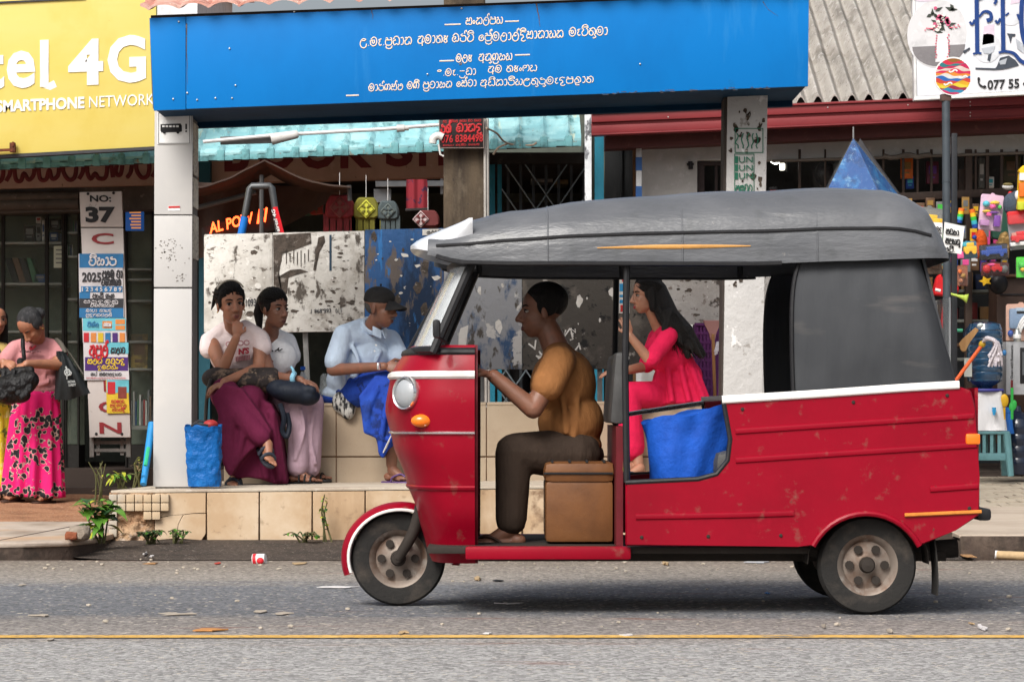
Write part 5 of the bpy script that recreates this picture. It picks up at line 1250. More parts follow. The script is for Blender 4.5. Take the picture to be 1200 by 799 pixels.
blister('pink doll accessory card with round coloured pots right of the paper notice', 1148, 229, 1175, 271, C('pale_pink', (.62, .42, .55)), [(.25, .27, .16, .09, cyn, 'o'), (.62, .22, .22, .06, yel, 'o'), (.55, .33, .15, .08, pnk, 'o'), (.85, .33, .1, .07, grn, 'o'), (.3, .48, .2, .05, yel, 'o'), (.4, .55, .1, .05, pnk, 'b'), (.78, .72, .14, .16, pur, 'b'), (.55, .5, .3, .04, pur, 'o'), (.25, .8, .2, .08, C('mauve', (.4, .2, .4)), 'b')], 22.4, .1)
blister('red and white fire engine pack under its red header card', 1182, 250, 1212, 293, C('pack_grey', (.25, .25, .27)), [(.5, .12, .5, .18, red, 'b'), (.52, .68, .46, .16, red, 'c'), (.5, .58, .4, .05, C('salmon', (.6, .25, .2)), 'b'), (.45, .84, .45, .05, wht, 'b')], 22.3, -.1, True, ('CITY', .3, .06, .72, .2, wht))
blister('small pack with a yellow toy car right of the notice bottom', 1121, 284, 1145, 304, C('pack_blue', (.05, .16, .25)), [(.65, .45, .32, .35, yel, 'c'), (.15, .75, .16, .2, pnk, 'b'), (.4, .15, .3, .12, cyn, 'b')], 22.3, -.1)
blister('pack with a dark blue toy truck under the doll accessory card', 1148, 287, 1181, 305, C('pack_dark', (.03, .03, .035)), [(.5, .5, .46, .34, blu, 'c'), (.5, .42, .4, .06, m_goods[6], 'b')], 22.3, -.08)
blister('bright green toy animal pack at the right edge', 1191, 302, 1216, 326, C('lime', (.08, .55, .05)), [(.3, .4, .22, .2, grn, 'o'), (.3, .6, .12, .12, yel, 'o'), (.6, .3, .2, .25, C('lime2', (.05, .6, .08)), 'o')], 22.25)
blister('red and brown mixed toy bag above the shelf', 1150, 308, 1182, 324, C('pack_maroon', (.10, .02, .02)), [(.2, .5, .16, .34, red, 'o'), (.55, .45, .2, .3, red, 'c'), (.85, .5, .14, .3, m_goods[6], 'o'), (.4, .2, .2, .14, pnk, 'o')], 22.6)
blister('copper coloured sweets bag left of the brown shop post', 1121, 312, 1134, 336, C('copper', (.28, .10, .05)), [(.3, .3, .2, .12, ora, 'o'), (.6, .5, .25, .14, gld, 'o'), (.4, .75, .22, .12, C('copper2', (.4, .16, .08)), 'o')], 22.6)
blister('multicoloured pack behind the sign pole near the three-wheeler roof', 1082, 292, 1104, 322, C('pack_tan', (.2, .13, .08)), [(.3, .3, .2, .15, blu, 'o'), (.6, .6, .25, .2, brn, 'b'), (.75, .3, .16, .14, gld, 'o')], 22.8)
blister('clear bag of a blue and peach outfit with white cords at the right edge', 1179, 357, 1214, 400, C('peach', (.55, .33, .25)), [(.4, .4, .3, .28, C('denim', (.16, .24, .36)), 'b'), (.15, .8, .1, .1, blu, 'o'), (.6, .2, .3, .1, C('denim2', (.25, .33, .42)), 'b')], 22.2)
b = MB()
for k in range(3): b.tube(cr([at(1192+k*1.5, 388+k*2, 22.1), at(1197+k, 376+k*3, 22.08), at(1206, 366+k*5, 22.1)], 5), .009, 6)
tag(b.build('cord', wht), 'white knotted cords across the peach outfit bag', 'cord')
# plush, tubes, hats and other loose toys
t = thing('toy_crane', 'yellow and orange toy tower hanging at the right edge', 'toy', at(1197, 246, 22.2))
b = MB(); b.prism([at(x, y, 22.2) for x, y in [(1192, 246), (1194, 222), (1196, 203), (1193.5, 201), (1200, 194), (1208, 200), (1205, 204), (1206, 246)]], .08, 0, .006); b.build('tower', yel, t)
b = MB(); b.px(1194.5, 215, 1205, 231, 22.18, .03, 0, 0, .004); b.build('panel', ora, t); b = MB(); b.px(1195, 203.5, 1204, 212, 22.18, .03); b.build('cabin', wht, t); b = MB(); b.px(1192.5, 237, 1200, 246.5, 22.17, .03, 0, 0, .004); b.build('lime_foot', C('lime3', (.5, .55, .04)), t)
t = thing('plush_toy', 'grey plush toy with a white face left of the yellow toy tower', 'plush toy', at(1187, 252, 22.3))
b = MB(); b.ell(at(1186, 240, 22.3), (.07, .06, .09)); b.ell(at(1191, 231, 22.28), (.04, .04, .045)); b.build('body', C('plush_grey', (.06, .08, .11), .95, bump=(80, .6)), t); b = MB(); b.ell(at(1193, 230, 22.25), (.026, .03, .04)); b.build('face', wht, t)
t = thing('plush_toy', 'small white fish-like cap clipped on the brown window beam', 'plush toy', at(1182, 224, 22.9)); b = MB(); b.ell(at(1181, 219.5, 22.9), (.045, .03, .025)); b.build('body', wht, t); b = MB(); b.ell(at(1181, 217, 22.89), (.04, .03, .014)); b.build('top', C('olive2', (.2, .16, .06)), t)
b = MB(); b.ell(at(1184, 228, 22.5), (.02, .02, .02)); tag(b.build('red_ball', red), 'little red ball under the brown window beam', 'ball')
for k, (x0_, y0_, x1_, y1_) in enumerate(((1124, 262, 1127, 245), (1143, 268, 1139, 246))):
    t = thing('rainbow_tube', 'rainbow coloured plush tube hanging %s of the brown shop post' % ('left', 'right')[k], 'toy', at(x0_, y0_, 22.9), 'rainbow tubes')
    for j, m in enumerate((blu, cyn, grn, yel, ora)):
        b = MB(); p0, p1 = at(x0_, y0_, 22.9).lerp(at(x1_, y1_, 22.9), j/5), at(x0_, y0_, 22.9).lerp(at(x1_, y1_, 22.9), (j+1)/5); b.tube([p0, p1], .024, 10); b.build('segment', m, t)
t = thing('plush_toy', 'shaggy orange plush with a blue ball eye under the rainbow tube', 'plush toy', at(1148, 302, 22.7)); b = MB(); b.ell(at(1149, 286, 22.7), (.055, .04, .11)); b.ell(at(1145, 292, 22.68), (.035, .03, .08)); b.build('body', M('orange_fur', (.62, .10, .015), .95, layers=[((.4, .05, .01), 12, .45, .65)], bump=(50, 1)), t)
b = MB(); b.ell(at(1142, 279, 22.64), .018); b.build('eye', blu, t)
b = MB(); b.prism([at(x, y, 22.8) for x, y in [(1171, 304), (1168, 288), (1173, 274), (1180, 271), (1184, 280), (1183, 304)]], .05, 0, .01); tag(b.build('foil_bag', M('gold_foil', (.30, .19, .07), .3, metal=.5, bump=(14, 1))), 'crinkled gold foil bag between the plush and the fire engine', 'bag')
b = MB(); b.prism([at(x, y, 22.9) for x, y in [(1162, 280), (1160, 245), (1172, 240), (1184, 250), (1182, 284)]], .06, 0, .01); tag(b.build('dark_bag', C('bottle_green', (.015, .06, .04))), 'dark green bag behind the doll accessory card', 'bag')
b = MB(); b.ell(at(1170, 333, 22.8), (.075, .07, .085)); b.ell(at(1163, 327, 22.8), (.04, .04, .04)); tag(b.build('black_plush', blk), 'black fluffy ball on the shelf under the gold bag', 'plush toy')
b = MB(); b.prism([at(1155+8*(1 if i % 2 else .5)*math.cos(i*math.pi/5), 330+6*(1 if i % 2 else .5)*math.sin(i*math.pi/5), 22.75) for i in range(10)], .02); tag(b.build('star', yel), 'yellow star toy left of the black fluffy ball', 'toy')
b = MB(); b.prism([at(x, y, 22.4) for x, y in [(1093, 346), (1098, 325), (1103, 321), (1111, 336), (1121, 333), (1125, 339), (1122, 346), (1110, 348)]], .1, 0, .012); tag(b.build('red_hat', red), 'red felt hat hanging behind the sign pole', 'hat')
t = thing('toy_horn', 'lime green plastic horn sticking out behind the sign pole', 'horn', at(1120, 354, 21.5)); b = MB(); b.lathe([(.008, 0), (.010, .07), (.018, .11), (.034, .14), (.036, .142), (.03, .135), (.012, .10), (.004, .05)], at(1112, 344.5, 21.5), (.95, -.25, -.28), 18); b.build('horn', C('lime4', (.42, .55, .08)), t)
b = MB(); b.lathe([(0, 0), (.012, 0), (.012, .04), (0, .04)], at(1096, 340, 21.5)+Vector((0, 0, 0)), (.95, -.1, -.25), 10); b.build('mouthpiece', wht, t)
b = MB(); b.tube([at(1106, 385, 21.9), at(1107, 355, 21.9)], [.03, .012], 10); tag(b.build('red_trumpet', red), 'long red trumpet hanging left of the sign pole', 'horn')
# shelves at the back, and furniture
for k, (x0_, x1_, y_) in enumerate(((1060, 1165, 340), (1050, 1175, 375), (1040, 1190, 403), (1060, 1130, 420))):
    b = MB(); b.px(x0_, y_, x1_, y_+3.5, 23.6, .35, 0, 0, .003); tag(b.build('shop_shelf', [m_alu, m_alu, brn, m_alu][k]), ['grey shop shelf, top one behind the sign pole', 'grey shop shelf, second from top behind the sign pole', 'brown shop shelf behind the water bottle', 'grey shop shelf, lowest one behind the three-wheeler tail'][k], 'shelf')
r_ = random.Random(21)
for k, (y_, x0_, x1_) in enumerate(((340, 1066, 1160), (375, 1056, 1170), (403, 1050, 1130))):
    x_ = x0_
    while x_ < x1_-8:
        w_ = r_.uniform(7, 16); h_ = r_.uniform(8, 22)
        m = r_.choice([brn, C('dull_red', (.16, .025, .025)), m_goods[6], blk, C('tan', (.25, .14, .06)), C('navy', (.02, .03, .07)), C('copper', (.28, .10, .05))])
        b = MB(); b.px(x_, y_-h_, x_+w_, y_-.2, 23.62+r_.random()*.1, .12, 0, 0, .005); tag(b.build('shelf_goods', m), 'boxed goods crowded on the dim shelves behind the sign pole', 'goods', 'boxed goods on the dim shelves'); x_ += w_+r_.uniform(.5, 3)
t = thing('wooden_cupboard', 'dark brown wooden cupboard top behind the outfit bag', 'cupboard', at(1185, 560, 23.0)); b = MB(); b.px(1162, 322, 1225, 325, 22.95, .5, 0, 0, .004); b.build('top', brn, t); b = MB(); b.px(1168, 325.3, 1222, 520, 23.0, .4, 0, 0, .006); b.build('body', C('dark_brown', (.05, .028, .02)), t); b = MB(); b.px(1172, 345, 1218, 346.5, 22.99, .02); b.build('rail', blk, t)
t = thing('electric_oven_box', 'grey carton of an electric oven standing at the right edge', 'box', at(1195, 468, 22.2)); b = MB(); b.px(1179, 401, 1240, 463, 22.2, .4, 0, 0, .005); b.build('carton', C('box_grey', (.36, .37, .39)), t)
b = MB(); p0 = at(1187.2, 459, 22.195); b.textbox('Electric Oven with Rotisserie', p0, at(1187.2, 405, 22.195), at(1184, 459, 22.195), 0, 0, .003); b.build('print', m_ink, t); b = MB(); b.px(1184.5, 446, 1187, 458, 22.194, .003); b.build('red_print', C('dull_red2', (.3, .03, .03)), t)
b = MB(); b.px(1195.5, 408, 1236, 450, 22.194, .006, 0, 0, .004); b.build('oven_picture', blk, t); b = MB(); b.px(1198, 413, 1230, 440, 22.19, .005); b.build('oven_window', C('oven_glass', (.10, .11, .12), .2), t)
t = thing('glass_lamp', 'small silver glass jar in front of the outfit bag', 'jar', at(1192, 401, 22.0)); b = MB(); b.lathe([(0, 0), (.025, 0), (.03, .02), (.03, .06), (.016, .085), (.016, .10), (0, .10)], at(1192, 401, 22.0), (0, 0, 1), 16); b.build('jar', C('silver', (.4, .42, .42), .2, metal=.6), t); b = MB(); b.lathe([(.0305, .025), (.0312, .03), (.0312, .05), (.0305, .055)], at(1192, 401, 22.0), (0, 0, 1), 16); b.build('label', wht, t)
# water dispenser on its stool
DY = 22.0
t = thing('water_bottle', 'big upturned blue water bottle standing on the white covered dispenser', 'water bottle', at(1154, 458, DY))
m_pet = M('blue_pet', (.012, .05, .11), .12, layers=[((.03, .10, .19), 4, .5, .65, (1, 1, 3))], trans=.0, coat=.6, spec=.6, alpha=.93)
g = MB(); s_ = 21*DY/FP; hb = 80*DY/FP
pr = [(0, 0), (s_*.35, 0), (s_*.45, .03), (s_*.95, .07)]
for k in range(7):
    z = .085+k*(hb-.16)/7; pr += [(s_*.95, z), (s_*1.0, z+.012), (s_*1.0, z+.045), (s_*.94, z+.055)]
pr += [(s_*.97, hb-.06), (s_*.86, hb-.015), (s_*.5, hb), (0, hb)]
g.lathe(pr, at(1154, 458, DY), (0, 0, 1), 32); g.build('bottle', m_pet, t)
g = MB(); g.px(1130, 420, 1139, 442, DY-.15, .004, 0, 0); g.build('label', m_goods[1], t)
t = thing('water_dispenser', 'white cloth covered water dispenser with a small blue tap on the teal stool', 'water dispenser', at(1156, 505, DY))
def cover(u, v):
    a = 2*math.pi*u; w = 17.5+3.5*v; x = 1155+1.2*v
    n_ = .018*noise.noise((math.cos(a)*3, math.sin(a)*3, v*2))*(.3+v)
    e = 5; ca, sa = math.cos(a), math.sin(a); k = (abs(ca)**e+abs(sa)**e)**(-1/e)
    return at(x, 459+46*v, DY)+Vector((w*DY/FP*k*ca+n_, w*DY/FP*k*sa+n_, 0))
g = MB(); g.loft([[cover(i/48, j/14) for i in range(48)] for j in range(15)]); g.build('cover', M('white_cloth_cover', (.66, .66, .68), .9, bump=(9, .6, (1.5, 1.5, .6))), t)
g = MB(); g.tube([at(1165, 482, DY-.12), at(1165, 482, DY-.2)], .016, 10); g.tube([at(1165, 478, DY-.19), at(1165, 487, DY-.19)], [.016, .010], 10); g.build('tap', C('tap_blue', (.03, .3, .6)), t)
g = MB(); g.lathe([(.0, 0), (s_*1.02, 0), (s_*1.08, .012), (s_*1.02, .025), (0, .025)], at(1154, 460, DY), (0, 0, 1), 28); g.build('rim', C('rim_blue', (.05, .05, .25)), t)
t = thing('plastic_stool', 'teal plastic stool with slotted sides holding the water dispenser', 'stool', at(1159, 558, DY))
m_teal = C('teal_plastic', (.10, .22, .24), .35)
zs0, zs1 = zat(558, DY), zat(505.5, DY); cxs = xat(1159, DY); 
def leg_ring(k, hw): return
g = MB(); hw0 = 22*DY/FP; hw1 = 19.5*DY/FP
g.box((cxs, DY, zs1-.012), (hw1*2+.02, hw1*2+.02, .024), 0, None, .008); g.build('seat', m_teal, t)
for sx_ in (-1, 1):
    for sy_ in (-1, 1):
        b = MB(); b.tube([(cxs+sx_*hw1*.92, DY+sy_*hw1*.92, zs1-.02), (cxs+sx_*hw0, DY+sy_*hw0, zs0)], [.03, .024], 8); b.build('leg', m_teal, t)
for sy_ in (-1, 1):
    b = MB(); yy = DY+sy_*hw1*.95
    b.bb(cxs-hw1*.9, cxs+hw1*.9, yy-.006, yy+.006, zs1-.22, zs1-.165, 0, .004); 
    for i in range(5): xx = cxs-hw1*.9+i*hw1*.45; b.bb(xx-.012, xx+.012, yy-.005, yy+.005, zs1-.165, zs1-.02)
    b.build('apron', m_teal, t)
t = thing('water_bottle', 'second dark water bottle with a blue cap standing right of the stool', 'water bottle', at(1190, 555, 22.3))
g = MB(); g.lathe([(0, 0), (.125, 0), (.13, .03)]+[(q, z) for k in range(4) for q, z in ((.13, .05+k*.09), (.135, .07+k*.09), (.135, .11+k*.09), (.127, .125+k*.09))]+[(.12, .42), (.06, .46), (.035, .48), (.03, .52), (0, .52)], (xat(1192, 22.3), 22.3, zat(556, 22.3)), (0, 0, 1), 28); g.build('bottle', M('dark_pet', (.01, .018, .04), .12, coat=.6), t)
g = MB(); g.lathe([(0, 0), (.036, 0), (.036, .035), (.03, .04), (0, .04)], (xat(1181, 22.1), 22.1, zat(484, 22.1)), (0, 0, 1), 16); g.lathe([(.03, -.08), (.03, 0), (.04, -.1), (.05, -.16)], (xat(1181, 22.1), 22.1, zat(484, 22.1)), (0, 0, 1), 14); g.build('cap', C('cap_blue', (.02, .14, .5)), t)
# dark dome, bat, mop, rackets
g = MB(); g.ell(at(1147, 397, 22.5), (.125, .11, .13)); tag(g.build('dark_helmet', C('dome', (.008, .014, .03), .1, coat=.8)), 'glossy dark helmet behind the wooden bat', 'helmet')
t = thing('wooden_bat', 'small wooden bat leaning in front of the glossy dark helmet', 'bat', at(1127, 412, 21.8))
g = MB(); g.prism([at(x, y, 21.8) for x, y in [(1126, 411), (1124, 403), (1128, 398), (1143, 384.5), (1146, 386), (1147, 388), (1136, 402), (1132, 412), (1129, 413)]], .02, 0, .003); g.build('blade', m_wood, t)
g = MB(); g.ell(at(1148.5, 382, 21.8), (.024, .02, .018), Matrix.Rotation(-.4, 3, 'Y')); g.build('white_knob', C('knob', (.55, .6, .6), .2), t)
t = thing('mop', 'orange handled mop with white cotton head leaning in front of the water bottle', 'mop', at(1072, 520, 21.5))
g = MB(); g.tube([at(1029, 570, 21.5), at(1150, 406, 21.5)], .014, 10); g.build('handle', C('orange_handle', (.72, .12, .03), .35), t)
g = MB(); g.ell(at(1151, 404, 21.5), (.026, .022, .026)); g.build('collar', C('yellow_collar', (.5, .32, .03)), t)
g = MB(); r_ = random.Random(9)
for k in range(46):
    e = (r_.uniform(1158, 1176), r_.uniform(415, 431)); a_ = r_.uniform(-6, 6)
    g.tube(cr([at(1151, 402, 21.5), at(1157+a_*.3, 395.5+abs(a_)*.6, 21.5-r_.random()*.07), at(1168+a_*.6, 403+a_*.3, 21.47-r_.random()*.06), at(*e, 21.47-r_.random()*.05)], 4), .009, 5)
g.build('head', M('cotton_strands', (.60, .56, .60), .95, layers=[((.3, .28, .34), 14, .5, .7)], bump=(40, .6)), t)
b = MB(); b.ell(at(1177, 414, 21.6), (.016, .012, .022)); tag(b.build('blue_clip', C('clip_blue', (.03, .15, .35))), 'little blue clip beside the mop head', 'clip')
t = thing('toy_racket', 'green plastic paddle hanging right of the dispenser', 'paddle', at(1186, 492, 21.8)); g = MB(); g.ell(at(1187, 476, 21.8), (.028, .012, .045), Matrix.Rotation(.3, 3, 'Y')); g.tube([at(1186, 492, 21.8), at(1186, 455, 21.8)], .011, 8); g.build('paddle', C('green_paddle', (.03, .35, .06)), t)
t = thing('toy_racket', 'yellow plastic paddle hanging behind the green one', 'paddle', at(1177, 480, 21.9)); g = MB(); g.ell(at(1177, 470, 21.9), (.032, .012, .05)); g.tube([at(1177, 478, 21.9), at(1177, 492, 21.9)], .009, 8); g.build('paddle', C('yellow_paddle', (.65, .38, .02)), t)
crate('purple_carton', 'small purple carton left of the dispenser', 'carton', 1125, 481, 1135, 506, 22.2, .15, C('lilac_box', (.10, .07, .25)), None, C('lilac_print', (.3, .1, .2)))
b = MB(); b.ell(at(1136, 470, 22.1), (.03, .03, .04)); tag(b.build('red_tub', red), 'small red tub behind the dispenser', 'tub')
t = thing('green_stand', 'slim green frame stand behind the three-wheeler tail', 'stand', at(1090, 470, 22.3)); g = MB(); g.tube([at(1076, 560, 22.3), at(1098, 408, 22.3)], .015, 8); g.tube([at(1090, 388, 22.3), at(1128, 388, 22.3)], .014, 8); g.tube([at(1101, 408, 22.3), at(1104, 388, 22.3)], .013, 8); g.build('frame', C('mint', (.04, .25, .14)), t)

# things by the right pillar seen through the three-wheeler
t = thing('laundry_basket', 'purple slatted plastic basket behind the woman in red', 'basket', at(832, 470, 19.8))
g = MB(); BYY = 19.8
for i in range(9): g.px(816+i*4.2, 384, 818.4+i*4.2, 468, BYY, .012)
for i in range(9): g.px(814, 379+i*10.5, 852, 382+i*10.5, BYY-.004, .014)
for i in range(6): g.bb(xat(815, BYY), xat(817, BYY), BYY+.02+i*.05, BYY+.045+i*.05, zat(468, BYY), zat(380, BYY))
g.bb(xat(815, BYY), xat(851, BYY), BYY+.3, BYY+.31, zat(468, BYY), zat(380, BYY)); g.build('basket', C('basket_purple', (.11, .02, .12), .5), t)
t = thing('broom', 'wooden handled broom standing head up beside the right pillar', 'broom', at(837, 472, 19.3))
g = MB(); g.tube([at(838, 475, 19.35), at(835.5, 392, 19.3)], .011, 8); g.build('handle', m_wood, t); g = MB(); g.prism([at(x, y, 19.3) for x, y in [(832.5, 399), (838, 399), (839, 390), (845, 380), (846, 376), (824, 376), (826, 381), (831.5, 390)]], .03, 0, .004); g.build('head', C('broom_fan', (.42, .22, .20), .8), t)
t = thing('mop', 'purple handled mop standing head up beside the broom', 'mop', at(843, 472, 19.25)); g = MB(); g.tube([at(842, 475, 19.3), at(845, 408, 19.25)], .011, 8); g.build('handle', C('purple_handle', (.22, .05, .32), .4), t); g = MB(); r_ = random.Random(4)
for k in range(24): g.tube(cr([at(845, 408, 19.25), at(845+r_.uniform(-5, 4), 402, 19.22), at(843+r_.uniform(-6, 6), 406+r_.uniform(4, 11), 19.2)], 4), .008, 5)
g.build('head', M('mop_head2', (.5, .48, .52), .95), t)

r_ = random.Random(41)
mm = [red, yel, blu, grn, pnk, pur, ora, wht, cyn, gld, brn, m_goods[6]]
for i in range(34):
    x_, y_ = 1062+i % 12*12.5+r_.uniform(-3, 3), 236+(i//12)*31+r_.uniform(-5, 5); w_, h_ = r_.uniform(7, 12), r_.uniform(14, 24); m1, m2 = r_.sample(mm, 2)
    crate('hung_packet', 'small bright packet hung in the crowded dim toy shop behind the front toys', 'packet', x_, y_, x_+w_, y_+h_, 23.1+r_.random()*.2, .03, m1, 'small packets hung deep in the toy shop', m2)

# ------------------------------------------------------------------ three-wheeler
YN, YC, YFAR = 12.0, 12.65, 13.3
m_redp = M('red_body_paint', (.26, .0005, .013), .4, layers=[((.20, .0005, .010), 2, .45, .75), ((.29, .002, .016), 9, .6, .85), ((.20, .09, .07), 13, .60, .80), ((.10, .03, .025), 34, .69, .73)], bump=(4, .05), coat=.10, spec=.16)
m_redin = simple('red_inner', (.12, .006, .012), .6)
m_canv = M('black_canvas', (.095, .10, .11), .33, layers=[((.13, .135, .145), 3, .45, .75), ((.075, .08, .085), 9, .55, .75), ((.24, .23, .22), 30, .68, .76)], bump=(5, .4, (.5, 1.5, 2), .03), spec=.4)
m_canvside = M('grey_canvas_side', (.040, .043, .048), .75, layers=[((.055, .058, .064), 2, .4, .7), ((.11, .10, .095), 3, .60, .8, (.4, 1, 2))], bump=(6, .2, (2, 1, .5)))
m_blackp = simple('black_plastic', (.015, .015, .017), .5); m_rub = M('tyre_rubber', (.022, .021, .02), .9, layers=[((.06, .05, .042), 9, .5, .75)], bump=(40, .3))
m_rim = M('steel_rim', (.24, .20, .17), .55, layers=[((.13, .075, .05), 7, .45, .65), ((.32, .29, .26), 16, .56, .7)], metal=.35, bump=(20, .1)); m_chr = simple('chrome_trim', (.75, .75, .76), .15, metal=.9)
m_whp = simple('white_band', (.76, .74, .72), .3); m_under = simple('chassis_dark', (.03, .024, .02), .8); m_brseat = M('brown_vinyl', (.16, .065, .022), .5, layers=[((.1, .04, .015), 4, .45, .7)], bump=(10, .15))
m_greyv = simple('grey_vinyl', (.06, .06, .06), .55); m_amber = M('amber_lens', (.85, .18, .01), .2, coat=.5); m_lens = M('clear_lens', (.34, .36, .38), .08, coat=.8, spec=.8); m_redlens = M('red_lens', (.5, .01, .01), .2, coat=.5)
m_wind = M('windscreen_glass', (.78, .82, .84), .05, alpha=.36, spec=.9)
tk = thing('three_wheeler', 'red three-wheeler taxi with black canvas hood driving past the bus shelter', 'three-wheeler', (xat(800, YC), YC, 0))
Xn = lambda p: xat(p, YN); Zn = lambda p: zat(p, YN); Xc = lambda p: xat(p, YC); Zc = lambda p: zat(p, YC)
def mirror_pair(fn):
    fn(1); fn(-1)
def ys(y, s):   # mirror about the centre line
    return y if s > 0 else 2*YC-y

# hood
import bisect
def interp(tab, x):
    xs = [p[0] for p in tab]
    if x <= xs[0]: return tab[0][1]
    if x >= xs[-1]: return tab[-1][1]
    i = bisect.bisect(xs, x); a, b = tab[i-1], tab[i]; t = (x-a[0])/(b[0]-a[0]); t = t*t*(3-2*t)*.5+t*.5
    return a[1]+(b[1]-a[1])*t
TOP = [(Xc(p), Zc(y)) for p, y in ((505, 283), (540, 268), (600, 254), (680, 243), (760, 236), (860, 231), (960, 228), (1020, 229), (1042, 235), (1067, 250), (1082, 276), (1089, 300))]
HEM = [(Xn(p), Zn(y)) for p, y in ((500, 297), (540, 307), (600, 309), (880, 310), (1000, 306), (1110, 302))]
HWD = [(Xc(505), .50), (Xc(560), .58), (Xc(650), .63), (Xc(1025), .64), (Xc(1068), .61), (Xc(1089), .56)]
def hoodpt(x, a, off=0):
    zt, zh, hw = interp(TOP, x), interp(HEM, x), interp(HWD, x)+off
    ca, sa = math.cos(a), math.sin(a)
    y = YC-hw*math.copysign(abs(ca)**.42, ca); z = zh+(zt-zh+off)*abs(sa)**.72
    return Vector((x, y, z))
NST = 46; x0, x1 = Xc(505), Xc(1089)
g = MB()
def hoodrow(x, off=0):
    rib = .007*abs(math.sin((x-x0)*math.pi/.47))
    return [hoodpt(x, math.pi*k/36, off+rib*math.sin(math.pi*k/36)) for k in range(37)]
xsl = [x0+(x1-x0)*(1-(1-i/NST)**1.5) for i in range(NST+1)]
g.loft([hoodrow(x) for x in xsl]+[hoodrow(x, -.015) for x in reversed(xsl)], 0, False, False, True)
g.add(hoodrow(x1)+[Vector((x1+.004, YC-.56+1.12*k/36, Zn(305))) for k in range(37)], [(k, k+1, k+38, k+37) for k in range(36)])
hood = g.build('hood', m_canv, tk)
g = MB()
for s in (1, -1):                           # drip seam and hem binding along both sides
    g.tube([Vector((x, ys(hoodpt(x, .30).y-.004, s), hoodpt(x, .30).z)) for x in [Xc(515)+(Xc(1068)-Xc(515))*i/30 for i in range(31)]], .007, 6)
    g.tube([Vector((x, ys(hoodpt(x, .0).y-.003, s), hoodpt(x, 0).z)) for x in [Xc(515)+(Xc(900)-Xc(515))*i/24 for i in range(25)]], .010, 6)
g.build('hood_seam', m_blackp, hood)
g = MB()
for p in (640, 790, 940): g.tube([hoodpt(Xc(p), math.pi*k/36, .001) for k in range(37)], .0035, 6)
g.build('stitched_seam', m_canv, hood)
g = MB()
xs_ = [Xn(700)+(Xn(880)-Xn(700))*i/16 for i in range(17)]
g.tube([Vector((x, hoodpt(x, .13).y-.003, hoodpt(x, .13).z)) for x in xs_], [.002+.007*math.sin(math.pi*i/16) for i in range(17)], 6, flat=((0, -1, 0), .4)); g.build('painted_gold_reflection', simple('gold_reflection_paint', (.55, .28, .08), .4), hood)  # golden reflection on the hood side, painted as a tapered strip
g = MB()                                    # hood bows under the canvas
for p in (560, 735, 880): g.tube([hoodpt(Xc(p), math.pi*k/14, -.03) for k in range(15)], .012, 6)
g.build('hood_bow', m_blackp, tk)
# side canvas behind the passenger opening, both sides, and the back
def canv_side(s):
    b = MB(); outl = [(884, 466), (880, 420), (886, 345), (897, 322), (912, 308), (1110, 301), (1119, 350), (1128, 452)]
    def q(u, v):
        xa, xb = 930+8*v**8-2*math.sin(math.pi*v), 1126-40*v
        px_ = xa+(xb-xa)*u; y0_ = 466-(466-452)*u; y1_ = 308-7*u; py_ = y0_+(y1_-y0_)*v
        bul = .022*math.sin(math.pi*v)*math.sin(math.pi*u)+.006*noise.noise((px_*.05, py_*.02, 3))
        yy = YN+.012+.05*(v**3)-bul
        if u > .86: yy += ((u-.86)/.14)**2*.10
        return Vector((Xn(px_), ys(yy, s), Zn(py_)))
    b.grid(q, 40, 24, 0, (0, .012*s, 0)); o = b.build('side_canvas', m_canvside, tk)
    b = MB(); b.tube([q(0, j/20)+Vector((0, -.004*s, 0)) for j in range(21)], .009, 6); b.build('binding', m_blackp, o)
mirror_pair(canv_side)
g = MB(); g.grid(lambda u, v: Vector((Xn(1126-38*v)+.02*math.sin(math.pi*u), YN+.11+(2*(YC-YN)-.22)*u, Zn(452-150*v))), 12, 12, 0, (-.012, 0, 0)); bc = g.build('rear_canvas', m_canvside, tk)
g = MB(); g.bb(Xn(1121)+.02, Xn(1121)+.03, YC-.3, YC+.3, Zn(425), Zn(345), 0, .004); g.build('rear_window', m_wind, bc)

# front visor, windscreen
m_vis = simple('silver_white_visor', (.66, .68, .72), .3, coat=.4)
g = MB()
def vis(u, v):
    a = math.pi*u; ca, sa = math.cos(a), math.sin(a)
    hw = .50+.07*v; xf = Xc(482)+(Xc(548)-Xc(482))*v; xs2 = Xc(556)
    y = YC-hw*math.copysign(abs(ca)**.6, ca); x = xs2-(xs2-xf)*abs(sa)**.55
    z = Zc(292)+(Zc(266)-Zc(292))*v**.7-.05*(1-abs(sa)**.8)*(1-v)
    return Vector((x, y, z))
g.grid(vis, 36, 10, 0, (.0, 0, -.014)); g.build('visor', m_vis, tk)
def wsp(u, v, off=0):
    a = math.pi*(u-.5); px_c = 482+(527-482)*v; px_s = 517+(558-517)*v; hw = .555-.05*v
    x = Xc(px_c)*math.cos(a)**.8+Xc(px_s)*(1-math.cos(a)**.8)
    return Vector((x-off, YC+hw*math.sin(a)**1 if True else 0, 1.10+(1.455-1.10)*v))
g = MB(); g.grid(lambda u, v: wsp(.04+.92*u, v), 24, 8, 0, (.004, 0, 0)); ws = g.build('windscreen', m_wind, tk)
g = MB()
for u_ in (.02, .98): g.tube([wsp(u_, -.05), wsp(u_, 1.03)], .019, 8)
g.tube([wsp(.02+.96*i/20, 1.0) for i in range(21)], .014, 6); g.tube([wsp(.02+.96*i/20, -.01) for i in range(21)], .016, 6); g.build('frame', m_blackp, ws)
g = MB(); g.tube([wsp(.45, .02, .015), wsp(.62, .75, .012)], .006, 6); g.build('wiper', m_blackp, ws)

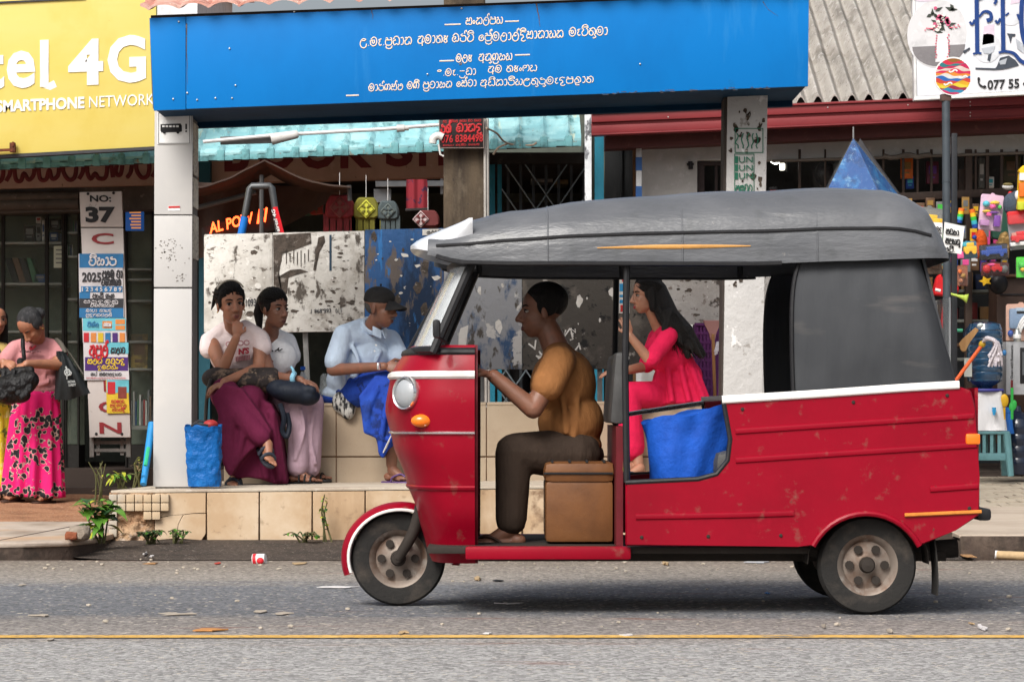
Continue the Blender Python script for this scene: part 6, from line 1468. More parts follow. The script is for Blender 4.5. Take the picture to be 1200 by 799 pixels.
# front cowl
FRONT = [(Zc(y), Xc(p)) for p, y in ((506, 655), (500, 640), (490, 600), (476, 560), (461, 520), (452, 480), (458, 442), (475, 412), (482, 408))]
FHW = [(Zc(y), w) for w, y in ((.40, 655), (.44, 640), (.52, 590), (.58, 520), (.60, 470), (.585, 440), (.55, 412), (.53, 408))]
XB = Xn(556)
def cowl(t, z, off=0):
    xf = interp(FRONT, z)-off; hw = interp(FHW, z)+off; ct, st = math.cos(t), math.sin(t)
    return Vector((XB-(XB-xf)*abs(ct)**.62, YC+hw*math.copysign(abs(st)**.8, st), z))
g = MB(); z0, z1 = Zc(655), Zc(408)
rows = [[cowl(-math.pi/2+math.pi*k/40, z0+(z1-z0)*j/30) for k in range(41)] for j in range(31)]
rin = [[cowl(-math.pi/2+math.pi*k/40, z0+(z1-z0)*j/30, -.02)+Vector((.012, 0, 0)) for k in range(41)] for j in range(31)]
g.loft(rows, 0, False, False, True); n_ = len(rows)
cw = g.build('front_cowl', m_redp, tk)
g = MB(); g.loft(rin, 0, False, False, True); g.build('cowl_lining', m_redin, cw)
g = MB(); g.add([cowl(-math.pi/2+math.pi*k/40, z1-.004) for k in range(41)], [list(range(41))]); g.build('dash_top', m_blackp, cw)
def band(name, ya, yb_, off, mat):
    b = MB(); za, zb = Zc(ya), Zc(yb_)
    b.loft([[cowl(-math.pi/2+math.pi*k/40, za, off*.2) for k in range(41)], [cowl(-math.pi/2+math.pi*k/40, za+.3*(zb-za), off) for k in range(41)], [cowl(-math.pi/2+math.pi*k/40, za+.7*(zb-za), off) for k in range(41)], [cowl(-math.pi/2+math.pi*k/40, zb, off*.2) for k in range(41)]], 0, False, False, True); return b.build(name, mat, cw)
band('white_band', 446, 437, .012, m_whp); band('black_band', 419, 411, .010, m_blackp); band('chrome_line', 508.5, 505, .009, m_chr); band('lower_crease', 572, 566, .008, m_redp)
for s in (1, -1):
    t_ = -s*.92; c = cowl(t_, Zc(462)); n = (cowl(t_, Zc(462), .05)-c); n = Vector((-.72, -s*.69, 0))
    b = MB(); b.lathe([(.0, -.02), (.066, -.02), (.072, .012), (.067, .026), (.061, .022), (.059, .01), (0, .008)], c, n, 28); hl = b.build('headlight', m_chr, cw)
    b = MB(); b.lathe([(.059, .014), (.047, .026), (.024, .032), (0, .034)], c, n, 24); b.build('lens', m_lens, hl)
    c = cowl(-s*1.15, Zc(493)); b = MB(); b.ell(c, (.045, .03, .028)); b.build('indicator', m_amber, cw)
g = MB(); g.box((Xc(445)-.004, YC, Zc(430)), (.012, .12, .03), 0, None, .005); g.build('badge', m_chr, cw)

# front wheel, fork and mudguard
def wheel(name, c, w, parent=tk, r=.203):
    b = MB(); b.lathe([(r*.62, -w*.45), (r*.80, -w*.52), (r*.95, -w*.5), (r, -w*.3), (r*1.005, 0), (r, w*.3), (r*.95, w*.5), (r*.80, w*.52), (r*.62, w*.45)], c, (0, 1, 0), 44, cap=False); o = b.build(name, m_rub, parent)
    b = MB(); b.lathe([(0, -w*.25), (r*.18, -w*.28), (r*.24, -w*.18), (r*.48, -w*.12), (r*.56, -w*.36), (r*.63, -w*.44), (r*.63, w*.44), (r*.56, w*.36), (0, w*.2)], c, (0, 1, 0), 32); ri = b.build('rim', m_rim, o)
    b = MB()
    for k in range(6):
        a = k*math.pi/3; p = Vector(c)+Vector((math.cos(a)*r*.36, -w*.2, math.sin(a)*r*.36)); b.lathe([(0, 0), (r*.09, 0), (r*.09, .012), (0, .012)], p, (0, -1, 0), 10)
    b.lathe([(0, 0), (r*.17, 0), (r*.13, .03), (0, .034)], Vector(c)+Vector((0, -w*.27, 0)), (0, -1, 0), 18); b.build('hub', m_under, o)
    return o
XF = Xc(467); XR = xat(1015, 12.12)
wheel('front_wheel', (XF, YC, .205), .10)
for s in (1, -1): wheel('rear_wheel', (XR, ys(12.12, s), .205), .11)
g = MB()
for s in (-1, 1): g.tube(cr([(XF, YC+s*.075, .205), (XF+.07, YC+s*.085, .33), (XF+.12, YC+s*.07, .50)], 6), [.022, .03], 10)
g.tube([(XF, YC-.09, .205), (XF, YC+.09, .205)], .016, 8); g.build('fork', m_under, tk)
g = MB()
def mg(u, v):
    a = math.radians(198-205*u+ (4 if 0 else 0)); r = .258; w = .088*(1-.25*abs(u-.5)*2); vv = v*2-1
    dr = -.035*abs(vv)**3
    return Vector((XF+.01+(r+dr)*math.cos(a), YC+vv*w, .205+(r+dr)*math.sin(a)*.93+.005))
g.grid(mg, 30, 12, 0, (0, 0, -.006)); mgd = g.build('front_mudguard', m_redp, tk)
g = MB()
for v_ in (0, 1): g.tube([mg(i/30, v_) for i in range(31)], .007, 6)
g.build('trim', m_whp, mgd)

# body sides
ARC = [(1015+70*math.cos(math.radians(a)), 672-70*math.sin(math.radians(a))) for a in range(27, 154, 9)]
SIDE = [(733, 640), (733, 566), (818, 562), (840, 556), (853, 540), (856, 515), (848, 470), (960, 463.5), (1060, 456.5), (1122, 453), (1138, 458), (1144, 480), (1148, 560), (1148, 604), (1120, 622)]+ARC+[(935, 641)]
def body_side(s):
    b = MB(); b.prism([Vector((Xn(x), ys(YN+.0, s), Zn(y))) for x, y in SIDE], Vector((0, .035*s, 0)), 0, .006)
    o = b.build('body_side', m_redp, tk)
    b = MB()
    for pts in ([(862, 506), (1000, 497), (1141, 488)], [(862, 540), (1000, 531), (1144, 522)], [(745, 606), (860, 604), (930, 602)], [(1090, 574), (1146, 570)]):
        b.tube([Vector((Xn(x), ys(YN-.001, s), Zn(y))) for x, y in cr([Vector(p) for p in pts], 6)], .013, 8, flat=((0, -1, 0), .6))
    b.build('pressed_rib', m_redp, o)
    b = MB(); b.tube([Vector((Xn(x), ys(YN-.004, s), Zn(y))) for x, y in cr([Vector(p) for p in ((846, 469), (960, 462), (1060, 455), (1124, 451.5))], 8)], .017, 8, flat=((0, -1, 0), .5)); b.build('white_belt', m_whp, o)
    b = MB(); b.tube([Vector((Xn(x), ys(YN-.004, s), Zn(y))) for x, y in ARC], .012, 8); b.build('arch_lip', m_redp, o)
    b = MB(); b.tube([Vector((Xn(x), ys(YN+.006, s), Zn(y))) for x, y in ((733, 566), (818, 562), (840, 556), (853, 540), (856, 515), (848, 470))], .011, 8); b.build('opening_trim', m_blackp, o)
    b = MB(); b.box((Xn(1140), ys(YN+.012, s), Zn(515)), (.06, .05, .045), 0, None, .01); b.build('tail_indicator', m_amber, o)
    b = MB(); b.tube([Vector((Xn(735), ys(YN+.03, s), Zn(566))), Vector((Xn(733), ys(YN+.035, s), Zn(430))), Vector((Xn(735), ys(YN+.05, s), Zn(312)))], .014, 8); b.build('door_pillar', m_blackp, tk)
    b = MB(); b.tube([Vector((Xn(740), ys(YN+.03, s), Zn(488))), Vector((Xn(848), ys(YN+.03, s), Zn(472)))], .011, 8) if s < 0 else b.tube([Vector((Xn(735), ys(YN+.05, s), Zn(420))), Vector((Xn(735), ys(YN+.2, s), Zn(420)))], .011, 8)
    b.build('grab_bar', m_chr, tk)
mirror_pair(body_side)
g = MB(); g.bb(Xn(1144), Xn(1148), YN+.04, YFAR-.04, Zn(604), Zn(455)); rw = g.build('rear_panel', m_redp, tk)
for s in (1, -1):
    g = MB(); g.box((Xn(1149), ys(YN+.16, s), Zn(530)), (.025, .09, .14), 0, None, .008); g.build('tail_lamp', m_redlens, rw)
    for x_, y_ in ((752, 630), (830, 629), (915, 628), (870, 480), (1000, 472), (1110, 464), (1136, 596)):
        b = MB(); b.lathe([(0, 0), (.008, 0), (.006, .005), (0, .006)], (Xn(x_), ys(YN, s), Zn(y_)), (0, -s, 0), 8); b.build('bolt', m_under, tk)
g = MB(); g.box((Xn(1156), YC, Zn(604)), (.06, 1.2, .05), 0, None, .015); g.build('rear_bumper', m_blackp, tk)
g = MB(); g.tube([Vector((Xn(1060), YN-.006, Zn(604))), Vector((Xn(1150), YN-.002, Zn(600)))], .008, 6); g.build('amber_strip', simple('amber_strip', (.6, .22, .04), .4), tk)
# floor, chassis, running gear
g = MB(); g.bb(Xn(500), Xn(950), YN+.06, YFAR-.06, Zn(650), Zn(642), 0, .004); g.build('floor', m_under, tk)
for s in (1, -1):
    g = MB(); g.box(((Xn(545)+Xn(740))/2, ys(YN+.05, s), Zn(649)), (Xn(740)-Xn(545), .05, .055), 0, None, .012); g.build('sill', m_redp, tk)
g = MB()
for s in (1, -1): g.bb(Xn(560), Xn(1120), ys(YN+.3, s)-.03, ys(YN+.3, s)+.03, Zn(662), Zn(651))
g.bb(Xn(930), Xn(1110), YC-.25, YC+.25, .22, .42, 0, .02); g.tube([(XR, YN+.18, .205), (XR, YFAR-.18, .205)], .045, 10); g.tube([(Xn(1060), YN+.42, .24), (Xn(1140), YN+.42, .26)], .04, 12)
for s in (1, -1): g.tube([(XR-.34, ys(12.16, s), .30), (XR, ys(12.2, s), .205)], .03, 8)
g.build('chassis', m_under, tk)
for s in (1, -1):
    b = MB(); b.grid(lambda u, v: Vector((XR+.265+.02*math.sin(v*2), ys(12.05, s)+.16*u*s, .36-.28*v)), 4, 6, 0, (.006, 0, 0)); b.build('mud_flap', m_rub, tk)
    b = MB(); b.grid(lambda u, v: Vector((XR+.25*math.cos(math.pi*(1-u)), ys(12.04, s)+.2*v*s, .21+.25*math.sin(math.pi*u))), 16, 2, 0, (0, 0, .006)); b.build('wheel_housing', m_under, tk)
# cabin
g = MB(); g.bb(Xn(640), Xn(722), YC-.36, YC+.36, Zn(640), Zn(566), 0, .02); g.build('seat_base', m_brseat, tk)
g = MB(); g.box(((Xn(640)+Xn(722))/2, YC, Zn(556)), (Xn(722)-Xn(636), .74, .09), 0, None, .035); g.build('driver_seat', m_brseat, tk)
g = MB(); g.box((Xn(728), YC, Zn(455)), (.06, .98, .30), 0, Euler((0, .08, 0)), .02); g.build('backrest', m_greyv, tk)
g = MB(); g.bb(Xn(723), Xn(731), YN+.08, YFAR-.08, Zn(642), Zn(500)); g.build('partition', m_redin, tk)
g = MB(); g.box((Xn(905), YC, Zn(548)), (.46, 1.16, .13), 0, None, .045); ps_ = g.build('passenger_seat', m_greyv, tk)
g = MB(); g.box((Xn(985), YC, Zn(470)), (.12, 1.16, .46), 0, Euler((0, .22, 0)), .05); g.build('seat_back', m_greyv, ps_)
g = MB(); g.bb(Xn(850), Xn(960), YN+.1, YFAR-.1, Zn(640), Zn(566)); g.build('seat_box', m_redin, ps_)
for k in range(3):
    b = MB(); b.tube(cr([(Xc(545+k*4), YC-.05-.05*k, Zc(432)), (Xc(530), YC-.1-.04*k, Zc(455+k*8)), (Xc(505), YC-.06*k, Zc(520+k*10))], 6), .006, 6); b.build('cable', m_blackp, tk)
b = MB(); sx0, sx1 = Xn(638), Xn(721)
for yy_ in (YC-.372, YC+.372): b.tube([(sx0, yy_, Zn(557)), (sx1, yy_, Zn(557))], .005, 6)
for i in range(4): xx = sx0+(sx1-sx0)*(i+.5)/4; b.tube([(xx, YC-.36, Zn(545)+.008), (xx, YC+.36, Zn(545)+.008)], .006, 6)
b.build('seat_piping', m_blackp, tk)
g = MB(); g.tube([(Xc(500), YC, .55), (Xc(545), YC, 1.0)], .025, 10); hb_ = cr([(Xc(556), YC-.34, Zc(430)), (Xc(552), YC-.2, Zc(428)), (Xc(546), YC, Zc(436)), (Xc(552), YC+.2, Zc(428)), (Xc(556), YC+.34, Zc(430))], 6); g.tube(hb_, .013, 8); hbo = g.build('handlebar', m_under, tk)
for s in (-1, 1):
    b = MB(); b.tube([(Xc(556)+.0, YC+s*.22, Zc(428.5)), (Xc(557), YC+s*.345, Zc(430))], .019, 10); b.build('grip', m_blackp, hbo)
g = MB(); g.box((Xc(520), YC, Zc(428)), (.12, .3, .10), 0, Euler((0, -.5, 0)), .02); g.build('instrument_panel', m_blackp, tk)
for s in (1, -1):
    b = MB(); c = Vector((Xn(512), ys(YN-.02, s), Zn(395))); b.tube([Vector((Xn(524), ys(YN+.06, s), Zn(402))), c], .007, 6); mi = b.build('mirror_arm', m_blackp, tk); b = MB(); b.box(c+Vector((.0, -.02*s, .03)), (.03, .10, .075), 0, None, .012); b.build('mirror', m_blackp, mi)
# blue sack riding on the passenger floor
g = MB(); r_ = random.Random(2)
sk = thing('blue_sack', 'bright blue cloth sack riding in the doorway of the three-wheeler', 'sack', (Xn(805), YN+.27, Zn(642)))
def sack(u, v):
    a = 2*math.pi*u; w = .105+.065*v+.012*math.sin(3*a+v*3)
    n = .012*noise.noise((math.cos(a)*2, math.sin(a)*2, v*4))+.008*math.sin(9*a+2*math.sin(4*v))*v
    return Vector((Xn(805+8*v)+(w*1.18+n)*math.cos(a), YN+.27+(w+n)*.9*math.sin(a), Zn(641)+.55*v+(.05*math.cos(a)*max(0, v-.6)*2)+.012*math.sin(5*a)*v))
g.loft([[sack(i/40, j/20) for i in range(40)] for j in range(21)]); g.build('cloth', M('bright_blue_cloth', (.008, .09, .50), .7, layers=[((.005, .05, .3), 4, .45, .7)], bump=(12, .5)), sk)

# ------------------------------------------------------------------ people
def skin(name, col):
    d = tuple(c*.7 for c in col); r = (min(1, col[0]*1.25), col[1]*1.02, col[2]*.95)
    return M(name, col, .48, layers=[(d, 9, .48, .75), (r, 22, .5, .75)], bump=(120, .08), spec=.45)
m_sk1 = skin('skin_brown', (.34, .155, .092)); m_sk2 = skin('skin_deep_brown', (.20, .090, .056)); m_sk3 = skin('skin_tan', (.34, .165, .105))
m_hair = M('black_hair', (.007, .006, .006), .5, layers=[((.014, .012, .011), 14, .45, .7, (6, 6, 1))], bump=(60, .6, (5, 5, .7)), spec=.2)
m_eyew = simple('eye_white', (.34, .31, .285), .25, bump=(10, 0)); m_iris = simple('iris_dark', (.010, .007, .006), .12, bump=(10, 0))
m_lip1 = simple('lips', (.20, .06, .05), .45); m_lip2 = simple('lips_dark', (.10, .035, .03), .5); m_lip3 = simple('lips_red', (.30, .03, .05), .4)

def zdirt(x, y): return .085+.09*(y-19.4)/4.7+.02*noise.noise((x*2, y*2, 0))

class Person:
    def __init__(s, label, loc, group=None):
        s.t = thing('person', label, 'person', loc, group); s.b = MB()
    def limb(s, *pts):
        """pts: (point, radius) ... joined by round cones"""
        for (a, ra), (b, rb) in zip(pts[:-1], pts[1:]): s.b.cone(a, b, ra, rb)
    def head(s, c, yaw, pitch=0, roll=0, k=1.0, nose=1.0, wide=1.0):
        cy, sy, cp, sp_ = math.cos(yaw), math.sin(yaw), math.cos(pitch), math.sin(pitch)
        f = Vector((sy*cp, -cy*cp, sp_)); l = Vector((0, 0, 1)).cross(f).normalized(); u = f.cross(l)
        m3 = Matrix((f, l, u)).transposed() @ Matrix.Rotation(roll, 3, 'X'); s.m3 = m3; s.hc = Vector(c); s.k = k
        b = s.b
        def e(p, r, rot=None): b.ell(s.hp(p), tuple(q*k for q in r), m3 if rot is None else m3 @ rot, sub=3)
        e((-.014, 0, .034), (.092, .075*wide, .083)); e((.028, 0, -.030), (.057, .057*wide, .080)); e((.044, 0, -.090), (.026, .025, .020))
        for q in (1, -1):
            e((.014, q*.031*wide, -.056), (.042, .021, .034)); e((.050, q*.030*wide, -.022), (.026, .024, .024)); e((-.006, q*.074*wide, -.006), (.017, .009, .031), Matrix.Rotation(q*.3, 3, 'Z')); e((.090*1, q*.0125, -.034), (.011, .010, .0095))
        e((.062, 0, .025), (.014, .046, .012))
        b.cone(s.hp((.076, 0, .016)), s.hp((.094+.008*nose, 0, -.028)), .0085*k, .0135*k); e((.072, 0, -.066), (.016, .026, .017)); e((.062, 0, -.080), (.018, .020, .012))
    def hp(s, p): return s.hc+s.m3 @ (Vector(p)*s.k)
    def face(s, lips, brow=1.0, closed=False, eye=True, look=0):
        k = s.k
        for q in (1, -1):
            if eye and not closed:
                b = MB(); b.ell(s.hp((.0655, q*.031, .005)), (.0095*k, .0152*k, .0078*k), s.m3, sub=3); o = b.build('eye', m_eyew, s.t)
                b = MB(); b.ell(s.hp((.0725, q*.031+look, .005)), (.0045*k, .0072*k, .0070*k), s.m3, sub=2); b.build('iris', m_iris, o)
                b = MB(); b.tube([s.hp(p) for p in ((.0715, q*.016, .008), (.0755, q*.026, .0125), (.0745, q*.037, .0125), (.067, q*.047, .007))], [.0018*k, .0028*k, .0026*k, .0015*k], 6); b.build('lashes', m_hair, o)
            b = MB(); b.tube([s.hp(p) for p in ((.0775, q*.013, .0255), (.0765, q*.027, .031), (.069, q*.042, .0315), (.060, q*.052, .026))], [.0026*k, .0038*brow*k, .0032*brow*k, .0014*k], 6); b.build('eyebrow', m_hair, s.t)
        b = MB(); b.tube([s.hp(p) for p in ((.076, -.022, -.0665), (.0865, -.009, -.063), (.0875, 0, -.0645), (.0865, .009, -.063), (.076, .022, -.0665))], [.002*k, .0042*k, .0038*k, .0042*k, .002*k], 8)
        b.tube([s.hp(p) for p in ((.077, -.019, -.069), (.0865, -.006, -.0725), (.0865, .006, -.0725), (.077, .019, -.069))], [.002*k, .0052*k, .0052*k, .002*k], 8); b.build('lips', lips, s.t)
    def hand(s, w, d, n, curl=.5, side=1, k=1.0, tcurl=.3):
        """wrist, pointing direction, palm normal; side: on which side (d x n) the thumb leaves"""
        d = Vector(d).normalized(); n = Vector(n); n = (n-d*n.dot(d)).normalized(); u = d.cross(n).normalized()*side; w = Vector(w); b = s.b
        m3 = Matrix((d, u, n)).transposed()
        b.ell(w+d*.045*k, (.052*k, .040*k, .0145*k), m3, sub=3); b.ell(w+d*.03*k+u*.022*k+n*.006*k, (.032*k, .017*k, .014*k), m3, sub=2)
        for i, L in enumerate((.070, .078, .072, .056)):
            p = w+d*(.084-.005*abs(i-1.3))*k-u*(i-1.5)*.0195*k; a = curl*.5; r = .0088*k
            dd = d-u*(i-1.5)*.07
            for j, q in enumerate((.44, .31, .25)):
                v = (dd*math.cos(a)+n*math.sin(a)).normalized(); p2 = p+v*L*q*k; b.cone(p, p2, r, r*.93, seg=10); p = p2; r *= .92; a += curl*(.75+.1*i)
        p = w+d*.028*k+u*.032*k; v = (d*.62+u*.66+n*.35).normalized(); p2 = p+v*.036*k; b.cone(p, p2, .0115*k, .0105*k, seg=10); v = (d*.85+u*(.35-tcurl)+n*.3).normalized(); b.cone(p2, p2+v*.030*k, .0105*k, .0085*k, seg=10)
    def foot(s, ankle, d, up=(0, 0, 1), k=1.0, sandal=None, straps=None, name='sandal'):
        d = Vector(d).normalized(); up = Vector(up); up = (up-d*up.dot(d)).normalized(); u = d.cross(up); a = Vector(ankle); b = s.b
        m3 = Matrix((d, u, up)).transposed(); so = a-up*.072*k
        b.ell(so-d*.035*k+up*.028*k, (.038*k, .030*k, .030*k), m3, sub=2); b.cone(a, so+d*.085*k+up*.024*k, .036*k, .026*k); b.ell(so+d*.095*k+up*.020*k, (.05*k, .042*k, .019*k), m3, sub=3); b.ell(so+d*.04*k+up*.022*k, (.07*k, .032*k, .022*k), m3, sub=2)
        for i in range(5):
            q = so+d*(.135-.006*i*i*.55)*k+u*(i-2)*.0175*k+up*.014*k; r = (.0125 if i == 0 else .0095)*k; b.cone(q, q+d*(.030-.003*i)*k-up*.003*k, r, r*.9, seg=10)
        if sandal:
            o = MB(); ol = [(-.085, .018), (-.075, .032), (-.02, .036), (.05, .040), (.11, .049), (.155, .044), (.182, .02), (.186, 0), (.180, -.022), (.155, -.042), (.11, -.047), (.05, -.036), (-.02, -.034), (-.075, -.030), (-.085, -.016)]
            o.prism([so+d*x*k+u*y*k-up*.0005 for x, y in ol], -up*.016*k, 0, .003); so_ = o.build(name, sandal, s.t)
            o = MB()
            if straps == 'thong':
                for q in (1, -1): o.tube(cr([so+d*.135*k+u*.016*k+up*.030*k, so+d*.10*k+u*q*.024*k+up*.047*k, so+d*.045*k+u*q*.043*k+up*.026*k, so+d*.03*k+u*q*.043*k], 5), .0062*k, 8)
            else:
                for x_, h_ in ((.105, .045), (.04, .062)) if straps != 'three' else ((.12, .04), (.075, .05), (.03, .065)):
                    o.tube(cr([so+d*x_*k+u*.047*k, so+d*(x_-.004)*k+u*.036*k+up*h_*.75*k, so+d*(x_-.008)*k+up*(h_+.006)*k, so+d*(x_-.004)*k-u*.036*k+up*h_*.75*k, so+d*x_*k-u*.047*k], 6), .0125*k if straps != 'three' else .007*k, 8, flat=(d, .0) if False else None)
            o.build('strap', sandal if straps == 'thong' else s.strapm, so_)
    strapm = None
    def done(s, mat, voxel=.0048, smooth=2):
        s.body = remesh(s.b, voxel, smooth, .45).build('body', mat, s.t, sharp=None); return s.body

def cloth(name, mb, mat, parent, voxel=.009, smooth=4, fac=.5):
    return remesh(mb, voxel, smooth, fac).build(name, mat, parent, sharp=None)
def hairmesh(mb, parent, voxel=.006, smooth=2, strands=None, mat=None):
    r = remesh(mb, voxel, smooth, .5)
    if strands:           # combed strands over the cap, hairline to knot
        P, cen, rad, tgt, n = strands; q = random.Random(n)
        for i in range(n):
            t = -1+2*(i+q.random())/n; a0 = Vector((.95-.85*abs(t)**1.8, .95*t, q.choice((.10, .24, .5))-.25*abs(t)**1.5+q.uniform(-.07, .07))).normalized(); a1 = (Vector(tgt)+Vector((0, q.uniform(-.25, .25), q.uniform(-.2, .25)))).normalized(); pts = []
            lift = q.uniform(.985, 1.03)
            for k in range(8):
                u = k/7; d = a0.slerp(a1, u) if a0.angle(a1) < 3.1 else a0.lerp(a1, u)
                pts.append(P.hp(tuple(cen[j]+rad[j]*d[j]*(lift+.012*math.sin(u*9+i)) for j in range(3))))
            r.tube(pts, [.0022, .0038, .0042, .004, .004, .004, .0036, .002], 5)
    return r.build('hair', mat or m_hair, parent, sharp=None)
def folds(mb, lines, r, Y=None):
    for L in lines: mb.tube(cr([Vector(p)+Vector((0, r*.55, 0)) for p in L], 5), r*1.15, 8)

# --- seated woman in the maroon skirt
def fabric(name, col, r=.85, **k):
    return M(name, col, r, layers=[(tuple(c*.75 for c in col), 7, .45, .75), (tuple(min(1, c*1.12) for c in col), 26, .55, .75)], bump=k.pop('bump', (11, .38, (1.6, 1.6, .55), .03)), spec=.2, **k)
P = Person('seated woman in pale pink T-shirt and maroon skirt, hand at her mouth', at(285, 566, 19.0))
P.strapm = simple('sandal_strap_dark', (.03, .035, .05), .5)
P.head(at(270.5, 358, 18.86), .42, -.02, .08, 1.14, .8)
P.limb((at(275, 390, 18.98), .058), (P.hp((-.022, 0, -.075)), .049))
RS, LS = at(246, 399, 18.95), at(305, 396, 18.97)
P.limb((at(267, 386, 18.98), .036), (RS, .040)); P.limb((at(284, 385, 18.98), .036), (LS, .040))
P.limb((at(276, 400, 19.03), .07), (RS, .055)); P.limb((at(276, 400, 19.03), .07), (LS, .055))
P.b.ell(at(276, 412, 19.02), (.15, .10, .14)); P.b.ell(at(281, 440, 19.12), (.135, .10, .12)); P.b.ell(at(285, 462, 19.2), (.17, .14, .10))
P.limb((RS, .052), (at(261, 433, 18.72), .040), (at(277, 396, 18.66), .026)); P.hand(at(277, 394, 18.66), (.10, .35, 1), (-.35, .9, -.2), 1.25, -1, .95)
P.limb((LS, .052), (at(304, 432, 18.86), .041), (at(263, 448, 18.58), .027)); P.hand(at(262, 448.5, 18.575), (-.82, -.2, -.45), (.1, .35, -.9), .45, 1, .95)
P.limb((at(270, 462, 19.15), .075), (at(263, 461, 18.62), .058), (at(310, 516, 18.50), .038)); P.foot(at(313.5, 521, 18.49), (.30, -.75, -.42), (.35, -.25, .9), .95, simple('sandal_dark', (.02, .022, .03), .6), 'two')
P.limb((at(296, 464, 19.15), .075), (at(288, 470, 18.62), .058), (at(277, 555, 18.70), .038)); P.foot(at(276.5, 557.8, 18.70), (-.12, -1, 0), (0, 0, 1), .95, simple('sandal_dark', (.02, .022, .03), .6), 'two')
P.done(m_sk1); P.face(m_lip1, look=-.003)
h = MB()
h.ell(P.hp((-.022, 0, .054)), (.105, .093, .093), P.m3); h.ell(P.hp((-.11, .01, .045)), (.055, .062, .055), P.m3)
for q in (1, -1): h.ell(P.hp((-.010, q*.067, .022)), (.048, .016, .045), P.m3); h.cone(P.hp((.035, q*.058, .075)), P.hp((.02, q*.072, .03)), .018, .012)
for i in range(9): h.cone(P.hp((-.12, -.05+.012*i, .06)), P.hp((-.14-.02*math.sin(i*2), -.07+.016*i, .01-.03*math.cos(i))), .014, .006)
hairmesh(h, P.t, strands=(P, (-.022, 0, .054), (.0935, .083, .083), (-1, 0, .05), 120))
b = MB(); b.tube([P.hp((-.022+.0935*.34*1.05, .083*1.07*math.sin(i*.18), .054+.083*1.04*math.cos(i*.18))) for i in range(-6, 7)], .006, 8); b.build('hair_band', simple('pale_band', (.45, .40, .33), .6), P.t)
b = MB(); b.ell(P.hp((-.004, .081, -.036)), .006, sub=1); b.ell(P.hp((-.004, -.081, -.036)), .006, sub=1); b.build('earrings', simple('gold', (.5, .33, .1), .3, metal=.8), P.t)
c = MB()
c.ell(at(276, 416, 19.02), (.172, .125, .15)); c.ell(at(281, 442, 19.12), (.155, .125, .13)); c.ell(at(284, 456, 19.16), (.16, .13, .08))
c.cone(at(264, 386, 18.99), at(245, 400, 18.94), .050, .058); c.cone(at(245, 400, 18.94), at(245, 410, 18.90), .060, .064)
c.cone(at(287, 384, 19.0), at(305, 397, 18.96), .050, .058); c.cone(at(305, 397, 18.96), at(308, 408, 18.93), .060, .064)
c.cone(at(264, 400, 18.99), at(290, 399, 19.02), .075, .075); c.ell(at(276, 389, 18.99), (.098, .082, .046)); c.cone(at(276, 402, 19.02), at(300, 401, 18.98), .088, .066); c.cone(at(276, 402, 19.02), at(252, 403, 18.96), .088, .066); folds(c, [[at(256, 412, 18.88), at(266, 430, 18.9), at(272, 448, 18.98)], [at(297, 412, 18.9), at(288, 432, 18.95), at(284, 450, 19.0)], [at(262, 440, 18.95), at(282, 446, 18.97), at(300, 440, 19.0)]], .014)
tee = cloth('t_shirt', c, fabric('pale_pink_cotton', (.80, .68, .67)), P.t, .008, 4)
g = MB(); g.pxtext("N'S", 280, 409, 292, 416.5, 18.865, 0, .04, .12, .03)
g.build('print', simple('print_red', (.42, .03, .05), .7), tee)
g = MB()
for i in range(4): g.tube([at(268+i*7+3*math.cos(a/2.), 404-i*.6+2.6*math.sin(a/2.), 18.862) for a in range(0, 13)], .004, 5)
for i in range(9): g.px(276+i*1.9, 418.5-i*.25, 277+i*1.9, 424-i*.25, 18.868, .03)
g.build('print', simple('print_rose', (.5, .22, .24), .7), tee)
s_ = MB()
for A_ in (((at(268, 462, 19.17), .125), (at(263, 459, 18.62), .088), (at(284, 490, 18.53), .080), (at(306, 513, 18.50), .062)), ((at(297, 464, 19.17), .12), (at(292, 470, 18.66), .10), (at(285, 520, 18.67), .085), (at(281, 548, 18.70), .075))):
    for (a_, ra), (b_, rb) in zip(A_[:-1], A_[1:]): s_.cone(a_, b_, ra, rb)
s_.prism([at(x, y, 18.50) for x, y in [(247, 466), (262, 450), (284, 456), (306, 486), (319, 506), (311, 516), (292, 530), (279, 545), (270, 560), (264, 552), (258, 522), (252, 505), (256, 488)]], .13)
s_.prism([at(x, y, 18.62) for x, y in [(285, 460), (318, 474), (325, 488), (331, 525), (337, 568), (322, 568), (305, 562), (290, 560), (276, 562), (278, 520)]], .30)
folds(s_, [[at(268, 468, 18.5), at(270, 505, 18.49), at(268, 552, 18.5)], [at(276, 470, 18.5), at(284, 505, 18.48), at(276, 545, 18.5)], [at(260, 480, 18.5), at(262, 510, 18.49), at(265, 545, 18.5)], [at(318, 482, 18.6), at(322, 520, 18.6), at(328, 565, 18.6)], [at(306, 520, 18.6), at(310, 545, 18.6), at(312, 562, 18.6)]], .022)
s_.ell(at(285, 460, 19.2), (.19, .16, .11))
cloth('skirt', s_, fabric('maroon_cotton', (.125, .012, .045)), P.t, .010, 6)
b = MB(); b.tube([at(247.8+1.2*math.cos(a), 456.4+.9*math.sin(a), 18.545) for a in [i*.63 for i in range(11)]], .003, 5); b.build('ring', MATS['gold'], P.t)
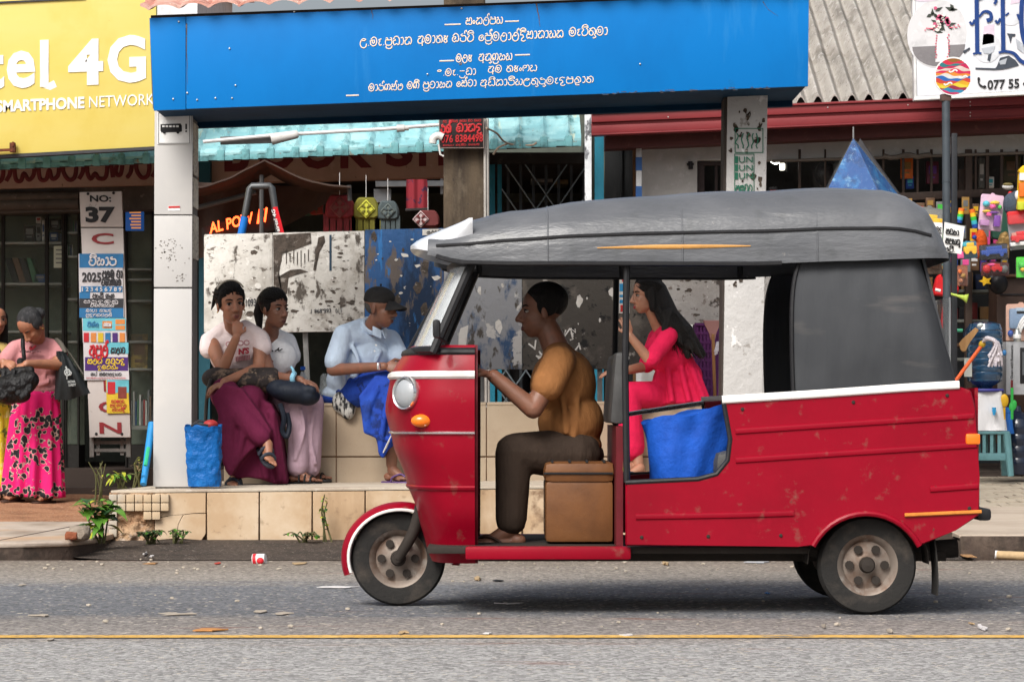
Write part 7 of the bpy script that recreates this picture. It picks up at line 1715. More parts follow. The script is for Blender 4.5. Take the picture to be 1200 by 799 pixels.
# her patterned bag
bg_ = MB()
bg_.ell(at(258, 444, 18.72), (.12, .10, .075)); bg_.ell(at(285, 448, 18.76), (.14, .11, .07)); bg_.ell(at(312, 446, 18.78), (.10, .09, .085)); bg_.cone(at(246, 440, 18.7), at(320, 438, 18.8), .04, .04)
lb_ = thing('handbag', 'brown and black patterned fabric bag on the lap of the woman in maroon', 'handbag', at(284, 462, 18.75))
cloth('bag', bg_, M('snake_print', (.20, .135, .095), .8, layers=[((.025, .02, .018), 9, .49, .55), ((.30, .22, .16), 24, .60, .66), ((.03, .024, .024), 4, .50, .56)], bump=(12, .6)), lb_, .009, 4)
b = MB(); b.tube(cr([at(247, 445, 18.62), at(243, 462, 18.64), at(241, 490, 18.75), at(240, 520, 18.8)], 6), .012, 6); b.build('strap', m_greyv, lb_)

# --- girl beside her
P = Person('seated girl in white T-shirt and lilac trousers beside the woman in maroon', at(345, 566, 19.0))
P.head(at(322, 364, 19.02), .80, -.03, .0, 1.08, .75)
P.limb((at(318, 398, 19.15), .054), (P.hp((-.025, 0, -.075)), .043))
GR, GL_ = at(304, 400, 19.05), at(338, 400, 19.22)
P.limb((at(318, 388, 19.12), .038), (GL_, .04)); P.limb((at(315, 388, 19.1), .038), (GR, .04))
P.limb((at(320, 404, 19.15), .062), (GR, .046)); P.limb((at(320, 404, 19.15), .062), (GL_, .046))
P.b.ell(at(321, 418, 19.16), (.125, .095, .12)); P.b.ell(at(322, 445, 19.22), (.115, .1, .11)); P.b.ell(at(324, 464, 19.25), (.15, .14, .09))
P.limb((GL_, .042), (at(337, 438, 19.20), .034), (at(345, 446, 18.92), .026)); P.limb((GR, .042), (at(318, 441, 18.82), .036), (at(353, 446, 18.66), .025)); P.hand(at(354, 446, 18.66), (.9, -.1, -.34), (.2, .2, -.95), .55, -1, .92)
for hx, kx, ky, kY, ax, aY in ((316, 344, 474, 18.78, 352, 18.80), (332, 367, 473, 18.86, 362, 18.92)):
    P.limb((at(hx, 464, 19.22), .072), (at(kx, ky, kY), .052), (at(ax, 553, aY), .036))
P.strapm = simple('strap_black', (.012, .012, .013), .45)
P.foot(at(349, 553.5, 18.80), (.92, -.38, 0), (0, 0, 1), .92, simple('sandal_black', (.012, .012, .013), .5), 'three'); P.foot(at(360, 550.5, 18.98), (.95, -.3, 0), (0, 0, 1), .92, simple('sandal_black', (.012, .012, .013), .5), 'three')
P.done(m_sk2); P.face(m_lip2)
h = MB(); h.ell(P.hp((-.021, 0, .054)), (.099, .088, .089), P.m3); h.ell(P.hp((-.115, 0, .055)), (.04, .04, .045), P.m3)
for q in (1, -1): h.ell(P.hp((-.012, q*.066, .024)), (.050, .016, .044), P.m3)
h.cone(P.hp((-.12, .0, .05)), P.hp((-.15, .0, -.02)), .036, .034); h.cone(P.hp((-.15, 0, -.02)), P.hp((-.135, 0, -.12)), .034, .016)
hairmesh(h, P.t, strands=(P, (-.021, 0, .054), (.0925, .0825, .083), (-1, 0, .1), 120))
b = MB(); b.ell(P.hp((-.004, .080, -.036)), .0055, sub=1); b.ell(P.hp((-.004, -.080, -.036)), .0055, sub=1); b.build('earrings', MATS['gold'], P.t)
c = MB(); c.ell(at(322, 420, 19.15), (.150, .122, .135)); c.ell(at(322, 446, 19.21), (.142, .125, .12)); c.cone(at(323, 393, 19.14), GL_, .046, .050); c.cone(GL_, at(342, 418, 19.2), .052, .062); c.cone(at(313, 393, 19.12), GR, .046, .055); c.cone(GR, at(306, 420, 18.98), .062, .066)
folds(c, [[at(312, 420, 19.02), at(322, 440, 19.06), at(326, 456, 19.1)], [at(338, 420, 19.1), at(331, 436, 19.09), at(329, 455, 19.12)]], .013)
tee = cloth('t_shirt', c, fabric('white_cotton', (.80, .80, .81)), P.t, .008, 4)
g = MB(); Yg = 19.02
g.tube(cr([at(309, 413, Yg), at(313, 411.5, Yg), at(315, 413, Yg), at(318, 411, Yg), at(320, 412.5, Yg)], 4), .004, 5); g.tube(cr([at(322, 412, Yg), at(325, 410.5, Yg), at(327, 408, Yg), at(326, 411.5, Yg), at(331, 409.5, Yg)], 4), .004, 5); g.build('print', m_ink, tee)
g = MB(); g.prism([at(x, y, Yg+.01) for x, y in [(311, 434), (309.5, 428), (312, 423.5), (318, 421), (320.5, 424), (318.5, 429), (315.5, 432), (314.5, 437)]], .05); g.build('print', simple('print_terracotta', (.25, .05, .05), .8), tee)
s_ = MB()
for A_ in (((at(316, 464, 19.22), .115), (at(344, 473, 18.78), .076), (at(350, 515, 18.79), .066), (at(349, 547, 18.80), .074)), ((at(332, 464, 19.22), .115), (at(366, 473, 18.86), .078), (at(365, 515, 18.86), .070), (at(361, 547, 18.88), .084))):
    for (a_, ra), (b_, rb) in zip(A_[:-1], A_[1:]): s_.cone(a_, b_, ra, rb)
s_.ell(at(323, 462, 19.25), (.17, .15, .10)); folds(s_, [[at(352, 480, 18.71), at(356, 505, 18.72), at(345, 540, 18.72)], [at(368, 480, 18.78), at(364, 515, 18.78), at(370, 545, 18.80)], [at(342, 480, 18.71), at(344, 510, 18.72), at(347, 540, 18.73)]], .012)
s_.prism([at(x, y, 18.82) for x, y in [(347, 553), (372, 553.5), (371, 540), (350, 540)]], .13)
cloth('trousers', s_, fabric('lilac_cotton', (.40, .28, .34)), P.t, .008, 5)
b = MB(); b.tube(cr([at(343.5, 449, 18.64), at(342.5, 443, 18.62), at(345, 438, 18.66)], 4), .017, 8); b.tube(cr([at(345, 440, 18.64), at(343, 433, 18.63), at(340.5, 430, 18.63)], 4), [.011, .006], 8); b.build('wrist_mask', simple('mask_blue', (.25, .52, .68), .8), P.t)
bp_ = MB(); bp_.ell(at(344, 460, 18.66), (.165, .10, .075), Matrix.Rotation(.12, 3, 'Y')); bp_.ell(at(328, 456, 18.68), (.09, .09, .06)); bp_.ell(at(360, 465, 18.66), (.085, .09, .06)); bp_.cone(at(322, 451, 18.64), at(366, 458, 18.6), .03, .03)
k = thing('backpack', 'navy blue backpack on the lap of the girl in lilac trousers', 'backpack', at(342, 480, 18.7)); cloth('bag', bp_, fabric('navy_nylon', (.010, .014, .024), .6), k, .009, 3)
b = MB(); b.tube(cr([at(328, 474, 18.62), at(333, 490, 18.60), at(331, 505, 18.62), at(336, 512, 18.62), at(339, 500, 18.63), at(336, 484, 18.63)], 6), .017, 8); b.build('strap', MATS['navy_nylon'], k)

# --- man with the cap
P = Person('seated elderly man in light blue shirt, blue sarong and black cap looking to the right', at(450, 566, 19.1))
P.head(at(446, 362, 18.92), 1.12, -.12, .0, 1.10, 1.1, 1.03)
P.limb((at(432, 394, 19.02), .062), (P.hp((-.022, 0, -.07)), .054))
MR, ML = at(402, 392, 18.90), at(457, 399, 19.18)
P.limb((at(426, 384, 19.02), .04), (MR, .042)); P.limb((at(436, 388, 19.07), .04), (ML, .042))
P.limb((at(428, 398, 19.04), .07), (MR, .056)); P.limb((at(430, 398, 19.04), .07), (ML, .055))
P.b.ell(at(424, 418, 19.05), (.155, .12, .15)); P.b.ell(at(415, 446, 19.15), (.15, .13, .12)); P.b.ell(at(410, 464, 19.25), (.17, .15, .09))
P.limb((MR, .053), (at(390, 434, 18.86), .042), (at(450, 430, 18.62), .028)); P.hand(at(452, 430, 18.62), (.95, -.1, -.06), (.1, .9, -.35), .7, 1, 1.0)
P.limb((ML, .053), (at(470, 432, 19.0), .042), (at(478, 430, 18.74), .029)); P.hand(at(478, 430, 18.73), (-.1, -.9, -.1), (-.5, .2, -.8), .9, 1, 1.0)
P.limb((at(402, 462, 19.2), .075), (at(456, 450, 18.72), .055), (at(459, 515, 18.78), .044), (at(459, 545, 18.80), .036)); P.limb((at(420, 462, 19.25), .075), (at(476, 448, 18.85), .055), (at(484, 492, 18.66), .044), (at(481, 508, 18.63), .034))
vio = simple('violet_rubber', (.10, .055, .16), .6)
P.foot(at(460, 551.2, 18.80), (.72, -.7, 0), (0, 0, 1), 1.0, vio, 'thong', 'slipper'); P.foot(at(482, 509, 18.62), (.72, -.45, -.50), (.5, -.1, .85), 1.0, vio, 'thong', 'slipper')
P.done(m_sk2); P.face(m_lip2, 1.1)
h = MB(); h.ell(P.hp((-.030, 0, .020)), (.080, .080, .072), P.m3); hairmesh(h, P.t, mat=simple('grey_stubble', (.075, .07, .066), .9))
h = MB()
h.ell(P.hp((-.014, 0, .062)), (.106, .090, .074), P.m3); h.ell(P.hp((-.016, 0, .046)), (.106, .091, .05), P.m3)
cap = cloth('cap', h, M('black_cap_cloth', (.016, .015, .015), .85, layers=[((.035, .033, .031), 9, .5, .75)], bump=(50, .3)), P.t, .005, 3)
g = MB(); g.loft([[P.hp((.072+.095*math.cos(a)*r_, .082*math.sin(a)*(.55+.45*r_), .052-.030*r_-.022*math.sin(a)**2*r_)) for a in [-math.pi/2+math.pi*i/16 for i in range(17)]] for r_ in (0, .35, .7, 1.0)]+[[P.hp((.072+.095*math.cos(a)*r_, .082*math.sin(a)*(.55+.45*r_), .045-.030*r_-.022*math.sin(a)**2*r_)) for a in [-math.pi/2+math.pi*i/16 for i in range(17)]] for r_ in (1.0, .5, 0)], 0, True, False, False); g.build('bill', MATS['black_cap_cloth'], cap)
g = MB(); g.ell(P.hp((-.014, 0, .137)), .008, sub=2); g.build('button', MATS['black_cap_cloth'], cap)
b = MB(); b.tube([P.hp(p) for p in ((.088, -.022, -.054), (.098, -.008, -.050), (.098, .008, -.050), (.088, .022, -.054))], [.002, .0045, .0045, .002], 6); b.build('moustache', simple('grey_moustache', (.10, .09, .085), .8), P.t)
c = MB(); c.ell(at(424, 419, 19.05), (.185, .150, .155)); c.ell(at(414, 446, 19.14), (.180, .155, .125)); c.ell(at(409, 461, 19.2), (.185, .165, .075)); c.ell(at(432, 386, 19.02), (.102, .09, .052)); c.cone(at(424, 383, 19.02), MR, .054, .060); c.cone(at(436, 388, 19.06), ML, .054, .06); c.cone(MR, at(393, 424, 18.87), .064, .074); c.cone(at(430, 397, 19.05), ML, .075, .07); c.cone(ML, at(466, 420, 19.06), .072, .078)
c.cone(at(430, 400, 19.03), at(405, 395, 18.92), .095, .066); c.cone(at(430, 400, 19.03), at(455, 401, 19.16), .09, .066); folds(c, [[at(412, 404, 18.87), at(420, 425, 18.87), at(416, 448, 18.95)], [at(446, 410, 18.93), at(438, 430, 18.93), at(432, 450, 19.0)], [at(402, 430, 18.86), at(404, 445, 18.95), at(400, 458, 19.02)], [at(410, 440, 18.93), at(425, 446, 18.96), at(440, 442, 19.0)]], .014)
m_sh = fabric('light_blue_shirting', (.47, .57, .70)); shirt = cloth('shirt', c, m_sh, P.t, .008, 4)
g = MB()
nv = (P.hp((-.022, 0, -.07))-at(432, 394, 19.02)).normalized(); u_ = nv.orthogonal().normalized(); w_ = nv.cross(u_); cc_ = at(437, 383, 18.985)
g.tube([cc_+u_*.070*math.cos(a)+w_*.070*math.sin(a) for a in [2*math.pi*k/24 for k in range(24)]], .0165, 8, 0, None, True)
fw_ = Vector((.75, -.66, 0)); sd_ = Vector((.66, .75, 0))
for q in (1, -1):
    p0 = cc_+fw_*.070+Vector((0, 0, -.028)); g.prism([p0, p0+sd_*q*.060+fw_*-.018+Vector((0, 0, .028)), p0+sd_*q*.070+fw_*-.010+Vector((0, 0, -.032)), p0+sd_*q*.018+fw_*.014+Vector((0, 0, -.055))], fw_*.012, 0, .003)
g.build('collar', m_sh, shirt)
g = MB()
for y_ in (405, 412): g.lathe([(0, 0), (.006, 0), (.006, .006), (0, .006)], at(440-(y_-408)*.25, y_, 18.88), (0, -1, 0), 10)
g.build('buttons', m_sheet, shirt)
s_ = MB()
for A_ in (((at(402, 462, 19.2), .12), (at(455, 450, 18.72), .088), (at(456, 490, 18.74), .08), (at(453, 515, 18.77), .07)), ((at(420, 462, 19.25), .12), (at(474, 448, 18.85), .09), (at(480, 482, 18.70), .075))):
    for (a_, ra), (b_, rb) in zip(A_[:-1], A_[1:]): s_.cone(a_, b_, ra, rb)
s_.prism([at(x, y, 18.66) for x, y in [(420, 465), (440, 440), (470, 440), (488, 456), (490, 485), (478, 503), (466, 508), (456, 525), (449, 538), (444, 534), (441, 514), (426, 508), (424, 490)]], .16)
folds(s_, [[at(445, 450, 18.65), at(432, 480, 18.65), at(430, 505, 18.66)], [at(460, 448, 18.64), at(450, 490, 18.63), at(446, 530, 18.66)], [at(476, 452, 18.66), at(468, 480, 18.62), at(456, 518, 18.65)], [at(484, 458, 18.68), at(482, 480, 18.65), at(470, 503, 18.66)]], .017)
s_.ell(at(409, 464, 19.22), (.19, .17, .09))
srg = cloth('sarong', s_, M('blue_batik', (.012, .05, .34), .8, layers=[((.006, .02, .12), 6, .53, .57, (1, 1, 1), 9), ((.02, .08, .45), 3, .5, .7)], bump=(11, .5, (1.6, 1.6, .55), .03)), P.t, .009, 5)
g = MB()
for k_ in range(3):
    g.tube(cr([at(449+k_*1.6, 531-k_*2.5, 18.655), at(454+k_*1.5, 520-k_*2.2, 18.645), at(462+k_, 506-k_*2, 18.635), at(474, 499-k_*2.6, 18.64), at(485, 495-k_*3, 18.66)], 6), .004, 6)
g.build('hem_stripes', simple('hem_white', (.55, .53, .5), .8), srg)
g = MB(); g.ell(at(404, 472, 19.04), (.085, .06, .085)); g.ell(at(408, 480, 19.02), (.05, .05, .07)); cloth('sarong_knot', g, M('black_white_batik', (.5, .49, .46), .85, layers=[((.02, .02, .022), 9, .50, .55, (2, 1, .7), 7)], bump=(10, .5)), P.t, .009, 4)
b = thing('plastic_bag', 'crumpled clear plastic bag on the bench beside the man in the cap', 'plastic bag', at(386, 474, 19.2)); g = MB(); g.ell(at(385, 460, 19.2), (.07, .07, .075)); g.ell(at(380, 446, 19.2), (.03, .04, .05)); remesh(g, .012, 2).build('bag', M('bag_film', (.35, .38, .38), .15, alpha=.45, bump=(16, 1, (1, 1, 1), .06)), b)

# --- woman in red, seated sideways
P = Person('seated woman in bright red dress with long black hair facing left beside the right pillar', at(795, 474, 19.25))
P.head(at(757, 347, 19.02), -1.28, -.10, .0, 1.02, .9)
P.limb((at(774, 384, 19.08), .056), (P.hp((-.022, 0, -.075)), .045))
WL, WR_ = at(784, 394, 18.90), at(770, 396, 19.24)
P.limb((at(778, 393, 19.08), .062), (WL, .05)); P.limb((at(778, 393, 19.08), .062), (WR_, .05))
P.b.ell(at(783, 412, 19.08), (.125, .13, .14)); P.b.ell(at(793, 440, 19.15), (.12, .12, .12)); P.b.ell(at(800, 462, 19.25), (.16, .17, .1))
P.limb((WL, .046), (at(762, 424, 18.80), .037), (at(738, 394, 18.78), .025)); P.hand(at(737, 393, 18.78), (-.25, -.05, .95), (-.3, .8, .2), .8, 1, .93)
P.limb((WR_, .046), (at(756, 430, 19.1), .037), (at(728, 436, 18.95), .025)); P.hand(at(727, 436, 18.95), (-.95, -.1, -.05), (0, .2, -.9), .4, 1, .93)
P.limb((at(795, 464, 19.2), .08), (at(735, 464, 18.95), .055), (at(738, 545, 18.95), .036)); P.limb((at(798, 464, 19.35), .08), (at(738, 466, 19.0), .055), (at(748, 545, 18.92), .036))
P.foot(at(738, 549, 18.92), (-.8, -.5, 0), (0, 0, 1), .93, simple('sandal_dark', (.02, .022, .03), .6), 'thong'); P.foot(at(750, 549, 18.85), (-.8, -.5, 0), (0, 0, 1), .93, simple('sandal_dark', (.02, .022, .03), .6), 'thong')
P.done(m_sk3); P.face(m_lip3)
h = MB(); h.ell(P.hp((-.026, 0, .050)), (.093, .083, .084), P.m3)
for q in (1, -1): h.ell(P.hp((-.018, q*.066, .012)), (.052, .018, .058), P.m3); h.cone(P.hp((-.01, q*.072, .03)), P.hp((-.01, q*.078, -.09)), .028, .022)
h.cone(P.hp((-.07, 0, .03)), at(783, 372, 18.98), .072, .075); h.cone(at(783, 372, 18.98), at(802, 392, 18.97), .075, .07); h.cone(at(802, 392, 18.97), at(822, 415, 19.0), .066, .03); h.cone(at(782, 368, 18.92), at(778, 402, 18.86), .04, .016); h.cone(at(800, 388, 18.93), at(806, 418, 18.93), .05, .02)
for i in range(12): h.cone(at(772+i*3.6, 362+i*3.4, 18.91+.01*math.sin(i)), at(780+i*4, 392+i*2.6, 18.89+.012*math.cos(i*2)), .016, .007)
hairmesh(h, P.t, strands=(P, (-.026, 0, .050), (.095, .085, .086), (-1, 0, -.5), 90))
b = MB(); q_ = random.Random(6)
for i in range(70):
    f_ = i/70; b.tube(cr([P.hp((-.03-.07*f_, -.075+.05*f_, .03)), at(772+f_*22+q_.uniform(-3, 3), 370+f_*4, 18.895), at(784+f_*24+q_.uniform(-4, 4), 392+f_*6, 18.89), at(790+f_*38+q_.uniform(-6, 6), 408+f_*16+q_.uniform(-6, 6), 18.93)], 4), [.0035, .0045, .004, .0015], 5)
b.build('loose_strands', m_hair, P.t)
c = MB(); c.ell(at(783, 413, 19.08), (.15, .155, .15)); c.ell(at(795, 442, 19.16), (.16, .16, .13)); c.cone(at(778, 393, 19.08), WL, .068, .06); c.cone(WL, at(763, 422, 18.81), .062, .056); c.cone(at(778, 393, 19.08), WR_, .068, .06); c.cone(WR_, at(758, 428, 19.1), .06, .056)
c.prism([at(x, y, 19.02) for x, y in [(786, 395), (803, 402), (818, 430), (835, 474), (760, 474), (768, 440), (776, 420)]], .28)
for hx in (19.2, 19.33): c.cone(at(797, 464, hx), at(735, 463, 18.95), .10, .085); c.cone(at(735, 463, 18.95), at(738, 525, 18.95), .085, .10)
folds(c, [[at(800, 405, 19.01), at(812, 435, 19.0), at(826, 472, 19.0)], [at(792, 405, 18.99), at(800, 440, 18.99), at(808, 472, 18.99)], [at(782, 415, 18.95), at(784, 445, 18.98), at(788, 472, 18.98)]], .018)
cloth('dress', c, fabric('bright_red_dress', (.64, .012, .07)), P.t, .009, 4)

# --- standing woman in pink at the shop
LY = 22.2
P = Person('standing woman in pink T-shirt and magenta floral skirt looking into a black plastic bag', at(40, 588, LY))
P.head(at(36, 383, LY-.16), -.62, -.95, 0, 1.10, .9)
P.limb((at(44, 404, LY+.05), .062), (P.hp((-.035, 0, -.06)), .05))
S1, S2 = at(18, 409, LY), at(64, 408, LY+.05)
P.limb((at(42, 410, LY+.04), .07), (S1, .056)); P.limb((at(42, 410, LY+.04), .07), (S2, .056))
P.b.ell(at(42, 424, LY+.03), (.16, .11, .16)); P.b.ell(at(42, 448, LY+.05), (.15, .11, .12)); P.b.ell(at(42, 466, LY+.05), (.165, .13, .12))
P.limb((S1, .052), (at(3, 434, LY-.1), .042), (at(4, 425, LY-.34), .028)); P.hand(at(4, 425, LY-.34), (.5, -.5, -.1), (.4, .3, -.8), .8, -1, 1.0)
P.limb((S2, .052), (at(70, 428, LY-.1), .044), (at(31, 427, LY-.34), .030)); P.hand(at(30, 427, LY-.34), (-.8, -.3, -.3), (-.1, .2, -.95), .7, 1, 1.0)
z1_, z2_ = zdirt(xat(19, LY), LY), zdirt(xat(56, LY), LY)
for px_, z_ in ((20, z1_), (56, z2_)):
    X = xat(px_, LY); P.limb((Vector((X+(xat(42, LY)-X)*.5, LY+.05, .86)), .09), (Vector((X, LY, .52)), .062), (Vector((X, LY, z_+.12)), .042)); P.foot(Vector((X, LY-.02, z_+.092)), (-.35, -.93, 0), (0, 0, 1), 1.05, simple('sandal_brown', (.05, .025, .018), .7), 'thong')
P.done(m_sk1, .0055); P.face(m_lip1, closed=True)
h = MB(); h.ell(P.hp((-.028, 0, .046)), (.100, .089, .089), P.m3)
for q in (1, -1): h.ell(P.hp((-.016, q*.070, .016)), (.055, .018, .05), P.m3)
h.ell(P.hp((-.115, 0, -.01)), (.05, .055, .05), P.m3); hm = remesh(h, .007, 2).build('hair', M('greying_hair', (.022, .023, .026), .5, layers=[((.10, .10, .105), 18, .52, .7, (4, 4, 1))], bump=(60, .6, (5, 5, .7))), P.t, sharp=None)
b = MB(); b.ell(P.hp((-.006, .084, -.036)), .007, sub=1); b.build('earring', MATS['gold'], P.t)
c = MB(); c.ell(at(42, 426, LY+.03), (.185, .135, .165)); c.ell(at(42, 446, LY+.05), (.180, .135, .12)); c.cone(at(42, 458, LY+.05), at(42, 462, LY+.05), .172, .172) if False else c.ell(at(43, 458, LY+.05), (.185, .14, .07))
c.cone(at(38, 404, LY+.04), S1, .064, .062); c.cone(S1, at(9, 421, LY-.04), .064, .070); c.cone(at(46, 404, LY+.04), S2, .064, .062); c.cone(S2, at(69, 418, LY-.02), .064, .072)
folds(c, [[at(30, 425, LY-.09), at(38, 440, LY-.08), at(40, 458, LY-.08)], [at(58, 420, LY-.07), at(52, 440, LY-.07), at(50, 458, LY-.07)], [at(28, 448, LY-.08), at(44, 452, LY-.09), at(58, 448, LY-.07)]], .012)
tee = cloth('t_shirt', c, fabric('dusty_pink_cotton', (.50, .22, .23)), P.t, .009, 4)
g = MB(); g.prism([at(x, y, LY-.13) for x, y in [(34, 408), (36, 406), (37, 409), (41, 405), (42, 406), (38, 410), (35, 411)]], .04); g.build('print', simple('print_red', (.42, .03, .05), .7), tee)
g = MB(); g.pxtext('LEARNING', 24, 411.5, 48, 414, LY-.125, 0, 0, .02, .03); g.build('print', simple('print_mauve', (.22, .10, .11), .8), tee)
def floral(n, tc, cur):
    mp = n.nodes.new('ShaderNodeMapping'); mp.inputs['Scale'].default_value = (1, 1, 1); n.links.new(tc.outputs['Object'], mp.inputs[0])
    nz = n.nodes.new('ShaderNodeTexNoise'); nz.inputs['Scale'].default_value = 16; n.links.new(mp.outputs[0], nz.inputs['Vector'])
    ad = n.nodes.new('ShaderNodeMix'); ad.data_type = 'RGBA'; ad.inputs['Factor'].default_value = .05; n.links.new(mp.outputs[0], ad.inputs[6]); n.links.new(nz.outputs['Color'], ad.inputs[7])
    v1 = n.nodes.new('ShaderNodeTexVoronoi'); v1.inputs['Scale'].default_value = 6.5; n.links.new(ad.outputs[2], v1.inputs['Vector'])      # flower positions
    v2 = n.nodes.new('ShaderNodeTexVoronoi'); v2.inputs['Scale'].default_value = 24; n.links.new(ad.outputs[2], v2.inputs['Vector'])         # petals
    def lt(sock, lo, hi):
        m = n.nodes.new('ShaderNodeMapRange'); m.inputs['From Min'].default_value = hi; m.inputs['From Max'].default_value = lo; n.links.new(sock, m.inputs['Value']); return m.outputs[0]
    def mul(a, b):
        m = n.nodes.new('ShaderNodeMath'); m.operation = 'MULTIPLY'; n.links.new(a, m.inputs[0]); n.links.new(b, m.inputs[1]); return m.outputs[0]
    def mix(f, c, cur):
        m = n.nodes.new('ShaderNodeMix'); m.data_type = 'RGBA'; n.links.new(f, m.inputs['Factor']); n.links.new(cur, m.inputs[6]); m.inputs[7].default_value = (*c, 1); return m.outputs[2]
    fl = lt(v1.outputs['Distance'], .60, .63); pe = lt(v2.outputs['Distance'], .54, .57); pi_ = lt(v2.outputs['Distance'], .46, .49)
    cur = mix(mul(fl, pe), (.48, .40, .32), cur); cur = mix(mul(fl, pi_), (.02, .02, .025), cur)
    return cur
sk_ = MB(); rings = []
for j in range(25):
    v = j/24; rx = .172+.055*v; ry = .145+.10*v; zt = zat(459, LY); z = zt+(zat(581, LY)-zt)*v
    rings.append([Vector((xat(41-4*v, LY)+(rx+.026*v**.5*math.sin(a*13+1.2*math.sin(3*a)))*math.cos(a), LY+.04+(ry+.026*v**.5*math.sin(a*13+1.2*math.sin(3*a)))*math.sin(a), z-.03*v*math.sin(a*1+2.0)*.6)) for a in [2*math.pi*i/150 for i in range(150)]])
sk_.loft(rings); sk_.build('skirt', M('magenta_floral', (.72, .012, .16), .8, pre=floral, bump=(10, .3, (2, 2, .5))), P.t, sharp=None)
# bags she carries
k = thing('plastic_bag', 'glossy black plastic bag hanging from the arm of the woman in pink', 'plastic bag', at(18, 477, LY-.42))
g = MB(); g.ell(at(17, 452, LY-.42), (.165, .085, .085)); g.ell(at(9, 462, LY-.42), (.12, .08, .085)); g.ell(at(32, 446, LY-.42), (.09, .07, .075)); g.ell(at(22, 464, LY-.42), (.09, .07, .06));
for q_ in range(9): g.cone(at(4+q_*4.2, 437-(q_ % 2)*2, LY-.43+.03*(q_ % 3)), at(-2+q_*4.6, 462+5*math.sin(q_*1.3), LY-.49), .014, .022)
g.cone(at(2, 436, LY-.4), at(36, 434, LY-.4), .03, .03); g.cone(at(26, 436, LY-.35), at(24, 424, LY-.28), .02, .03)
remesh(g, .008, 2).build('bag', M('black_film', (.008, .008, .009), .30, bump=(11, .9, (1.5, 1.5, .7), .04), spec=.22), k)
g = MB(); g.tube(cr([at(30, 436, LY-.4), at(28, 418, LY-.22), at(27, 398, LY-.17), at(33, 392, LY-.05)], 6), .016, 8); g.build('handle', MATS['black_film'], k)
k = thing('tote_bag', 'large black tote bag with a white emblem hanging behind the woman in pink', 'tote bag', at(85, 474, LY-.02))
g = MB()
def tote(u, v):
    xl, xr = 66+0*v-2*v, 74+32*v**.8; x = xl+(xr-xl)*u; y = 412+56*v+4*v*(1-abs(u-.4)*2)+(-6*u*v)
    return x, y
fr = [[at(*tote(i/16, j/16), LY-.10-.055*math.sin(math.pi*i/16)*math.sin(math.pi*(.15+.85*j/16))+.012*math.sin(i*1.1+j*.2)) for i in range(17)]+[at(*tote(i/16, j/16), LY+.10) for i in range(16, -1, -1)] for j in range(17)]
g.loft(fr); tb_ = g.build('bag', M('black_tote_cloth', (.014, .018, .020), .6, layers=[((.03, .036, .04), 4, .5, .75)], bump=(8, .5, (2, 2, .5))), k, sharp=60)
g = MB(); Yb = LY-.175
g.tube([at(79+3.2*math.cos(a), 437+3.8*math.sin(a), Yb) for a in [i*.5 for i in range(14)]], .005, 5); g.tube([at(81.5+2.2*math.cos(a), 438+2.2*math.sin(a), Yb) for a in [i*.6 for i in range(12)]], .004, 5); g.tube([at(77, 430, Yb), at(79, 434, Yb), at(77.5, 439, Yb)], .006, 5); g.tube([at(78.5, 441, Yb), at(78.5, 445, Yb)], .004, 5)
g.pxtext('NOVA', 80, 446.5, 88.5, 449.5, Yb, 0, .01, .06, .02); g.pxtext('LADY', 81, 450.3, 89.5, 453.3, Yb, 0, .01, .06, .02); g.build('emblem', simple('emblem_white', (.42, .45, .45), .7), tb_)
g = MB(); g.tube(cr([at(76, 415, LY-.06), at(72, 405, LY-.02), at(66, 399, LY+.04)], 5), .02, 8); g.tube(cr([at(98, 440, LY-.02), at(84, 418, LY+.05), at(70, 400, LY+.08)], 5), .006, 6); g.build('strap', simple('tan_strap', (.10, .09, .075), .8), k)

# --- companion at the left edge
P = Person('woman with long dark hair and yellow skirt half cut off by the left edge', at(-14, 590, 22.5))
P.head(at(-5, 376, 22.45), .5, -.05, 0, 1.05); P.limb((at(-10, 408, 22.55), .058), (P.hp((-.022, 0, -.07)), .046)); P.b.ell(at(-12, 425, 22.55), (.16, .11, .16)); P.b.ell(at(-12, 455, 22.55), (.15, .11, .15))
P.limb((at(6, 412, 22.5), .055), (at(10, 440, 22.4), .042), (at(-4, 452, 22.3), .028)); P.hand(at(-5, 452, 22.3), (-.8, -.4, 0), (0, .2, -.9), .5, 1); P.limb((at(-30, 412, 22.5), .055), (at(-36, 440, 22.4), .042), (at(-26, 455, 22.3), .028)); P.hand(at(-25, 455, 22.3), (.6, -.4, -.2), (0, .2, -.9), .5, 1)
for px_ in (-24, -4):
    X = xat(px_, 22.5); z_ = zdirt(X, 22.5); P.limb((Vector((X, 22.55, .9)), .09), (Vector((X, 22.5, .5)), .06), (Vector((X, 22.5, z_+.12)), .042)); P.foot(Vector((X, 22.5, z_+.092)), (.1, -1, 0), (0, 0, 1), 1.0, simple('sandal_brown', (.05, .025, .018), .7), 'thong')
P.done(m_sk1, .006); P.face(m_lip1)
h = MB(); h.ell(P.hp((-.026, 0, .050)), (.095, .085, .085), P.m3)
for q in (1, -1): h.cone(P.hp((-.03, q*.07, .03)), P.hp((-.05, q*.085, -.2)), .035, .03)
h.cone(P.hp((-.08, 0, .02)), P.hp((-.09, 0, -.28)), .07, .06); hairmesh(h, P.t, .008)
c = MB(); c.ell(at(-12, 426, 22.55), (.18, .13, .16)); c.ell(at(-12, 452, 22.55), (.17, .13, .14)); c.cone(at(-12, 410, 22.54), at(6, 413, 22.5), .07, .07); c.cone(at(6, 413, 22.5), at(9, 428, 22.44), .07, .07); c.cone(at(-12, 410, 22.54), at(-30, 413, 22.5), .07, .07); c.cone(at(-30, 413, 22.5), at(-34, 428, 22.44), .07, .07)
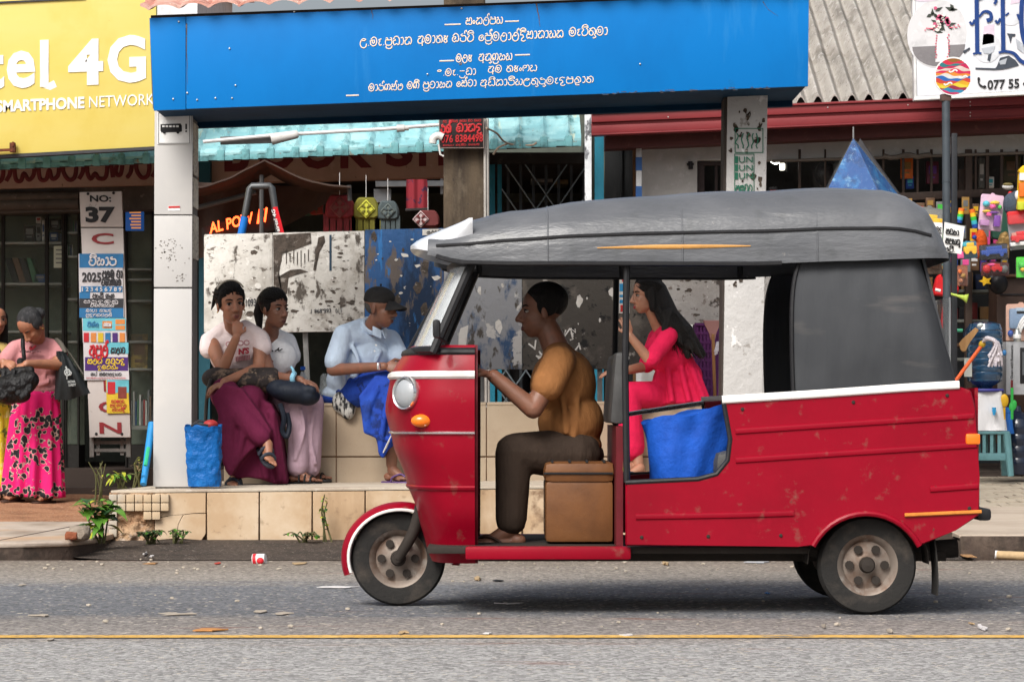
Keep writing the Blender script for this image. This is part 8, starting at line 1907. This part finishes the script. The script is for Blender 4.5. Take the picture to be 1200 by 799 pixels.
cloth('blouse', c, M('olive_print', (.35, .25, .08), .85, layers=[((.06, .04, .03), 12, .52, .57), ((.6, .5, .35), 9, .6, .65)], bump=(11, .5)), P.t, .010, 4)
g = MB(); g.loft([[Vector((xat(-13, 22.5)+(.16+.07*v+.014*v*math.sin(a*11))*math.cos(a), 22.55+(.14+.08*v+.014*v*math.sin(a*11))*math.sin(a), zat(462, 22.5)+(zat(572, 22.5)-zat(462, 22.5))*v)) for a in [2*math.pi*i/110 for i in range(110)]] for v in [j/16 for j in range(17)]]); g.build('skirt', M('yellow_leaf_print', (.62, .50, .03), .85, layers=[((.10, .14, .03), 7, .55, .59), ((.7, .62, .2), 12, .56, .62)], bump=(11, .4, (2, 2, .5))), P.t, sharp=None)

# --- driver
P = Person('driver in brown shirt and trousers gripping the handlebar of the red three-wheeler', at(672, 548, 12.65))
P.head(at(634, 366, 12.65), -1.45, -.06, 0, 1.0, 1.2)
P.limb((at(652, 410, 12.65), .06), (P.hp((-.022, 0, -.07)), .052)); D1, D2 = at(655, 425, 12.44), at(652, 425, 12.86)
P.limb((at(655, 420, 12.65), .07), (D1, .055)); P.limb((at(655, 420, 12.65), .07), (D2, .055)); P.b.ell(at(660, 450, 12.65), (.12, .165, .16)); P.b.ell(at(670, 500, 12.65), (.12, .15, .13)); P.b.ell(at(672, 535, 12.65), (.12, .15, .08))
for s in (-1, 1):
    D = D1 if s < 0 else D2
    P.limb((D, .052), (at(625, 480, 12.65+s*.30), .042), (at(578, 441, 12.65+s*.29), .029)); P.hand(at(577, 440, 12.65+s*.29), (-.9, 0, .25), (0, .0, -1), 1.35, -s)
    P.limb((at(672, 532, 12.65+s*.09), .085), (at(602, 530, 12.65+s*.16), .06), (at(598, 618, 12.65+s*.16), .04)); P.foot(at(597, 621.5, 12.65+s*.16), (-1, 0, 0), (0, 0, 1), 1.0, simple('sandal_brown', (.05, .025, .018), .7), 'thong')
P.done(m_sk2, .0055); P.face(m_lip2)
h = MB(); h.ell(P.hp((-.028, 0, .048)), (.096, .082, .084), P.m3); 
for q in (1, -1): h.ell(P.hp((-.02, q*.066, .02)), (.045, .016, .045), P.m3)
hairmesh(h, P.t)
c = MB(); c.ell(at(660, 452, 12.65), (.145, .19, .165)); c.ell(at(669, 495, 12.65), (.145, .18, .14)); c.ell(at(671, 522, 12.65), (.13, .175, .06))
for D, s in ((D1, -1), (D2, 1)): c.cone(at(655, 420, 12.65), D, .075, .07); c.cone(D, at(642, 452, 12.65+s*.27), .072, .074)
folds(c, [[at(650, 440, 12.47), at(660, 470, 12.46), at(664, 510, 12.47)], [at(672, 440, 12.5), at(676, 475, 12.48), at(672, 515, 12.48)]], .014)
cloth('shirt', c, fabric('brown_shirting', (.30, .13, .045)), P.t, .009, 4)
c = MB()
for s in (-1, 1): c.cone(at(674, 533, 12.65+s*.09), at(602, 530, 12.65+s*.16), .115, .082); c.cone(at(602, 530, 12.65+s*.16), at(599, 610, 12.65+s*.16), .08, .068)
c.ell(at(672, 534, 12.65), (.135, .175, .09)); cloth('trousers', c, fabric('dark_brown_drill', (.045, .030, .022)), P.t, .009, 4)

# ------------------------------------------------------------------ small things on the platform and along the kerb
t = thing('tote_bag', 'bright blue woven shopping bag standing on the platform beside the white pillar', 'tote bag', at(238, 571, 18.3))
g = MB(); BX = 17.8
def tote2(u, v):
    a = 2*math.pi*u; e = 4; ca, sa = math.cos(a), math.sin(a); k_ = (abs(ca)**e+abs(sa)**e)**(-1/e)
    w = (18.6+2.6*v)*BX/FP; cx_ = xat(239-1.0*v, BX); z = zat(570.5, BX)+(zat(499, BX)-zat(570.5, BX))*v
    n_ = .008*noise.noise((ca*2.5, sa*2.5, v*5))+.009*noise.noise((ca*7, sa*7, v*11))
    return Vector((cx_+(w+n_)*k_*ca, BX+.025+(w*.60+n_)*k_*sa, z+(.008*math.sin(3*a) if v > .9 else 0)))
g.loft([[tote2(i/56, j/26) for i in range(56)] for j in range(27)]+[[tote2(i/56, 1-.1*j/4)*.985+Vector((xat(237.5, BX), BX+.02, zat(499, BX)-.05*j/4))*.015 for i in range(56)] for j in range(5)])
bo = g.build('bag', M('blue_woven_plastic', (.004, .105, .36), .42, layers=[((.003, .07, .25), 5, .45, .7), ((.012, .15, .43), 12, .57, .72)], bump=(7, .8, (1, 1, 1), .04), spec=.25), t)
g = MB(); g.tube(cr([at(224, 500, BX-.1), at(229, 496.5, BX-.1), at(236, 498, BX-.11), at(244, 499, BX-.1)], 5), .007, 6); g.tube(cr([at(226, 500, BX+.1), at(232, 494, BX+.1), at(246, 496, BX+.1)], 5), .007, 6); g.build('handle', simple('black_webbing', (.03, .03, .035), .8), bo)
g = MB(); g.ell(at(247, 498, BX), (.045, .05, .03)); g.build('red_packet', simple('packet_red', (.35, .03, .03), .5), t)
g = MB(); g.ell(at(256.5, 566, 18.35), (.018, .018, .024)); tag(g.build('pebble', simple('tan_stone', (.35, .28, .2), .9)), 'little tan stone between the blue bag and the bench', 'stone')
t = thing('drink_bottle', 'clear plastic drink bottle with a blue cap on the bench behind the girl', 'bottle', at(357, 474, 19.35))
g = MB(); g.lathe([(0, 0), (.036, 0), (.038, .01), (.038, .10), (.034, .112), (.038, .125), (.036, .16), (.016, .20), (.014, .215), (0, .215)], at(355, 474, 19.35), (0, 0, 1), 20); g.build('bottle', M('clear_pet', (.62, .68, .70), .08, alpha=.45, spec=.8), t)
g = MB(); g.lathe([(0, 0), (.017, 0), (.017, .022), (0, .022)], at(355, 434, 19.35), (0, 0, 1), 14); g.build('cap', simple('cap_blue2', (.02, .12, .55), .4), t); g = MB(); g.lathe([(.0385, .045), (.039, .05), (.039, .085), (.0385, .09)], at(355, 474, 19.35), (0, 0, 1), 20, 0, False); g.build('label', simple('label_cyan', (.2, .5, .6), .5), t)
t = thing('shopping_bag', 'lime green shopping bag lying on the platform seen under the three-wheeler', 'shopping bag', at(697, 560, 18.3))
g = MB(); KY = 18.3; g.prism([at(x, y, KY) for x, y in [(674, 560.5), (673, 553), (676, 546.5), (690, 545), (715, 545.5), (733, 548), (727, 557), (712, 560.5)]], .2, 0, .018); kb = g.build('bag', M('lime_plastic', (.25, .58, .02), .45, bump=(9, .5)), t)
g = MB(); g.pxtext('Keells', 694, 548, 718, 557, KY-.003, 0, .02, .03, .004); g.build('lettering', simple('pale_print', (.7, .68, .5), .6), kb)
t = thing('shoe', 'dark red and white shoe beside the lime shopping bag', 'shoe', at(667, 560, 18.3)); g = MB(); g.ell(at(667, 555, 18.3), (.05, .04, .028)); g.ell(at(670, 551, 18.3), (.03, .035, .03)); remesh(g, .006, 2).build('upper', simple('maroon_shoe', (.10, .015, .02), .6), t); g = MB(); g.tube([at(660, 557, 18.26), at(665, 558.5, 18.255), at(672, 555, 18.26)], .010, 6); g.build('stripe', m_sheet, t)
t = thing('umbrella', 'rolled blue umbrella leaning against the left side of the white pillar', 'umbrella', at(168, 570, 18.0))
g = MB(); g.tube([at(168, 568, 17.85), at(178.5, 497, 18.1)], [.020, .026], 12); ub = g.build('canopy', simple('umbrella_blue', (.02, .22, .52), .5), t); g = MB(); g.tube([at(170.5, 546, 17.84), at(174, 525, 17.9)], .012, 6); g.build('print', simple('umbrella_green', (.03, .4, .2), .5), ub)
g = MB(); g.tube([at(178.5, 497, 18.1), at(181, 478, 18.15)], .008, 6); g.build('handle', m_ink, t)
t = thing('concrete_block', 'broken brick and mortar block lying on the kerb corner', 'block', at(94, 629, 16.6))
def lump(mb, c, r, seed, n=3): 
    bm = bmesh.new(); bmesh.ops.create_icosphere(bm, subdivisions=n, radius=1)
    for v in bm.verts:
        d = 1+.28*noise.noise(v.co*1.5+Vector((seed, 0, 0)))+.1*noise.noise(v.co*5+Vector((seed, 3, 0))); p = v.co*d
        p = Vector((max(-.8, min(.8, p.x)), max(-.8, min(.8, p.y)), max(-.75, min(.75, p.z)))); v.co = Vector((p.x*r[0], p.y*r[1], p.z*r[2]))
    mb.bm(bm, 0, Matrix.Translation(c))
g = MB(); lump(g, at(93, 625, 16.72), (.075, .10, .055), 2); g.build('mortar', simple('mortar_grey', (.30, .25, .2), .95, bump=(24, .9)), t); g = MB(); lump(g, at(84, 628, 16.66), (.045, .04, .032), 5); g.build('brick', simple('brick_red', (.25, .08, .04), .95, bump=(30, .8)), t)

# plants: leaves are small bent blades on stems
m_leaf = M('fresh_leaf', (.10, .24, .025), .5, layers=[((.05, .15, .02), 8, .45, .65), ((.20, .34, .05), 14, .57, .75)], bump=(30, .2)); m_leafd = M('dark_leaf', (.03, .085, .025), .55, layers=[((.015, .05, .018), 9, .45, .65), ((.07, .15, .05), 18, .6, .75)], bump=(30, .2)); m_leafy = simple('yellowing_leaf', (.34, .36, .03), .6); m_stem = simple('plant_stem', (.10, .10, .04), .8); m_dry = simple('dry_stem', (.20, .14, .07), .9)
def leaf(mb, p, d, L, wd, droop=.3, heart=True):
    d = Vector(d).normalized(); s = d.cross(Vector((0, 0, 1))); s = s.normalized() if s.length > .05 else Vector((1, 0, 0)); n = s.cross(d).normalized(); P_ = []
    prof = [(0, .12), (.12, .75), (.28, 1), (.5, .82), (.72, .45), (.88, .16), (1, .01)] if heart else [(0, .1), (.25, .7), (.55, 1), (.8, .75), (1, .05)]
    for t_, w_ in prof:
        c = Vector(p)+d*L*t_+Vector((0, 0, -droop*L*t_*t_))
        P_.append((c+s*wd*w_*.5+n*wd*w_*.10, c, c-s*wd*w_*.5+n*wd*w_*.10))
    vs = [q for r in P_ for q in r]; fs = []
    for i in range(len(P_)-1):
        a = i*3; fs += [(a, a+1, a+4, a+3), (a+1, a+2, a+5, a+4)]
    mb.add(vs, fs)
def plant(name, label, base, n, height, spread, L, wd, mats, seed, heart=True, cat='plant', group=None, stems=4):
    r = random.Random(seed); t = thing(name, label, cat, base, group); base = Vector(base); S = MB(); Ls = [MB() for _ in mats]; tips = []
    for k in range(stems):
        e = base+Vector((r.uniform(-spread, spread), r.uniform(-.12, .06), height*r.uniform(.7, 1))); m = base.lerp(e, .5)+Vector((r.uniform(-.03, .03), r.uniform(-.03, .02), .04)); c = cr([base+Vector((r.uniform(-.03, .03), 0, 0)), m, e], 6); S.tube(c, [.006, .003], 6); tips.append(c)
    S.build('stem', m_stem, t)
    for i in range(n):
        c = r.choice(tips); p = c[r.randint(3, len(c)-1)]; a = r.uniform(0, 6.28); d = Vector((math.cos(a), math.sin(a)*.7-.45, r.uniform(-.2, .55)))
        leaf(Ls[r.choice(range(len(mats)))] if r.random() < .8 else Ls[0], p, d, L*r.uniform(.6, 1.15), wd*r.uniform(.7, 1.1), r.uniform(.2, .7), heart)
    for mb, m in zip(Ls, mats):
        if mb.v: mb.build('leaf', m, t)
    return t
plant('sapling', 'heart leaved green sapling growing at the broken corner of the platform', at(117, 637, 17.0), 62, .27, .13, .105, .085, [m_leaf, m_leaf, m_leafd, m_leafy], 3, True, 'sapling', None, 7)
plant('weed', 'small dark green weed rooted below the broken mortar corner', at(177, 639, 17.35), 70, .085, .09, .032, .026, [m_leafd, m_leafd, m_leaf], 4, False, 'weed', None, 9)
plant('weed', 'small dark green weed under the cracked first tile', at(208, 637.5, 17.4), 50, .075, .055, .030, .024, [m_leafd, m_leaf], 5, False, 'weed', None, 7)
plant('weed', 'low weed with brown leaves along the foot of the platform wall', at(356, 637, 17.45), 60, .05, .15, .030, .022, [m_leafd, m_leaf, m_dry], 6, False, 'weed', None, 10)
plant('weed', 'thin climbing weed on the platform wall left of the front wheel', at(384, 637, 17.5), 34, .33, .035, .026, .02, [m_leaf, m_leafd, m_leafy], 7, False, 'weed', None, 3)
plant('weed', 'feathery pale green weed at the left end of the platform top', at(143, 573, 17.9), 30, .10, .09, .09, .022, [m_leaf, m_leafy], 8, False, 'weed', None, 6)
plant('weed', 'dry seeding weed standing left of the platform', at(116, 592, 18.4), 16, .30, .07, .03, .015, [m_dry, m_leafy], 9, False, 'weed', None, 6)
plant('weed', 'dry seeding weed behind the platform end by the umbrella', at(160, 572, 18.9), 14, .22, .08, .03, .015, [m_dry, m_leafy], 10, False, 'weed', None, 5)

# litter
m_pap = simple('dirty_paper', (.40, .35, .29), .9); m_dleaf = simple('dry_leaf', (.36, .20, .09), .9); m_wht2 = simple('litter_white', (.68, .66, .66), .7); m_tanp = simple('litter_tan', (.45, .32, .18), .9); m_bluep = simple('litter_blue', (.05, .2, .5), .6)
def flat_bit(label, cat, px_, py_, wpx, hpx, mat, seed, z=.004, hgt=.010, name='litter'):
    Y = (CAM_H-z)*FP/(py_-YH); r = random.Random(seed); X = xat(px_, Y); w = wpx*Y/FP; d = max(.03, hpx*Y*Y/(FP*CAM_H)); k = 11; b = MB()
    top = []; bot = []
    for i in range(k):
        a = 2*math.pi*i/k; q = r.uniform(.35, 1.1); p = Vector((X+w*.5*q*math.cos(a), Y+d*.5*q*math.sin(a), z)); bot.append(p); top.append(p+Vector((0, 0, hgt*r.uniform(.1, 1.3))))
    b.loft([bot, top]); tag(b.build(name, mat), label, cat)
t = thing('paper_cup', 'crushed red and white paper cup lying at the road edge', 'paper cup', at(302, 661, 16.1)); g = MB(); g.lathe([(0, 0), (.034, 0), (.028, .07), (0, .07)], at(297, 656.5, 16.1), (.95, -.2, .1), 18); g.build('cup', m_wht2, t); g = MB(); g.lathe([(.0345, .004), (.035, .006), (.0335, .02), (.033, .022)], at(297, 656.5, 16.1), (.95, -.2, .1), 18, 0, False); g.ell(at(305, 657.5, 16.03), (.02, .012, .018)); g.build('red_print', simple('cup_red', (.6, .02, .03), .5), t)
for i, (lab, cat, x, y, w, h, m, nm) in enumerate([
 ('dry brown leaf lying in the gutter below the left kerb end', 'leaf', 177, 661, 18, 2.2, m_dleaf, 'fallen_leaf'), ('curled tan leaf at the road edge right of the paper cup', 'leaf', 348, 661, 24, 3, m_tanp, 'fallen_leaf'),
 ('pale flattened paper scrap on the road at the far left', 'paper scrap', 49, 721.5, 32, 2.6, m_pap, 'paper_scrap'), ('long pale torn paper on the road below the tiled corner', 'paper scrap', 206, 720, 46, 4, m_pap, 'paper_scrap'), ('orange brown husk on the road just above the yellow line', 'husk', 243, 738.5, 46, 4, simple('husk_orange', (.52, .24, .08), .9), 'husk'),
 ('pale crumbs of paper on the road below the paper cup', 'paper scrap', 303, 717, 20, 2.5, m_pap, 'paper_scrap'), ('pale crushed paper on the road left of the front wheel', 'paper scrap', 333, 719.5, 26, 3, m_pap, 'paper_scrap'), ('white thin strip on the road left of the front wheel', 'paper strip', 397, 688.5, 52, 1.8, m_wht2, 'paper_strip'),
 ('white thin strip on the road under the three-wheeler middle', 'paper strip', 597, 707.5, 36, 1.6, m_wht2, 'paper_strip'), ('tan scrap near the yellow line below the front wheel', 'paper scrap', 473, 741.5, 18, 3, m_tanp, 'paper_scrap'), ('white scrap near the yellow line below the driver', 'paper scrap', 571, 742.5, 11, 2.4, m_wht2, 'paper_scrap'),
 ('white scrap on the yellow line below the passenger doorway', 'paper scrap', 733, 744.5, 18, 1.8, m_wht2, 'paper_scrap'), ('small pale stone chip right of the rear wheel shadow', 'stone', 1043, 741, 7, 3, m_pap, 'stone_chip'), ('pale stone chip left of the one below the rear wheel', 'stone', 965, 735, 5, 2.6, m_pap, 'stone_chip'), ('tan flat leaf on the road at the far right', 'leaf', 1139, 731, 8, 2, m_tanp, 'fallen_leaf'), ('crumpled white tissue on the road at the lower right', 'tissue', 1151, 737, 10, 4, m_wht2, 'tissue'),
 ('blue bottle cap sized scrap on the road left of the rear wheel', 'plastic scrap', 899, 695.5, 7, 2, m_bluep, 'plastic_scrap'), ('tan round fruit stone on the road edge under the three-wheeler', 'fruit stone', 779, 661, 10, 5, m_tanp, 'fruit_stone'), ('tan pebble on the road behind the front wheel', 'pebble', 560, 679, 9, 4, m_tanp, 'pebble'), ('dark twig piece beside the tan pebble', 'twig', 584, 681, 13, 1.4, m_ink, 'twig'),
 ('grey plastic wrapper at the road edge below the sill', 'wrapper', 888, 659, 34, 4, simple('wrapper_grey', (.4, .42, .45), .4), 'wrapper'), ('dry curled leaf under the right kerb', 'leaf', 1136, 652, 20, 4, m_dleaf, 'fallen_leaf'), ('pale stone on the apron below the tiles', 'stone', 170, 650, 4, 2, m_wht2, 'stone_chip'), ('second pale stone on the apron beside the first', 'stone', 177, 652.5, 5, 2.4, m_wht2, 'stone_chip'), ('tan patch of paper at the road left edge above the worn band', 'paper scrap', 25, 686, 12, 1.8, m_pap, 'paper_scrap'), ('red plastic scrap on the gutter line left of the paper cup', 'plastic scrap', 255, 660.5, 7, 2.2, simple('scrap_red', (.5, .05, .03), .6), 'plastic_scrap'), ('pale blob of paper on the yellow line at the left', 'paper scrap', 59, 749.5, 11, 3, m_pap, 'paper_scrap')]):
    flat_bit(lab, cat, x, y, w, h, m, 100+i, .004 if y > 656 else .022, .012 if 'stone' in nm or nm in ('tissue', 'pebble') else .005, nm)
t = thing('cardboard_tube', 'tan paper tube lying against the right kerb', 'paper tube', at(1183, 652, 16.5)); g = MB(); g.tube([at(1168, 650.5, 16.45), at(1215, 652.5, 16.4)], .024, 12); g.build('tube', m_tanp, t); g = MB(); g.tube([at(1166, 650.4, 16.452), at(1169.5, 650.6, 16.45)], .0245, 12); g.build('end', m_wht2, t)
r_ = random.Random(77)                        # loose stone chips scattered along the road edge
proto = None
for i in range(90):
    py_ = r_.choice([r_.uniform(657, 672), r_.uniform(672, 740)]); Y = CAM_H*FP/(py_-YH); X = xat(r_.uniform(0, 1200), Y); s = r_.uniform(.5, 1.4)
    if proto is None:
        g = MB(); lump(g, Vector((X, Y, .008)), (.011, .011, .007), 1, 1); proto = g.build('stone_chip', simple('chip_pale', (.50, .44, .36), .9)); tag(proto, 'tiny pale stone chip loose on the road surface', 'stone chip', 'loose stone chips on the road')
    else:
        c = copy_thing(proto, (X, Y, .003), (0, 0, r_.uniform(0, 6)), None, None, s)
